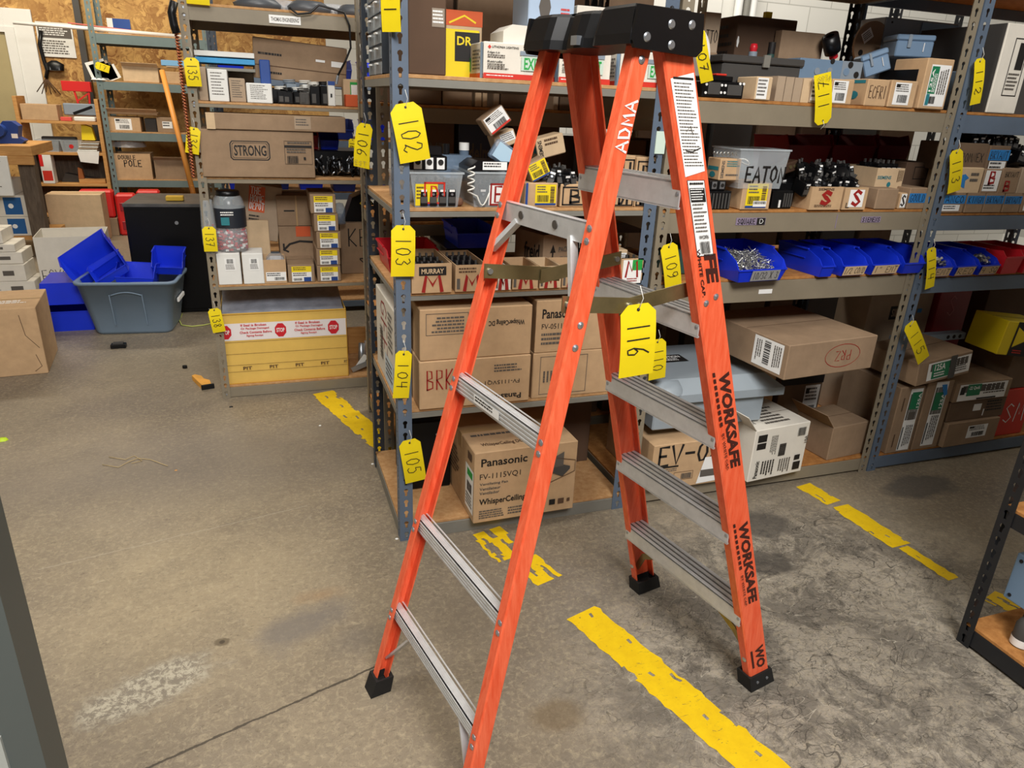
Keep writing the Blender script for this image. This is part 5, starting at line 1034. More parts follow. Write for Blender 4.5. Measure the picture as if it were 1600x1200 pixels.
carton('white fan carton with pictogram printing, tipped at the edge of the lowest tan shelf', p.x+.02, p.y+.04, C4, .315, .28, .25, whitebox, rot=(0,0,.10), name='fan_carton', op=0, deco=[('','f','rect',.06,.76,.22,.90,ink), ('','f','rect',.06,.62,.22,.74,ink), ('','f','lines',.3,.45,.42,.85,5,greyink,{'rot':90}), ('','f','rect',.48,.42,.6,.66,greyink), ('','f','bars',.48,.42,.6,.66,ink,{'rot':90}), ('','f','text','Panasonic',.08,.06,.15,.40,ink,{'rot':270}), ('','f','lines',.18,.06,.42,.38,5,ink,{'rot':90}), ('','f','lines',.5,.06,.72,.36,5,greyink,{'rot':90}), ('','f','rect',.80,.08,.93,.24,ink), ('','f','rect',.80,.28,.9,.38,ink), ('','f','bars',.78,.76,.92,.92,ink), ('','f','text','V01',.93,.6,.99,.75,greyink,{'rot':90}), ('','t','text','Panasonic',.05,.6,.18,.95,ink,{'rot':270}), ('','t','text','V01',.05,.2,.16,.45,ink,{'rot':180}), ('','t','lines',.3,.1,.8,.9,8,greyink), ('window','l','rect',.1,.05,.55,.7,mat('pale_blue_panel',(176,190,214),.5))], flaps='l')
carton('plain brown carton with a bent lid at the right end of the lowest tan shelf', at(1286,725,Y=2.36).x, 2.345, C4, .24, .22, .17, card3, rot=(0,0,.10), flaps='l')
carton('tan carton standing behind the white fan carton', 2.13, 2.66, C4, .20, .25, .524, card, deco=[('','f','frame',.3,.55,.6,.9,.003,brownink), ('','f','rect',.38,.6,.52,.7,brownink)])
carton('dark taped carton with a white label at the back of the lowest tan shelf', 2.345, 2.64, C4, .26, .26, .524, card4, deco=lab('f',.6,.12,.95,.5,'ship')+[('','f','rect',0,.52,1,.60,ink), ('','f','rect',.7,.8,.95,.92,ink)])
p = at(1190, 582, Y=2.16)
r_ = carton('long flat brown carton with a red circled word, overhanging the lowest tan bay', 1.915, 2.145, .612, .485, .50, .146, card3, rot=(0, 0, .09), deco=[('marker','f','line',[(.62+.2*math.cos(i/20*2*PI),.52+.34*math.sin(i/20*2*PI)) for i in range(21)],.0025,redink), ('marker','f','hand','PRZ',.53,.38,.72,.66,redink,{'th':.0035,'rot':180}), ('label','l','rect',.62,.10,.95,.94,labelw), ('label','l','bars',.74,.2,.81,.88,ink,{'rot':90}), ('label','l','lines',.64,.2,.71,.85,3,greyink,{'rot':90}), ('label','l','lines',.84,.2,.93,.85,4,greyink,{'rot':90})])
# ================================================================== BLUE-GREY UNIT AT THE RIGHT EDGE
x0, w_, h_ = pbx(1513, 1560, 102, YF+.02, D1)
r = thing('steel_enclosure', 'pale blue steel enclosure at the left end of the top right-hand shelf', 'electrical box', (x0, YF+.02, D1)); b = MB(); b.box(0, .075, 0, .3, 0, .15, boxblue, .004); b.build('enclosure_body', r); m = MB(); m.box(.075, .09, 0, .3, 0, .155, gdark, .003); m.build('cover', r)
carton('tall white carton with a black framed label at the right edge, top shelf', 2.845, YF+.0, D1, .16, .42, .33, whitebox, deco=[('','l','rect',0.0,0,.985,1,charcoal), ('label','f','frame',.35,.2,.85,.85,.004,ink), ('label','f','rect',.55,.5,.8,.8,ink), ('label','f','lines',.4,.25,.8,.46,5,greyink), ])  # charcoal left face is the shaded side of the white carton, painted in
carton('large dark grey carton behind the tall white one, top right shelf', 3.05, 2.50, D1, .30, .25, .30, charcoal)
def tb(label, pl, pr, pt2, z0, txt, ma=card3, extra=None, Y=YF+.0, d=.2, white_=False, tape=True, **k):
    x, w2, h2 = pbx(pl, pr, pt2, Y, z0)
    D = []
    if tape: D += [('tape_label','f','rect',0,.45,1,.85,bluetape), ('tape_label','f','hand',txt,.06,.5,.94,.8,ink,{'th':.0032})]
    return carton(label, x, Y, z0, w2*.98, d, h2, ma, deco=D+(extra or []), **k)
tb('low carton with blue tape and white label, first right of the post', 1478, 1512, 300, D2, 'ANCO', extra=[('label','f','rect',0,.1,.8,.4,labelw), ('label','f','lines',.05,.15,.75,.35,2,ink)], group='cartons with blue tape strips')
tb('low carton with blue tape, second right of the post', 1514, 1542, 301, D2, 'KINGM', group='cartons with blue tape strips')
tb('low carton with blue tape, third right of the post', 1543, 1572, 301, D2, 'BRYANT', group='cartons with blue tape strips')
tb('low carton with blue tape, fourth right of the post', 1573, 1600, 302, D2, 'BRYANT', group='cartons with blue tape strips')
tb('carton with a black letter on a white patch at the right picture edge', 1601, 1640, 302, D2, '', tape=False, extra=[('label','f','rect',.1,.1,.8,.95,labelw), ('marker','f','hand','E',.2,.2,.7,.85,ink,{'th':.007})])
ZQ = D2+.082
tb('tan carton with a torn blue label in the middle row, right unit', 1504, 1540, 262, ZQ, '', tape=False, ma=card2, extra=[('label','f','poly',[(.02,.3),(.3,.2),(.26,.5),(.4,.6),(.2,.75),(.02,.7)],bluetape), ('','f','lines',.45,.35,.9,.8,2,greyink)])
tb('carton with a red B on a white card, middle row of the right unit', 1541, 1568, 264, ZQ, '', tape=False, extra=[('label','f','rect',.06,.1,.94,.94,labelw), ('marker','f','hand','B',.25,.42,.75,.9,redink,{'th':.011}), ('label','f','lines',.1,.15,.9,.36,2,ink)])
tb('carton with a dark red B and handwriting, middle row of the right unit', 1569, 1598, 263, ZQ, '', tape=False, extra=[('marker','f','hand','B',.2,.12,.65,.5,redink,{'th':.010}), ('','f','hand','BRYANT',.15,.66,.9,.86,ink,{'th':.0025})])
tb('pinkish carton at the right picture edge, middle row', 1599, 1640, 262, ZQ, '', tape=False, ma=cardg)
ZR = ZQ+.088
tb('open brown carton with handwriting on the top row of the right unit', 1500, 1548, 224, ZR, '', tape=False, ma=card4, Y=YF+.02, extra=[('','f','hand','ROMNEX',.15,.35,.9,.65,ink,{'th':.003})])
tb('carton with blue tape and a white label on the top row of the right unit', 1549, 1582, 228, ZR, 'BRYANT', ma=card4, Y=YF+.01, extra=[('label','f','rect',.1,.02,.9,.42,labelw), ('label','f','lines',.15,.08,.85,.38,2,ink)])
breaker_rows(2.88, 3.15, YF+.08, ZR+.08, 8, 'black circuit breaker heaped on the top row of the right unit', 'breakers heaped on the right unit', lay=True, rows=2, seed=21)
breaker_rows(3.10, 3.28, YF+.03, ZR+.03, 6, 'black circuit breaker heaped at the right picture edge', 'breakers heaped at the right picture edge', lay=True, rows=2, seed=22)
for i, (a, c_, txt, lb, ma) in enumerate(((1462, 1492, 'EMT', 'blue parts bin of fittings, first right of the joined posts', bluebin), (1495, 1530, 'RED', 'blue parts bin, second right of the joined posts', bluebin), (1533, 1566, '4 SQ', 'blue parts bin of fittings, third right of the joined posts', bluebin), (1569, 1600, None, 'red plastic parts bin right of the three blue ones', redbin), (1603, 1640, None, 'red plastic parts bin at the right picture edge', redbin))):
    x, w2, h2 = pbx(a, c_, 377, YF, D3); hopper_bin(lb, x, YF-.02, D3, w2*.97, .26, .098, ma, .05, card_=(txt, card2, .06, .94) if txt else None, group='parts bins on the right unit', lip=.45 if ma is bluebin else .8)
for i, px in enumerate((1478, 1548)):
    b = MB(); rr = random.Random(30+i); q = at(px, 410, Y=YF)
    for k in range(40):
        x = q.x-.03+rr.random()*.07; y = YF+.01+rr.random()*.08; z = D3+.04+rr.random()*.03; a = rr.uniform(0, 6.28); b.cyl((x, y, z), (x+.012*math.cos(a), y+.012*math.sin(a), z+.008), .006, copper, n=8)
    tag_(b.build('metal_fittings'), 'small steel fittings in the %s blue bin right of the posts' % ('first', 'third')[i], 'fittings', kind='stuff')
# floor level of right unit
carton('tall brown carton with a long green label, leftmost in the lowest right bay', 2.78, YF+.0, D4, .15, .36, .345, card3, rot=(0,0,0), deco=lab('f',.42,.03,.92,.97,'text',n=1)+[('label','f','rect',.5,.66,.9,.92,greenp), ('label','f','text','125A',.78,.68,.88,.9,labelw,{'rot':270}), ('label','f','rect',.55,.5,.8,.62,greyink), ('label','f','lines',.55,.08,.85,.42,4,greyink,{'rot':90}), ('label','f','rect',.44,.05,.48,.4,ink), ('','f','rect',.16,.1,.2,.3,brownink), ('','f','rect',.18,.65,.22,.85,brownink)])
carton('tall brown carton with a green label and blue tape, second in the lowest right bay', 2.945, YF+.0, D4, .165, .36, .36, card3, deco=lab('f',.30,.05,.78,.99,'text',n=1)+[('label','f','rect',.36,.58,.74,.84,greenp), ('label','f','text','125A',.60,.6,.72,.82,labelw,{'rot':270}), ('label','f','lines',.4,.12,.7,.5,4,greyink,{'rot':90}), ('label','f','rect',.32,.08,.36,.4,ink), ('tape_label','f','poly',[(.5,.95),(.7,.95),(.8,.8),(.68,.78)],bluetape)])
carton('low brown carton with a white shipping label in the lowest right bay', 3.125, YF-.02, D4, .36, .36, .13, card3, rot=(0,0,.02), deco=lab('f',.40,.28,.78,.8,'ship'))
carton('flat brown carton with black print and a small tag on the shipping label carton', 3.125, YF+.0, D4+.131, .38, .36, .105, card4, deco=[('','f','lines',.65,.3,.95,.9,4,ink), ('label','f','rect',.42,.45,.56,.8,labelw), ('label','f','rect',.61,.15,.63,.5,labelw)])
carton('brown carton with a long green and white label, third layer in the right bay', 3.12, YF-.01, D4+.24, .37, .36, .10, card3, rot=(0,0,.0), deco=lab('f',.06,.06,.92,.92,'text',n=1)+[('label','f','rect',.2,.3,.44,.9,greenp), ('label','f','text','-22 Qwik',.22,.6,.42,.8,labelw), ('label','f','rect',.08,.4,.16,.8,ink), ('label','f','lines',.5,.3,.9,.8,4,greyink), ('label','f','rect',.4,.08,.75,.16,ink)])
carton('brown carton with a green label and dark tape lying askew on the tall pair', 2.80, YF-.05, D4+.37, .34, .30, .115, card3, rot=(0, math.radians(-6), .05), deco=lab('f',.18,.12,.98,.88,'text',n=1)+[('label','f','rect',.26,.16,.58,.82,greenp), ('label','f','text','125A',.3,.5,.5,.78,labelw), ('label','f','lines',.3,.2,.55,.42,2,labelw), ('label','f','lines',.7,.2,.95,.8,6,greyink), ('packing_tape','f','rect',.58,0,.7,1,charcoal)])
x0, w_, h_ = pbx(1420, 1532, 470, 2.52, .62)
carton('grey-brown carton with a black name strip under the right-hand bins', x0, 2.74, D4, .42, .22, .72, cardg, deco=[('','f','rect',.34,.76,.72,.86,ink), ('','f','text','SIEMENS',.37,.78,.69,.84,cardg), ('label','f','rect',.78,.80,.85,.83,bluetape)])
carton('dark red carton with a pale letter S right of the name strip carton', x0+.43, 2.71, D4, .22, .26, .70, darkred, deco=[('','f','hand','S',.3,.8,.6,.95,mat('faded_pink',(190,110,110),.6),{'th':.006})])
r = thing('steel_channel', 'grey galvanised channel with holes behind the askew carton', 'channel', (2.93, 2.56, .56), (0, 0, 0)); b = MB(); b.box(0, .46, 0, .05, 0, .035, lgrey, .002)
for i in range(3): b.cyl((.34+i*.04, -.001, .018), (.34+i*.04, .001, .018), .010, ink, n=14)
b.build('channel_body', r)
carton('tall dark carton at the back of the lowest right bay, beside the dark red one', 3.66, 2.70, D4, .38, .26, .72, kraftbrown)
carton('black and yellow carton with a blue data label at the right edge', 3.345, YF+.01, D4+.47, .28, .20, .17, yellowp, rot=(0, math.radians(6), -.12), deco=[('','f','rect',.22,0,1,1,ink), ('','f','poly',[(.26,.25),(.26,.85),(.6,.55)],yellowp), ('','f','text','Dryfit',.4,.82,.75,.95,yellowp), ('','f','lines',.3,.05,.55,.18,2,redp), ('label','f','rect',.62,.08,.98,.85,mat('pale_blue_label',(150,180,225),.5)), ('label','f','lines',.66,.14,.94,.8,6,bluep)])
carton('low dark carton under the black and yellow one at the right edge', 3.50, YF+.03, D4+.262, .24, .24, .19, card4)
carton('orange-red carton with white letters at the right edge of the lowest bay', 3.52, YF+.02, D4, .2, .3, .26, redp, deco=[('','f','hand','SM',.1,.3,.9,.7,labelw,{'th':.006})])
# ================================================================== NEAR RACK, LOWER RIGHT
r = thing('steel_enclosure', 'pale grey steel box with corner screws inside the near dark rack', 'electrical box', (2.135, 1.02, .20), (0, 0, .0)); b = MB(); b.box(0, .17, 0, .225, 0, .165, boxblue, .004); b.box(.09, .16, .02, .20, -.118, 0, charcoal, .003); b.build('enclosure_body', r)
for y, z in ((.02,.02),(.205,.02),(.205,.145)): m = MB(); m.cyl((-.001, y, z), (-.003, y, z), .006, ink, n=8); m.build('screw', r)
r = thing('metal_plate', 'bare grey metal plate leaning at the front of the near dark rack', 'metal plate', (2.088, .86, .082), (0, 0, 0)); b = MB(); b.box(0, .006, 0, .215, 0, .10, steel, .001); b.build('plate', r); m = MB(); m.cyl((-.0005,.17,.07),(-.0015,.17,.07),.007,ink); m.build('hole', r)
r = thing('water_bottle', 'dark bottle with a blue cap and pale base on the near dark rack', 'bottle', (2.145, 1.155, .082)); b = MB(); b.lathe([(.0,0),(.026,0),(.028,.02),(.028,.07),(.020,.09),(.012,.098)], charcoal, n=20); b.build('bottle_body', r); m = MB(); m.lathe([(.029,.002),(.0295,.028)], labelw, n=20); m.build('label', r); m = MB(); m.cyl((0,0,.098),(0,0,.112),.014,bluep); m.build('cap', r)
carton('brown carton on the upper board of the near dark rack', 2.14, .80, .522, .3, .36, .22, card3)
for i, (z, lb) in enumerate(((.982, 'third'), (1.442, 'fourth'), (1.902, 'top'))):  # unseen cartons, added to block light towards the right-hand unit
    for k in range(3): carton('unseen shading carton, %s along the %s board of the near dark rack' % (('nearest', 'middle', 'farthest')[k], lb), 2.13, .16+k*.37, z, .36, .33, .34, (card3, card4, card)[(i+k) % 3], group='added shading cartons on the near dark rack')
for k in range(2): carton('unseen shading carton, %s on the second board of the near dark rack' % ('nearest', 'second')[k], 2.13, .13+k*.33, .522, .36, .30, .36, (card3, card4)[k], group='added shading cartons on the near dark rack')  # more unseen cartons added as light blockers
# ================================================================== TAN UNIT BEHIND (with the yellow carton)
YC = YB+.005
# top
r = thing('plastic_bag', 'grey plastic sacking piled on the very top of the rear tan unit', 'bag', (-.05, 4.05, B1)); b = MB(); rr = random.Random(8)
for i in range(6): b.lathe([(.0,0),(.09,.0),(.10,.03),(.06,.06),(.0,.065)], bag if i % 2 else mat('dark_bag',(70,74,80),.4), (.12+i*.12, .1+.06*(i % 2), 0), n=10, sx=1.2, sy=1)
b.build('bag_film', r)
m = MB(); pts = [at(px, py, Y=YB-.02) for px, py in ((452,12),(465,22),(485,20),(498,8),(520,14),(538,20),(546,40),(548,75),(540,95),(528,118))]; m.tube(pts, .005, blackp); m.cyl(pts[-1], pts[-1]+Vector((-.01,0,-.04)), .008, steel); tag_(m.build('hanging_cable'), 'black cable with a silver plug hanging over the rear tan unit', 'cable')
b = MB(); a = at(420, 26, Y=YB); c_ = at(470, 36, Y=YB); f = Face((a.x, YB+.001, (a.z+c_.z)/2-.018), (1,0,0), (0,0,1), c_.x-a.x, .036); f.rect(b, 0,0,1,1,labelw); f.text(b,'THOMAS ENGINEERING',.06,.25,.94,.75,greyink); tag_(b.build('beam_label'), 'white paper label with black capitals on the top beam of the rear tan unit', 'label')
cb('long brown carton lying across the rear tan unit above the papers', 391, 538, 62, 4.12, B2+.118, .25, card3, rot=(math.radians(4),math.radians(3.5),0), deco=[('','f','rect',0,.33,1,.35,brownink), ('','f','lines',.05,.55,.3,.66,1,ink), ('','f','rect',.66,.58,.76,.64,labelw), ('','f','rect',.83,.5,.96,.64,labelw), ('','f','lines',.08,.1,.3,.2,1,ink), ('','f','line',[(.1,.25),(.12,.32),(.14,.25)],.004,ink)])
b = MB(); x0, w_, h_ = pbx(391, 538, 62, 4.10, B2); b.box(x0+.03, x0+w_-.10, 4.20, 4.34, B2, B2+.075, blackp, .004); tag_(b.build('storage_case'), 'dark case holding up the long brown carton', 'case')
def paper_stack(label, pl, pr, pt2, Y, z, d=.22, ma=white, group=None, rz=0):
    x, w2, h2 = pbx(pl, pr, pt2, Y, z); r = thing('paper_box', label, 'box', (x, Y, z), (0, 0, rz), group); b = MB(); b.box(0, w2, 0, d, 0, h2, ma, .003); b.build('carton', r); m = MB(); f = Face((0,0,0),(1,0,0),(0,0,1),w2,h2); f.lines(m,.15,.15,.85,.9,8,greyink,fill=.3); m.build('print', r); return r
paper_stack('white bag-like carton with printed lines behind the yellow tag 135', 323, 354, 108, YC+.01, B2)
paper_stack('low pale carton beside the white printed one, rear tan unit', 357, 382, 122, YC+.02, B2, ma=cardg)
paper_stack('stack of white folded leaflets in the middle of the rear tan unit', 384, 424, 130, YC+.0, B2, rz=-.03)
b = MB(); b.box(at(308,120,Y=YC).x, at(322,120,Y=YC).x, YC+.02, YC+.2, B2, B2+.15, cardg, .003); tag_(b.build('small_carton'), 'grey carton edge behind the left post of the rear tan unit', 'box')
rr = random.Random(4)
x0 = at(430, 150, Y=YC).x; x1 = at(508, 150, Y=YC).x
for i in range(9):
    x = x0+(x1-x0)*i/9+.01; h = .05+rr.random()*.05; r = thing('power_supply', ['black power adapter with coiled lead, leftmost on the shelf of leaflets', 'black plastic part lying second from the leaflets', 'grey connector block among the black adapters', 'black upright adapter among the loose electronics', 'dark ribbed part in the middle of the loose electronics', 'white plastic plug among the black adapters', 'black adapter leaning towards the blue white carton', 'grey bracket next to the blue white carton', 'black part tucked behind the blue white carton'][i], 'electronic part', (x, YC+.04+rr.random()*.08, B2), (0, 0, rr.uniform(-.4, .4))); b = MB()
    ma = (blackp, blackp, lgrey, blackp, charcoal, white, blackp, ggrey, blackp)[i]; b.box(0, .05, 0, .07, 0, h, ma, .004); b.box(.01,.03,-.003,0,.01,h*.6,charcoal); b.build('housing', r); m = MB(); m.tube([(.02+.03*math.cos(t*.8), .03+.03*math.sin(t*.8), h+.004+.001*t) for t in range(16)], .003, ma if i % 3 else wirew); m.build('lead', r)
cb('white and blue carton standing at the right of the loose electronics', 512, 523, 127, YC, B2, .09, white, deco=[('','f','rect',0,.84,1,1,bluep), ('','f','rect',.3,.35,.55,.5,ink), ('','r','lines',.1,.1,.9,.9,6,greyink)])
cb('green and white carton behind the white and blue one', 536, 566, 124, YC+.1, B2+.0, .09, card2, deco=[('','f','rect',.35,.3,.9,.9,exitg), ('','f','rect',.4,.35,.85,.8,labelw)])
cb('orange carton at the front right of the rear tan unit', 540, 560, 148, YC, B2, .08, orangep)
x0, w_, h_ = pbx(313, 332, 84, YC+.12, B2)
for i, (ma, t) in enumerate(((white, 'stack of papers, topmost left of the long brown carton'), (mat('sky_blue_folder',(60,150,206),.5), 'sky blue folder under the papers on the rear tan unit'), (ggrey, 'grey binder under the sky blue folder'))):
    b = MB(); zz = B2+.215-i*.03; b.box(-.245, .03, YC+.1, YC+.36, zz-.012 if i < 2 else B2+.14, zz+.012 if i < 2 else zz+.0, ma, .002); tag_(b.build('folder'), t, 'folder')
b = MB(); b.box(-.235, .02, YC+.24, YC+.5, B2, B2+.139, cardg, .003); tag_(b.build('support_carton'), 'carton under the sky blue folder', 'box')
r = thing('blue_case', 'dark blue plastic case right of the sky blue folder', 'case', (.05, YC+.09, B2+.001)); b = MB(); b.box(0, .05, 0, .05, 0, .20, bluep, .004); b.build('case_body', r)
# shelf 3
x0 = at(314, 240, Y=YB-.01).x; x1 = at(491, 240, Y=YB-.01).x; zs = at(330, 202, Y=YB-.01).z
carton('large carton with a framed block-letter word on its side, behind the yellow tag 136', x0, YB-.01, B3, x1-x0, .32, zs-B3, card3, name='large_carton', deco=[('','f','poly',[(.25,.42),(.27,.37),(.58,.37),(.60,.42),(.60,.72),(.58,.78),(.27,.78),(.25,.72)],ink), ('','f','poly',[(.26,.43),(.275,.39),(.575,.39),(.59,.43),(.59,.71),(.575,.76),(.275,.76),(.26,.71)],card3), ('','f','poly',[(.268,.44),(.282,.41),(.568,.41),(.582,.44),(.582,.70),(.568,.74),(.282,.74),(.268,.70)],ink), ('','f','poly',[(.272,.45),(.286,.42),(.564,.42),(.578,.45),(.578,.69),(.564,.73),(.286,.73),(.272,.69)],card3), ('','f','text','STRONG',.285,.46,.568,.69,ink),
 ('','f','frame',.73,.30,.98,.80,.0015,ink), ('','f','rect',.73,.66,.98,.71,ink), ('','f','lines',.76,.72,.96,.78,1,greyink), ('','f','lines',.75,.52,.97,.64,2,greyink), ('','f','bars',.75,.32,.85,.48,ink), ('','f','text','1',.90,.4,.92,.46,ink)])
x0, w_, h_ = pbx(321, 562, 180, YB-.02, zs)
carton('long flat carton lying on top of the framed-word carton', x0, YB-.02, zs+.002, w_*.9, .20, .075, card3, deco=[('','f','rect',0,0,.06,1,card2), ('','f','rect',.62,.15,.74,.95,cardg), ('','f','lines',.63,.3,.73,.8,3,greyink)])
hopper_bin('small blue parts bin right of the framed-word carton', at(500,230,Y=4.15).x, 4.15, B3+.13, .10, .16, .10, bluebin, lip=.45, group='bins beside the framed-word carton')
hopper_bin('narrow red parts bin between the framed-word carton and the blue bin', at(492,230,Y=4.12).x-.01, 4.16, B3+.13, .032, .16, .11, redbin, lip=.6, group='bins beside the framed-word carton')
b = MB(); b.box(.27, .56, 4.1, 4.4, B3, B3+.127, blackp, .004); tag_(b.build('storage_case'), 'black case under the small red and blue bins', 'case')
m = MB(); rr = random.Random(6)
for i in range(30):
    t = i*.5; m.tube([(.30+i*.008+.02*math.cos(a*.9+t), 4.0+rr.random()*.07, B3+.03+.03*math.sin(a*.9+t)+rr.random()*.05) for a in range(6)], .005, blackp if i % 3 else steel)
tag_(m.build('chain_heap'), 'heap of black chain and wire right of the framed-word carton', 'chain', kind='stuff')
# shelf 4
paper = None
for i, (a, c_) in enumerate(((337, 374), (377, 410))):
    x, w2, h2 = pbx(a, c_, 396, YC, B4); carton(['plain white carton with a small barcode label, left of its twin', 'plain white carton with a small barcode label, right of its twin'][i], x, YC, B4, w2, .16, h2, white, deco=[('label','f','rect',.33,.45,.80,.85,labelw), ('label','f','bars',.42,.68,.7,.82,ink), ('label','f','lines',.36,.48,.76,.65,4,greyink)], group='pair of plain white cartons')
    if i == 0: WX, WH = x, h2
r = thing('candy_jar', 'clear plastic jar with a black lid half full of red candies', 'jar', (WX+.082, YC+.085, B4+WH+.001)); b = MB()
b.lathe([(.0,.001),(.072,.001),(.080,.012),(.080,.11),(.074,.118),(.080,.126),(.080,.23),(.070,.27),(.055,.29)], clear, n=24); b.build('jar_body', r)
m = MB(); m.lathe([(.0,.310),(.050,.310),(.058,.306),(.060,.285),(.058,.283)], blackp, n=24); m.build('lid', r)
m = MB(); m.lathe([(.0815,.126),(.0815,.225)], mat('jar_label_dark',(40,44,52),.4), n=24); f = Face((-.05,-.083,.135),(1,0,0),(0,0,1),.10,.08); f.rect(m,.1,.1,.5,.6,tealp); f.lines(m,.1,.65,.9,.95,2,labelw); m.build('label', r)
m = MB(); rr = random.Random(2)
for i in range(260):
    a = rr.uniform(0, 2*PI); q = .072*math.sqrt(rr.random())if i > 160 else .070; z = rr.uniform(.008, .112); x, y = q*math.cos(a), q*math.sin(a); m.box(x-.008, x+.008, y-.006, y+.006, z-.005, z+.006, candy if i % 3 else labelw, .002)
o = m.build('candies', r); o['kind'] = 'stuff'
r = thing('candy_bag', 'clear bag with red candies behind the candy jar', 'bag', (WX-.02, YC+.02, B4+WH+.001)); b = MB(); b.lathe([(.0,0),(.03,0),(.038,.05),(.036,.14),(.03,.27)], clear, n=12); b.build('bag_film', r); m = MB()
for i in range(50):
    a = rr.uniform(0, 2*PI); q = .026*math.sqrt(rr.random()); z = rr.uniform(.004, .15); m.box(q*math.cos(a)-.006, q*math.cos(a)+.006, q*math.sin(a)-.005, q*math.sin(a)+.005, z, z+.009, candy, .001)
o = m.build('candies', r); o['kind'] = 'stuff'
x0 = at(355, 300, Y=4.30).x
carton('pale carton with an orange square logo, tilted behind the candy jar', x0+.0, 4.24, B4+.21, .245, .22, .30, cardg, rot=(0, math.radians(9), .0), deco=[('','f','poly',[(.32,.50),(.66,.50),(.64,.96),(.30,.96)],orangep), ('','f','hand','THE',.33,.82,.56,.94,labelw,{'th':.004,'rot':0}), ('','f','hand','HOME',.33,.68,.63,.80,labelw,{'th':.004}), ('','f','hand','DEPOT',.33,.54,.65,.66,labelw,{'th':.004}), ('','f','lines',.34,.32,.62,.44,2,ink)])
b = MB(); b.box(x0-.02, x0+.17, 4.24, 4.45, B4, B4+.15, cardg, .004); tag_(b.build('support_carton'), 'pale carton under the tilted one with the orange logo', 'box')
carton('pale tan carton standing behind the plain white pair', x0-.0, 4.19, B4, .20, .03, .30, card2)
x0, w_, h_ = pbx(434, 482, 350, 4.30, B4)
carton('brown carton with a black curved arrow print behind the small cartons', x0, 4.22, B4, .22, .28, h_, card3, deco=[('','f','line',[(.1,.50),(.25,.62),(.5,.68),(.8,.66)],.012,ink), ('','f','line',[(.1,.62),(.1,.5),(.2,.46)],.010,ink), ('sticker','f','rect',.42,.78,.78,1.0,orangep)])
x0, w_, h_ = pbx(418, 480, 300, 4.32, B4+h_)
carton('upper brown carton with a short arrow print, above the curved arrow one', x0+.04, 4.22, B4+pbx(434,482,350,4.30,B4)[2]+.002, .20, .28, h_*.95, card3, deco=[('','f','line',[(.2,.5),(.45,.5)],.008,ink), ('','f','rect',.5,0,.54,1,cartape)])
cc('small open tan carton with a white label between the white pair and the yellow labels', 411, 446, 406, YC-.0, B4, .16, card, op=1, deco=[('label','f','rect',.08,.1,.98,.48,labelw), ('label','f','lines',.12,.28,.9,.44,2,ink), ('label','f','bars',.45,.14,.9,.26,ink)])
m = MB(); x = at(430, 405, Y=YC).x; m.box(x-.045, x+.05, YC+.02, YC+.14, B4+.06, B4+.14, bag, .02); tag_(m.build('bagged_parts'), 'crumpled plastic bag sticking out of the small open tan carton', 'bag')
def ylab(label, pl, pr, pt2, z, d=.30, dx=0, group='cartons with a yellow, white and blue label'):
    x, w2, h2 = pbx(pl, pr, pt2, YC, z); return carton(label, x, YC, z, w2, d, h2, card3, deco=lab('f',.14,.06,.88,.92,'sq',base=yellowp), group=group), h2
ylab('single low carton with a yellow, white and blue label left of the stack', 449, 491, 414, B4)
z = B4
for i, (pl, pr, pt2, nm) in enumerate(((495, 532, 415, 'lowest'), (494, 531, 389, 'second'), (494, 532, 362, 'middle'), (490, 528, 334, 'fourth'), (484, 524, 304, 'topmost'))):
    _, h2 = ylab('yellow, white and blue labelled carton, %s in the stack of five' % nm, pl, pr, pt2, z); z += h2+.0015
x0 = at(535, 440, Y=4.12).x
carton('brown carton with the handwritten word KEEP at the right of the rear tan unit', x0, 4.14, B4, .36, .30, at(550,348,Y=4.14).z-B4, card3, deco=[('marker','f','hand','KEEP',.10,.55,.80,.88,ink,{'th':.007}), ('marker','f','line',[(.3,.3),(.55,.3),(.45,.1),(.3,.28)],.007,ink), ('marker','f','line',[(.45,.3),(.45,.5)],.006,ink)])
zk = at(550,348,Y=4.14).z
r = thing('tool_bag', 'black item with yellow marks on top of the carton marked KEEP', 'bag', (x0+.03, 4.18, zk+.002)); b = MB(); b.prism([(0,0),(.18,0),(.2,.06),(.12,.16),(.05,.13)], .14, blackp); b.build('bag_body', r); m = MB(); m.prism([(.09,.10),(.13,.14),(.16,.10),(.15,.09),(.13,.12),(.1,.09)], .002, yellowp, o=(0,-.003,0)); m.prism([(.12,.06),(.17,.08),(.165,.04)], .002, yellowp, o=(0,-.003,0)); m.build('yellow_mark', r)
r = thing('black_ball', 'small clear bottle of dark liquid beside the topmost stacked carton', 'bottle', (x0-.0, 4.10, zk+.002)); b = MB(); b.lathe([(.0,0),(.03,0),(.032,.08),(.02,.11),(.0,.115)], clearb, n=14); b.build('bottle_body', r)
# shelf 5: the yellow carton
YY = YB+.03; x0 = at(352, 575, Y=YY).x; x1 = at(544, 570, Y=YY).x; zt = at(450, 486, Y=YY).z; W_ = x1-x0; H_ = zt-B5; stop = mat('stop_red',(200,30,44),.5)
D = [('','f','rect',0,.62,1,.86,mat('shipping_tape_white',(232,226,226),.4))]
for cx in (.03, .46, .89):
    rx, ry = .045, .095; oc = [(cx+rx*math.cos(PI/8+k*PI/4)/.924, .74+ry*math.sin(PI/8+k*PI/4)/.924) for k in range(8)]
    D += [('','f','poly',oc,stop), ('','f','text','STOP',cx-.032,.71,cx+.032,.77,labelw)]
for cx in (.15, .58):
    for k, t in enumerate(('If Seal is Broken', 'Or Package Damaged', 'Check Contents Before', 'Signing Receipt')): D.append(('','f','text',t,cx+(.0,.0,-.01,.04)[k],.815-k*.05,cx+(.20,.22,.24,.17)[k],.848-k*.05,stop))
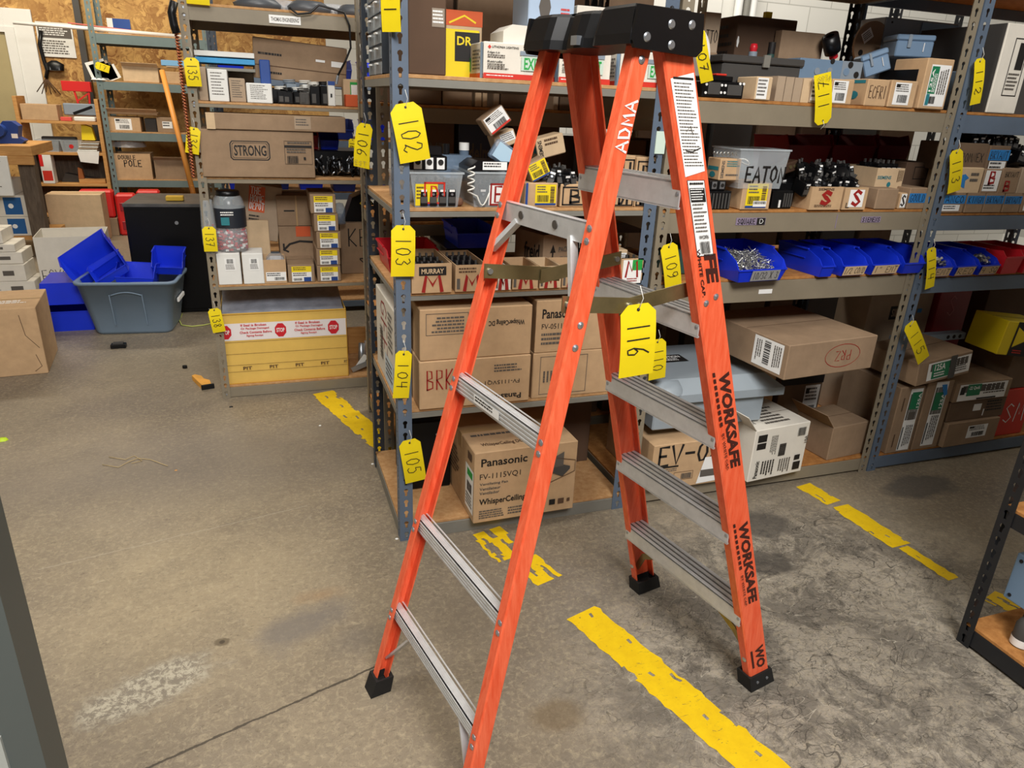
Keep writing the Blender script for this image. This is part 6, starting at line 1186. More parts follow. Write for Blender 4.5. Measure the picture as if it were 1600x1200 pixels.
D += [('','f','rect',0,.60-.22*.0,1,.604,brownink), ('','f','rect',0,.43,1,.434,brownink), ('','f','rect',0,.27,1,.274,brownink), ('','f','rect',0,.175,1,.179,brownink)]
for cx in (.14, .35, .56, .77, .965): D.append(('','f','text','PIT',cx,.20,cx+.07 if cx < .95 else cx+.03,.245,brownink))
D.append(('','f','frame',0,0,1,1,.004,mat('yellow_carton_edge',(190,142,44),.7)))
yr = carton('large yellow carton with white STOP tape and an open plastic liner', x0, YY, B5, W_, .42, H_, yellowbox, name='large_carton', op=1, deco=D)
linerm = mat('silver_liner', (178, 186, 202), .22, metal=.35, bump=.9, var=.2, scale=12)
m = MB(); N = 14; vv = []; rr = random.Random(9)
for j in range(5):
    for i in range(N+1):
        u = i/N; yy = .005+j*.10; zz = H_-.015+(.0,.02,.055,.09,.11)[j]*(1-.35*abs(u-.5)) - .0 + rr.uniform(-.006,.006); vv.append((u*(W_-.02)+.01, yy, zz))
m.add(vv, [(j*(N+1)+i, j*(N+1)+i+1, (j+1)*(N+1)+i+1, (j+1)*(N+1)+i) for j in range(4) for i in range(N)], linerm, True); m.build('plastic_liner', yr)
b = MB(); b.box(at(545,560,Y=4.1).x, .80, 4.28, 4.5, B5, B5+.03, osbw); b.box(at(545,560,Y=4.1).x+.02, .80, 4.3, 4.33, B5, B5+.19, wood); tag_(b.build('timber_offcut'), 'pale timber offcut right of the yellow carton', 'wood')
for i, (dx, rz, ma, L_, t) in enumerate(((0, .3, steel, .16, 'bright steel bracket lying right of the yellow carton'), (.03, -.8, white, .14, 'white plate among the metal parts right of the yellow carton'), (.06, 1.2, steel, .12, 'silver tube among the metal parts right of the yellow carton'), (.085, .9, brass, .12, 'brassy strip among the metal parts right of the yellow carton'), (.10, 1.5, clear, .2, 'clear plastic roll at the right of the metal parts'))):
    x = at(550, 575, Y=4.02).x+dx; r = thing('metal_part', t, 'metal part', (x, 4.03+.02*i, B5+.001), (0, 0, 0)); m = MB()
    if i in (2, 4): m.tube([(0,0,.02),(.01,.02,.16)], .018, ma, n=12)
    else: m.bar((0,0,.015), (L_*math.cos(rz)*.6, .0, .015+L_*abs(math.sin(rz))*.8), .03, .006, ma)
    m.build('bracket', r)
# ================================================================== REAR BIN RACK
for i, z in enumerate((1.70, 1.30, .93)):
    for k in range(6):
        x = -.20+k*.24; ma = redbin if (i*7+k*3) % 9 == 4 else (mat('navy_bin',(24,40,110),.4) if k % 2 else bluebin)
        hopper_bin('%s parts bin, %s from left on the %s board of the rear bin rack' % ('red' if ma is redbin else ('navy' if k % 2 else 'blue'), ('first','second','third','fourth','fifth','sixth')[k], ('upper','middle','lower')[i]), x, 5.60, z, .17, .3, .13, ma, lip=.5, group='bins on the rear rack')
# things on the grey back-to-back unit seen under the top shelf of the blue-grey one
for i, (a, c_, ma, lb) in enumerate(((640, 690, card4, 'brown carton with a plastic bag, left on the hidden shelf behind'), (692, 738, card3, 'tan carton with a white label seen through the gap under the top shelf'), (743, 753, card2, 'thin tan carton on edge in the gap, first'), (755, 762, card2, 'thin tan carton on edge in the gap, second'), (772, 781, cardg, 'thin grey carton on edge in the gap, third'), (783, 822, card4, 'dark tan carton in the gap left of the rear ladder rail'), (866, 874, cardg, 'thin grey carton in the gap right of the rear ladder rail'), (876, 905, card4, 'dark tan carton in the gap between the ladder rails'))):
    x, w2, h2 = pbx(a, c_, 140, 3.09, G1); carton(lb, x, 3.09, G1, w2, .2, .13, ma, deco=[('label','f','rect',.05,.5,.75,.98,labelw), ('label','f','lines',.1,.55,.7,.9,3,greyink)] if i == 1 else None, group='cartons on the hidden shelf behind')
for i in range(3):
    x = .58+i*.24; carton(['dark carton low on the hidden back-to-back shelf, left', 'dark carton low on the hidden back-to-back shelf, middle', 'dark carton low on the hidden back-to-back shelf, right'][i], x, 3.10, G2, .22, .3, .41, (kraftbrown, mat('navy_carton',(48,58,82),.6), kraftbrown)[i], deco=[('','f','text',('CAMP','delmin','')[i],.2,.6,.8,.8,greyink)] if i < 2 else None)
for i in range(4): carton('tall dark brown carton added to darken the gap, %s' % ('leftmost','second','third','rightmost')[i], .55+i*.32, 3.33, G1, .30, .25, .52, (kraftbrown, card4)[i % 2], group='added darkening cartons on the hidden shelf behind')  # dark cartons added so the background in the gap stays dark
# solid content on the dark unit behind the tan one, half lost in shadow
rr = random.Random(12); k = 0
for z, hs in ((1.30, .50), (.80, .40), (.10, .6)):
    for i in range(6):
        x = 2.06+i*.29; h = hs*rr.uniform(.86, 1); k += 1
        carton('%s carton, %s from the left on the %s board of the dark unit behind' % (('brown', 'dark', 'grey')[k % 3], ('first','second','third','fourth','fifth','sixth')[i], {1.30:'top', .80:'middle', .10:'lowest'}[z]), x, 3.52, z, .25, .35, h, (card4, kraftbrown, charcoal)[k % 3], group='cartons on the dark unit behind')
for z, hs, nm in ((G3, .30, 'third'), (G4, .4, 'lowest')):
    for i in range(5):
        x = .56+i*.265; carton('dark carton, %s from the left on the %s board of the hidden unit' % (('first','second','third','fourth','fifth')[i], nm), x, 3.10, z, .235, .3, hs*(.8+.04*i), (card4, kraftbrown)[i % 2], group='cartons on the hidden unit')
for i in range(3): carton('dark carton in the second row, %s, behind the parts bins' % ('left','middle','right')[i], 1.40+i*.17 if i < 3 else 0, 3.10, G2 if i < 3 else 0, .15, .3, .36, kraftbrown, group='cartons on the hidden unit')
# ================================================================== FLOOR THINGS AT LEFT
c0 = at(77, 583, Z=0)
carton('large tan carton on the floor at the left picture edge', c0.x-.62, c0.y-.06, 0, .62, .45, .40, card, rot=(0,0,.10), tape=False, name='large_carton', deco=[('','t','lines',.60,.25,.92,.42,3,labelw), ('','f','line',[(.86,.9),(.88,.6),(.97,.4)],.003,brownink), ('','f','line',[(.93,.3),(.96,.12),(.90,.05)],.003,brownink), ('','t','rect',0,.47,1,.53,cartape)])
t0 = at(160, 521, Z=0); t1 = at(268, 521, Z=0)
r = thing('storage_tote', 'grey-blue storage tote on the floor filled with blue parts bins', 'storage tote', ((t0.x+t1.x)/2, (t0.y+t1.y)/2+.17, 0), (0, 0, -.10)); b = MB()
def rrect(a, b_, q, z, n=6):
    P = []
    for cx, cy, t0_ in ((a-q, b_-q, 0), (-a+q, b_-q, PI/2), (-a+q, -b_+q, PI), (a-q, -b_+q, 3*PI/2)):
        for i in range(n): t = t0_+PI/2*i/(n-1); P.append((cx+q*math.cos(t), cy+q*math.sin(t), z))
    return P
Ht = .375; rings = [rrect(.235, .17, .05, 0), rrect(.245, .178, .05, .02), rrect(.305, .225, .06, Ht-.02), rrect(.318, .238, .06, Ht-.02), rrect(.32, .24, .06, Ht), rrect(.30, .22, .055, Ht), rrect(.235, .17, .05, .012)]
n = len(rings[0]); vv = [p for q in rings for p in q]
b.add(vv, [(j*n+i, j*n+(i+1) % n, (j+1)*n+(i+1) % n, (j+1)*n+i) for j in range(6) for i in range(n)]+[tuple(range(n-1,-1,-1)), tuple(range(6*n, 7*n))], tote, True)
b.build('tote_body', r)
m = MB(); m.bar((-.10, -.226+.03, .07), (-.10, -.236+.0, .29), .008, .006, tote, up=(0,1,0)); m.bar((.10, -.226+.03, .07), (.10, -.236, .29), .008, .006, tote, up=(0,1,0)); m.tube([(-.10+.2*i/10, -.232, .285+.022*math.sin(PI*i/10)) for i in range(11)], .004, tote); m.build('moulded_panel', r)
m = MB(); m.box(.285, .30, -.10, .10, .20, .23, labelw, .004); m.build('side_handle', r)
TX, TY = (t0.x+t1.x)/2, (t0.y+t1.y)/2+.17
big = dict(lip=.45)

def bigbin(label, px, py, Y, rot, w2=.24, d2=.36, h2=.16):
    p = at(px, py, Y=Y); rr_ = hopper_bin(label, p.x, Y, p.z, w2, d2, h2, bluebin, 0, group='blue bins tumbled in and beside the tote'); rr_.rotation_euler = rot; return rr_
bigbin('blue parts bin tipped up at the top of the pile over the tote', 128, 452, TY-.05, (math.radians(12), math.radians(-33), .15), .34, .24, .17)
bigbin('blue parts bin leaning on the left rim of the tote', 124, 440, TY+.21, (math.radians(-6), math.radians(-33), .15), .30, .20, .16)
bigbin('blue parts bin lying inside the middle of the tote, under the tipped ones', 180, 446, TY-.16, (math.radians(-10), math.radians(4), -.06), .24, .24, .15)
bigbin('blue parts bin standing at the right side inside the tote', 238, 428, TY-.02, (math.radians(6), math.radians(3), -.05), .20, .20, .14)
bigbin('blue parts bin nested under the tipped one at the left of the tote', 158, 450, TY-.17, (0, math.radians(-30), .12), .22, .16, .13)
p = at(90, 517, Z=0)
r_ = hopper_bin('blue parts bin standing on the floor, under another, left of the tote', p.x-.06, p.y-.02, .0, .31, .36, .165, bluebin, .02, group='blue bins beside the tote', lip=.85)
r_ = hopper_bin('blue parts bin lying upside down on another, left of the tote', p.x+.24, p.y+.0, .335, .31, .36, .16, bluebin, 0, group='blue bins beside the tote', lip=.9); r_.rotation_euler = (0, PI, .02)
# black cabinet
q0, q1 = at(232, 482, Z=0), at(318, 503, Z=0)
r = thing('black_cabinet', 'black steel cabinet standing on the floor behind the tote', 'cabinet', (-.93, 5.80, 0), (0, 0, -.04)); b = MB(); b.box(0, .56, 0, .6, 0, .80, blackcab, .006); b.box(-.004,.564,-.004,.604,.79,.815,mat('cabinet_top',(84,84,84),.4,var=.3,scale=9),.003); b.build('cabinet_body', r)
m = MB(); m.box(.015, .545, -.008, 0, .03, .77, blackcab, .003); m.build('door', r); m = MB(); m.cyl((.34,-.008,.68),(.34,-.014,.68),.013,steel); m.build('lock', r)
b = MB(); b.box(-.66, -.54, 5.92, 6.0, .817, .85, mat('yellow_block',(222,180,60),.6), .004); tag_(b.build('yellow_block'), 'small yellow block lying on the black cabinet', 'block')
p = at(245, 530, Z=0)
m = MB(); m.tube([at(px, py, Z=.006) for px, py in ((285,490),(280,500),(284,508),(300,510),(318,508),(332,505))], .004, mat('cord_yellow',(196,206,110),.5)); tag_(m.build('thin_cable'), 'thin yellow-green cord on the floor right of the tote', 'cord')
m = MB(); m.tube([at(px, py, Z=.02) for px, py in ((296,470),(303,478),(310,482),(322,478),(330,486))], .004, wirew); tag_(m.build('floor_wire'), 'white wire on the floor in front of the black cabinet', 'wire')
# debris
p = at(185, 545, Z=0); b = MB(); b.box(p.x-.045, p.x+.045, p.y-.0, p.y+.05, 0, .028, blackp, .004); b.box(p.x-.03,p.x+.03,p.y+.01,p.y+.04,.028,.036,charcoal); tag_(b.build('black_part'), 'small black plastic part on the floor in front of the tote', 'plastic part')
p = at(289, 575, Z=0); b = MB(); b.cyl((p.x,p.y,0),(p.x,p.y,.015),.014,blackp); tag_(b.build('floor_debris'), 'tiny black cap on the floor left of the wood scrap', 'cap')
p = at(322, 608, Z=0); r = thing('wood_scrap', 'splintered yellow wood scrap on the floor beside the rear tan unit', 'wood', (p.x, p.y, 0), (0, 0, .25)); b = MB(); b.prism([(0,0),(.05,0),(.055,.06),(.03,.10),(.028,.15),(.0,.19),(-.02,.18),(-.01,.08)], .03, mat('scrap_wood',(232,168,70),.6,var=.15,scale=20), ax=(1,0,0), ay=(0,1,0), o=(-.02,0,.03)); b.build('wood_piece', r); m = MB(); m.box(-.025,.045,-.012,.0,0,.03,blackp,.003); m.build('black_end', r)
for i, (px, py, rr_, ma, lb) in enumerate(((361,636,.008,blackp,'dark screw on the floor below the rear tan unit'), (3,688,.02,mat('lime_scrap',(190,220,40),.5),'yellow-green scrap on the floor at the left picture edge'), (620,842,.005,white,'tiny white chip on the floor near the blue-grey post'), (582,725,.005,white,'tiny white chip on the floor beside the blue-grey unit'), (275,735,.005,wood,'tiny wood crumb under the wire loops on the floor'), (500,665,.005,white,'small white fleck beside the far yellow tape'))):
    p = at(px, py, Z=0); b = MB(); b.lathe([(0,rr_*.6),(rr_*.8,rr_*.5),(rr_,0)], ma, (p.x,p.y,0), n=7, sx=1.4); tag_(b.build('floor_debris'), lb, 'debris')
m = MB(); m.tube([at(px, py, Z=.004) for px, py in ((160,726),(185,730),(200,722),(215,716),(235,718),(262,728))], .0016, mat('straw_wire',(186,164,120),.6)); tag_(m.build('loose_wire'), 'thin loose wire squiggle on the open floor at left', 'wire')
m = MB(); m.tube([at(px, py, Z=.004) for px, py in ((170,714),(196,718),(210,712),(222,720),(205,724))], .0016, mat('straw_wire',(186,164,120),.6)); tag_(m.build('loose_wire'), 'second thin wire loop on the open floor at left', 'wire')
# white cartons by the bench
base = at(62, 462, Z=0)
def wc(label, x, y, z, w2, d2, h2, g='white cartons stacked on the floor'): return carton(label, x, y, z, w2, d2, h2, whitebox, group=g, deco=[('','f','lines',.1,.3,.45,.7,3,greyink), ('','f','rect',.6,.35,.8,.65,greyink)])
X0 = base.x-.03; Y0 = base.y+.05
wc('flat white carton, lowest of the right-hand stack by the bench', X0-.42, Y0, 0, .42, .3, .11)
wc('flat white carton, second from the floor in the stack by the bench', X0-.43, Y0+.0, .112, .38, .3, .13)
wc('flat white carton, third from the floor, with a dark blue mark', X0-.46, Y0+.04, .244, .40, .3, .09)
wc('flat white carton, fourth from the floor in the stack by the bench', X0-.50, Y0+.05, .336, .40, .3, .06)
wc('flat white carton, topmost of the stack by the bench', X0-.56, Y0+.08, .398, .38, .3, .10)
wc('white carton at the left picture edge beside the stack', X0-.66, Y0-.02, 0, .2, .3, .11)
p = at(68, 470, Z=0)
carton('large open white carton with marker scribble, behind the blue floor bins', -1.74, 6.62, 0, .50, .46, .44, whitebox, rot=(0,0,.10), op=1, name='large_carton', deco=[('','f','hand','ESYSV',.02,.18,.50,.40,ink,{'th':.006}), ('','f','poly',[(.62+.09*math.cos(i),.62+.07*math.sin(i)) for i in range(6)],ink)])
p = at(78, 375, Z=0)
carton('plain tan carton on another in front of the wooden shelf', -2.14, 8.85, .0, .52, .3, .50, card2, deco=None, tape=True)
# red tool cases
for i, (dx, w2, h2, lb) in enumerate(((0, .34, .30, 'red plastic tool case, leftmost behind the tan carton'), (.36, .20, .46, 'red plastic tool case standing upright, middle of three'), (.58, .24, .50, 'red plastic tool case standing upright, right of three'))):
    x = at(110, 330, Y=9.2).x+dx+.1; r = thing('tool_case', lb, 'tool case', (x, 9.2, .0 if i else .2), (0, 0, .05), 'red tool cases'); b = MB(); b.box(0, w2, 0, .2, 0, h2, redtool, .02); b.box(w2*.2, w2*.8, -.008, 0, h2*.15, h2*.35, darkred, .005); b.box(w2*.2, w2*.8, -.008, 0, h2*.6, h2*.8, darkred, .005); b.build('case_body', r); m = MB(); m.box(w2*.35, w2*.65, -.014, -.0, h2*.46, h2*.54, blackp, .004); m.build('latch', r)
b = MB(); b.box(at(110,330,Y=9.2).x+.1, at(110,330,Y=9.2).x+.45, 9.2, 9.4, 0, .198, card3, .004); tag_(b.build('support_carton'), 'low carton under the leftmost red tool case', 'box')
# workbench
r = thing('workbench', 'heavy timber workbench at the left edge with a dark leg', 'workbench', (0, 0, 0)); bx1 = at(50, 240, Y=8.0).x
zb_ = at(45, 228, Y=8.0).z; b = MB(); b.box(bx1-1.6, bx1, 8.0, 8.8, zb_-.09, zb_, wood, .004); b.box(bx1-1.6, bx1-.0, 8.0, 8.04, zb_-.17, zb_-.09, wood, .003); b.build('bench_top', r)
m = MB(); m.box(bx1-.15, bx1-.02, 8.06, 8.20, 0, zb_-.09, woodd, .004); m.build('bench_leg', r)
m = MB(); m.box(bx1-1.6, bx1-.02, 8.1, 8.8, .16, .20, wood, .003); m.build('bench_shelf', r)
p = at(0, 215, Y=8.1); r = thing('bench_vice', 'blue bench vice standing on the timber workbench', 'vice', (bx1-.30, 8.25, zb_)); b = MB(); b.prism([(-.25,0),(.17,0),(.20,.03),(.15,.06),(.17,.16),(.12,.20),(.05,.20),(-.02,.12),(-.25,.10)], .14, vice); b.cyl((.02,.02,.12),(.02,-.10,.12),.055,vice,n=20); b.build('vice_body', r); m = MB(); m.cyl((.02,-.10,.12),(.02,-.115,.12),.02,steel); m.box(.10,.15,-.004,0,.05,.09,labelw); m.build('jaw_plate', r)
r = thing('paper_roll_stack', 'stack of white printed papers leaning below the bench top', 'papers', (bx1-.62, 7.95, .75), (math.radians(-4), 0, 0)); b = MB(); b.box(0, .42, 0, .03, -.15, zb_-.09-.75, white, .003); f = Face((0,0,-.15),(1,0,0),(0,0,1),.42,.45); f.lines(b,.08,.05,.92,.9,12,greyink,fill=.25); b.build('paper', r)
for i, (zz, h2, lb) in enumerate(((.201, .18, 'white carton with a blue end panel on the bench shelf, lower'), (.383, .20, 'white carton with a blue end panel on the bench shelf, upper'))):
    carton(lb, bx1-.62, 8.12, zz, .46, .3, h2, whitebox, deco=[('','f','rect',.60,.1,.92,.9,mat('end_panel_blue',(30,90,150),.5)), ('','f','poly',[(.72+.05*math.cos(i*PI/4),.5+.12*math.sin(i*PI/4)) for i in range(8)],labelw)], group='white cartons with a blue end panel')
r = thing('paper_box', 'tall stack of white paper under the bench top', 'papers', (bx1-.68, 8.12, .585)); b = MB(); b.box(0, .44, 0, .3, 0, .14, white, .003); b.build('paper', r)
# wooden shelf by the wall
YW = 9.9
xl = at(27, 180, Y=YW).x; xr_ = at(146, 175, Y=YW).x
zz = [at(90, y, Y=YW).z for y in (189, 238, 287, 335)]
r = thing('wooden_shelf', 'open pine shelf against the chipboard wall left of the grey-green rack', 'shelf', (xl, YW, 0)); L_ = min(xr_-xl+.15, -1.70-xl)
for x in (0, L_): b = MB(); b.box(x-.02, x+.02, 0, .35, 0, zz[0]+.25, wood, .002); b.build('shelf_side', r)
for z in zz: b = MB(); b.box(.02, L_-.02, 0, .35, z-.03, z, wood, .002); b.build('shelf_board', r)
b = MB(); b.box(.02, L_-.02, .34, .35, .05, zz[1], woodd); b.build('back_panel', r)
carton('low brown carton at the left of the pine shelf top', xl+.04, YW+.01, zz[0]+.002, .36, .25, .17, card)
b = MB(); b.box(xl+.42, xl+L_-.28, YW, YW+.06, zz[0]+.002, zz[0]+.045, mat('coral_bar',(226,86,76),.5), .004); tag_(b.build('red_level'), 'coral red bar lying on the pine shelf top board', 'tool')
r = thing('spray_gun_stand', 'red metal bracket holder standing on the grey case, pine shelf', 'bracket', (xl+.44, YW+.23, zz[0]+.192)); b = MB(); b.box(0, .30, 0, .1, .13, .24, redtool, .004); b.bar((.12,.02,.13),(.14,.02,0),.02,.02,redtool); b.bar((.27,.02,.13),(.26,.02,0),.02,.02,redtool); b.bar((.13,.02,.02),(.27,.02,.12),.015,.015,redtool); b.build('bracket_body', r)
b = MB(); b.box(xl+.42, xl+L_-.04, YW+.22, YW+.34, zz[0]+.06, zz[0]+.19, lgrey, .01); b.box(xl+.46, xl+L_-.06, YW+.23, YW+.33, zz[0]+.002, zz[0]+.06, card3); tag_(b.build('grey_case'), 'grey case under the red bracket on the pine shelf', 'case')
r = thing('hand_tools', 'black handled tool and white tray at the right of the pine shelf top', 'tool', (xl+L_-.26, YW+.02, zz[0]+.002)); b = MB(); b.box(0, .22, 0, .15, 0, .05, white, .01); b.build('tray', r); m = MB(); m.bar((-.0,.05,.08),(.20,.05,.16),.03,.03,blackp); m.build('handle', r)
for i, (dx, w2, lb) in enumerate(((.12, .24, 'small clear drawer box with a white label, pine shelf middle board'), (.37, .22, 'small clear drawer box with red parts, pine shelf middle board'))):
    bin_clear(lb, xl+dx, YW+.005, zz[1]+.002, w2, .2, .13, [('label','f','rect',.2,.15,.7,.45,labelw), ('label','f','lines',.25,.2,.65,.4,2,ink)] if i == 0 else [('part','f','poly',[(.5+.12*math.cos(i),.5+.2*math.sin(i)) for i in range(6)],redtool)])
b = MB(); b.box(xl+.14, xl+.50, YW+.22, YW+.3, zz[1]+.002, zz[1]+.16, charcoal, .01); tag_(b.build('dark_parts'), 'row of dark parts behind the two clear drawer boxes', 'parts')
r = thing('rag_pile', 'pile of pale papers and gloves drooping off the pine shelf middle board', 'papers', (xl+L_-.27, YW-.02, zz[1]+.002)); b = MB()
for i in range(7): b.box(.0+i*.006, .20+i*.006, -.02+.01*i, .2, .005+i*.018, .015+i*.018, white if i % 2 else cardg, .003)
b.prism([(.02,-.10),(.20,-.12),(.23,.02),(.0,.02)], .02, white, o=(0,-.025,0)); b.build('paper', r)
b = MB(); b.prism([(0,0),(.14,.0),(.12,.14),(.02,.18)], .1, yellowp, o=(xl+L_-.22,YW+.06,zz[1]+.14)); tag_(b.build('yellow_tool'), 'yellow plastic tool on the papers of the pine shelf', 'tool')
carton('small white and red carton at the left of the third pine board', xl+.13, YW+.0, zz[2]+.002, .12, .15, .32, white, deco=[('','f','rect',.1,.1,.9,.45,redp), ('','f','rect',0,.6,.3,1,redtool)])
r = thing('planer', 'brown hand plane on the third board of the pine shelf', 'tool', (xl+L_-.32, YW+.05, zz[2]+.002)); b = MB(); b.box(0, .28, 0, .1, 0, .05, wood, .004); b.prism([(0,.05),(.06,.05),(.05,.16),(.01,.18)], .06, mat('handle_brown',(150,86,40),.5)); b.build('plane_body', r)
b = MB(); b.prism([(0,0),(L_-.34,.0),(L_-.34,.02),(.05,.1)], .12, charcoal, o=(xl+.28,YW+.18,zz[2]+.002)); tag_(b.build('hand_saw'), 'dark saw blade lying on the third board of the pine shelf', 'saw')
# things on the wall
p = at(85, 65, Y=10.78); r = thing('notice_sheet', 'grey printed notice sheet pinned to the chipboard wall', 'paper', (p.x-.17, 10.78, p.z-.17)); b = MB(); b.box(0, .38, 0, .004, 0, .38, white); f = Face((0,0,0),(1,0,0),(0,0,1),.38,.38); f.rect(b,.04,.55,.96,.94,greyink); f.lines(b,.08,.6,.92,.9,5,white); f.lines(b,.06,.06,.94,.48,6,greyink); b.build('sheet', r)
pts = [at(px, py, Y=10.76) for px, py in ((64,48),(62,70),(68,92),(74,110),(72,122))]; m = MB(); m.tube(pts, .022, blackp, n=8)
for i in range(6): m.tube([pts[-1], pts[-1]+Vector((.05*(i-2.5), 0, -.16-.02*(i % 2)))], .006, brownink, n=5)
tag_(m.build('wall_cable'), 'bundle of black cables hanging on the chipboard wall left of the notice', 'cable')
p = at(86, 103, Y=10.74); r = thing('wall_lamp', 'small grey lamp head fixed to the chipboard wall under the notice', 'lamp', (p.x, 10.74, p.z)); b = MB(); b.lathe([(.09,-.05),(.10,.02),(.03,.06)], blackp, n=16, sy=.5); b.build('lamp_shade', r); m = MB(); m.box(-.06,.06,-.04,.0,-.055,-.0,steel,.01); m.build('lamp_glass', r)
b = MB(); x = at(128, 60, Y=10.75).x; b.box(x-.035, x+.035, 10.70, 10.79, 0, 4.5, charcoal); tag_(b.build('wall_stud'), 'dark vertical channel on the chipboard wall behind the grey-green rack', 'channel')
# things on the grey-green rack
for i, (p0_, p1_, r_, ma, lb) in enumerate((((20,34),(290,56),.018,white,'long white plastic pipe on the top of the grey-green rack'), ((70,36),(290,52),.022,white,'second long white pipe on the top of the grey-green rack'), ((105,29),(270,48),.008,mat('pink_rod',(216,120,110),.5),'thin pinkish rod across the top of the grey-green rack'))):
    a = at(*p0_, Y=9.95+i*.06); c_ = at(*p1_, Y=9.95+i*.06); m = MB(); a.z = F1+.03+(r_ if i < 2 else .06); c_.z = F1+(r_ if i < 2 else .03)
    m.tube([a, c_], r_, ma, n=10); tag_(m.build('plastic_pipe'), lb, 'pipe')
YG = YR+.03
p = at(162, 42, Y=YG); carton('blue and white carton standing on the top board of the grey-green rack', p.x, YG+.25, F1, .24, .06, .17, white, deco=[('','f','rect',.25,.15,1,1,bluep)])
cc('tan carton with a folded lid on the second board of the grey-green rack', 190, 246, 104, YG, F2, .3, card2, flaps='f')
cc('tan carton at the right of the second board of the grey-green rack', 257, 283, 112, YG, F2, .3, card)
b = MB(); a = at(250, 92, Y=YG); b.box(a.x, a.x+.42, YG+.05, YG+.3, F2+.19, F2+.25, mat('blue_white_box',(120,170,210),.5), .004); b.box(a.x+.05, a.x+.3, YG+.05, YG+.3, F2+.175, F2+.19, cardg); tag_(b.build('flat_carton'), 'flat blue and white carton lying over the right tan carton', 'box')
r = thing('envelope_stack', 'leaning grey and white envelopes left of the folded lid carton', 'envelopes', (at(163,120,Y=YG).x-.03, YG+.05, F2+.001)); b = MB()
for i in range(4): b.bar((i*.035,0,0), (i*.035-.06,0,.20-.02*i), .004, .2, (white, cardg, charcoal, white)[i], up=(0,1,0))
b.build('envelope', r); m = MB(); m.lathe([(.0,.03),(.08,.02),(.1,0)], white, (-.02,-.0,0), n=12); m.build('rag', r)
cc('tan carton with a drooping front flap on the third board of the grey-green rack', 167, 245, 175, YG, F3+.19, .34, card, flaps='f')
cc('tan carton with a white label under the drooping flap carton', 168, 218, 183, YG-.0, F3, .34, card, deco=lab('f',.2,.12,.72,.9,'ship'))
cc('small tan carton with a printed patch, right on the third board', 244, 272, 184, YG, F3, .3, card3, deco=[('','f','rect',.3,.3,.85,.75,labelw), ('','f','lines',.33,.35,.8,.7,2,ink)])
b = MB(); a = at(245, 175, Y=YG); b.box(at(225,190,Y=YG+.05).x, at(243,190,Y=YG+.05).x, YG+.1, YG+.34, F3, F3+.148, charcoal); tag_(b.build('dark_carton'), 'dark carton between the two low cartons of the third board', 'box')
cc('tan carton with two handwritten words on the fourth board of the grey-green rack', 176, 234, 240, YG, F4, .34, card, op=1, deco=[('marker','f','hand','DOUBLE',.12,.78,.6,.93,ink,{'th':.008}), ('marker','f','hand','POLE',.25,.5,.75,.74,ink,{'th':.011})])
m = MB(); a = at(200, 232, Y=YG+.1); m.lathe([(.0,.16),(.1,.13),(.17,.05),(.18,0)], bag, (a.x, YG+.17, F4+.36), n=12, sx=1.1); tag_(m.build('bagged_parts'), 'clear plastic bag on top of the handwritten carton', 'bag')
cc('open tan carton with bent flaps, right on the fourth board of the grey-green rack', 240, 288, 250, YG, F4, .34, card3, op=1, flaps='f')
cc('small tan carton on the lowest board of the grey-green rack', 192, 222, 322, YG, F5, .3, card3)
# broom handle
a = at(253, 110, Y=9.3); c_ = at(304, 310, Y=9.1); m = MB(); m.tube([a, at(304, 310, Y=8.9)], .028, mat('broom_handle',(218,146,66),.5), n=10); 
d_ = (at(304,310,Y=8.9)-a); tt = (0.0-a.z)/d_.z; m.tube([a+d_*.9, a+d_*tt], .028, mat('broom_handle',(218,146,66),.5), n=10); tag_(m.build('broom_handle'), 'long wooden handle leaning in front of the grey-green rack', 'handle')
m = MB(); a = at(280, 5, Y=YB-.04)
pts = [at(274+i*.0+(i/39)*48, 8+i*10, Y=YB-.03) for i in range(28)]; N = []
for i in range(27*6):
    t = i/6; j = int(t); f_ = t-j; q = pts[j].lerp(pts[min(j+1, 27)], f_); N.append((q.x-.012+.009*math.cos(i*2.1), q.y+.009*math.sin(i*2.1), q.z))
m.tube(N, .0045, wirec, n=5); tag_(m.build('copper_cord'), 'coiled copper-coloured cord hanging along the left post of the rear tan unit', 'cord')
m = MB(); m.tube([at(px, py, Y=YB-.05) for px, py in ((272,2),(268,20),(272,40),(276,52))], .018, blackp, n=8); tag_(m.build('hanging_strap'), 'black strap hanging by the top left post of the rear tan unit', 'strap')
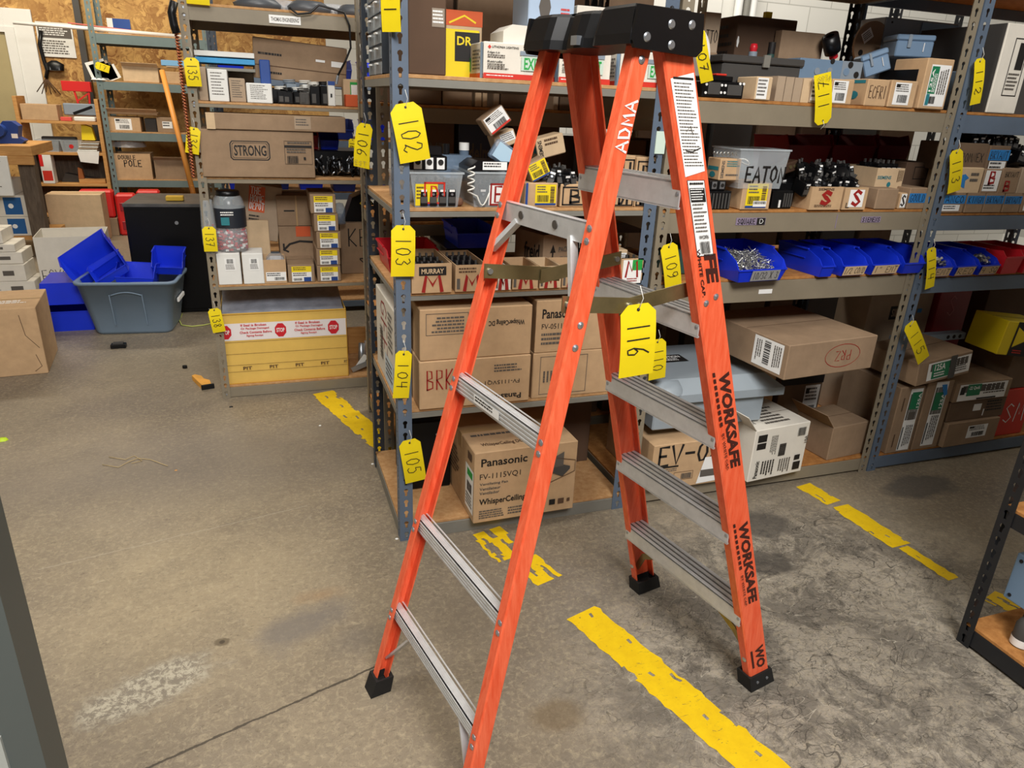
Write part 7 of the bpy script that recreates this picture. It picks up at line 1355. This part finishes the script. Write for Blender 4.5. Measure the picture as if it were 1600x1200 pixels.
# ================================================================== YELLOW LOT TAGS
def lot_tag(num, top, bot, wpx, Y, extra=None, flip=False, yaw=0.0, rot=90, hh=(.2,.8), label=None, wire=True, sc=.36, note=None):
    a = at(*top, Y=Y); c_ = at(*bot, Y=Y); dist = (a-Vector((0,0,CH))).dot(FWD); W_ = wpx/CF*dist; ax = (c_-a); L_ = ax.length; dn = ax.normalized(); nrm = Vector((0,-1,0)); rt = nrm.cross(-dn)*-1
    rt = (-dn).cross(nrm) if False else nrm.cross(dn)*-1
    rt = Vector((-dn.z, 0, dn.x)) if True else rt     # in the plane, to the right of "down"
    if rt.x < 0: rt = -rt
    if yaw:
        R_ = Matrix.Rotation(yaw, 3, dn); rt = R_ @ rt
    nz_ = rt.cross(-dn)
    r = thing('lot_tag', label, 'tag', a, (0,0,0), 'yellow paper lot tags'); b = MB(); hw = W_/2; c2 = W_*.22
    # card outline with clipped corners at the hole end, gently curled
    segs = 6; vv = []; ff = []
    outl = [(0, hw-c2), (c2, hw)]
    def P(u, d, s): 
        curl = .006*math.sin(d/L_*PI)
        return rt*u+dn*d+nz_*(s+curl)
    ds = [0, c2]+[c2+(L_-c2)*(i+1)/segs for i in range(segs)]
    if flip: wd = [hw]*(len(ds)); ds = [L_*i/segs for i in range(segs)]+[L_-c2, L_]; ds = sorted(set(ds)); wd = [hw if d < L_-c2*.99 else hw-c2 for d in ds]
    else: wd = [hw-c2]+[hw]*(len(ds)-1)
    for s in (0, .0008):
        for d, w_ in zip(ds, wd): vv += [P(-w_, d, s), P(w_, d, s)]
    n_ = len(ds)
    for i in range(n_-1): ff += [(2*i, 2*i+1, 2*i+3, 2*i+2), (2*n_+2*i+2, 2*n_+2*i+3, 2*n_+2*i+1, 2*n_+2*i)]
    for i in range(n_-1): ff += [(2*i, 2*i+2, 2*n_+2*i+2, 2*n_+2*i), (2*i+1, 2*n_+2*i+1, 2*n_+2*i+3, 2*i+3)]
    b.add(vv, ff, tagy)
    hd = .035*L_*2 if not flip else L_*.93
    b.add([P(.004*math.cos(t*PI/4), hd+.004*math.sin(t*PI/4), .0014) for t in range(8)], [tuple(range(8))], ink)
    b.build('tag_card', r)
    m = MB(); n_c = len(num); th = .0030 if W_ > .04 else .0026
    span = L_*(hh[1]-hh[0])
    for i, ch in enumerate(num):
        for st in HF[ch]:
            pts = []
            st2 = []
            for k in range(len(st)-1):
                for q in range(3): st2.append((st[k][0]+(st[k+1][0]-st[k][0])*q/3, st[k][1]+(st[k+1][1]-st[k][1])*q/3))
            st2.append(st[-1])
            for x, y in st2:
                X = (i+.15+x*.7)/n_c; d = hh[0]*L_+X*span; u = (y-.5)*W_*.62
                if flip: d = hh[1]*L_-X*span; u = -u
                pts.append(P(u, d, .0018))
            f = Face((0,0,0), rt, -dn, 1, 1); f.ribbon(m, pts, th, ink)
    if note:
        f = Face(P(-hw*.8, L_*note[0], 0), rt, -dn, 2*hw*.8, L_*.1); f.o += nz_*.0075; f.hand(m, note[1], 0, 0, 1, 1, greyink, th=.0014, rot=180 if flip else 0)
    m.build('handwritten_number', r)
    if wire:
        m = MB(); h0 = P(0, hd, .002); up = Vector((0, .004, .05)) if not flip else Vector((0, .004, -.03)); m.tube([h0, h0+up*.5+Vector((.006,-.006,0)), h0+up], .0009, wirew, n=4); m.build('tie_wire', r)
    return r
Yp = YF-.020
lot_tag('102', (632,161), (649,252), 50, Yp, label='yellow tag numbered 102, tilted on the front blue-grey post', hh=(.22,.85))
lot_tag('103', (630,352), (629,432), 38, Yp, label='yellow tag 103 on the front blue-grey post, beside the red bin')
lot_tag('104', (631,548), (626,622), 26, Yp, label='narrow yellow tag 104 on the blue-grey post, beside the stacked fan cartons')
lot_tag('105', (639,687), (650,752), 34, Yp, label='yellow tag numbered 105 at the foot of the blue-grey post')
lot_tag('101', (612,-70), (612,50), 40, Yp, yaw=.9, label='yellow tag cut by the top picture edge on the blue-grey post', wire=False)
lot_tag('106', (571,193), (565,262), 34, 2.95, yaw=.9, label='yellow tag numbered 106, turned edgewise on the back blue-grey post', hh=(.15,.75), note=(.95,'EST'))
lot_tag('166', (551,217), (550,242), 12, 5.55, label='small far yellow tag numbered 166 in the gap left of tag 106')
lot_tag('135', (298,90), (304,135), 22, YB-.02, label='yellow tag 135 on the rear tan unit, beside the white printed papers')
lot_tag('136', (303,199), (300,240), 20, YB-.02, label='yellow tag 136 on the rear tan unit, beside the framed-word carton')
lot_tag('137', (326,354), (330,393), 20, YB-.02, label='yellow tag numbered 137 beside the candy jar')
lot_tag('138', (334,482), (343,519), 19, YB-.02, label='yellow tag numbered 138 beside the yellow carton')
lot_tag('130', (306,-35), (310,7), 34, YB-.02, label='yellow tag cut by the top edge on the rear tan unit', wire=False)
lot_tag('17', (149,101), (171,109), 11, YR-.04, label='small yellow tag on the post of the grey-green rack', wire=False)
lot_tag('107', (1091,47), (1105,128), 20, YF-.03, yaw=.75, label='yellow tag numbered 107, turned edgewise beside the ladder cap')
lot_tag('109', (1044,381), (1052,449), 30, YF-.02, label='yellow tag numbered 109 between the ladder rails, left of the printed rail')
lot_tag('110', (1027,530), (1026,592), 30, YF-.02, label='yellow tag numbered 110 half behind tag 116')
lot_tag('117', (1285,115), (1285,194), 32, YF-.02, flip=True, label='upside down yellow tag numbered 117 on the tan beam', hh=(.12,.72), note=(.14,'PLUS'))
lot_tag('112', (1531,91), (1523,163), 21, YF-.03, label='yellow tag 112, topmost on the joined posts, beside the pale steel enclosure')
lot_tag('113', (1494,234), (1490,300), 26, YF-.03, label='yellow tag 113 on the joined right posts, beside the blue-taped cartons')
lot_tag('114', (1455,387), (1452,450), 18, YF-.03, label='yellow tag 114 on the joined right posts, beside the blue parts bins')
lot_tag('115', (1420,505), (1443,563), 24, YF-.06, label='yellow tag numbered 115, tilted on the joined posts at the right')
# tag on the ladder spreader
u, v, z = RW(1.22)-.036, LV(1.22)-.028+(RV(1.22)+.03-LV(1.22)+.028)*.46+.02, 1.185
wp_ = LAD.matrix_basis @ Vector((u, v, z)) if False else (Matrix.Translation(LAD.location) @ Matrix.Rotation(-1.3602, 4, 'Z')) @ Vector((u, v, z))
lot_tag('116', (997,475), (993,587), 62, wp_.y-.022, label='large yellow tag numbered 116 hanging from the ladder spreader bar', hh=(.22,.72))
b = MB(); q = at(1030, 205, Y=YF-.003); b.box(q.x-.01, q.x+.028, YF-.006, YF-.002, q.z-.075, q.z, mat('pale_green_sticker',(206,226,214),.5)); tag_(b.build('post_sticker'), 'pale green sticker on the blue-grey post between the ladder rails', 'sticker')
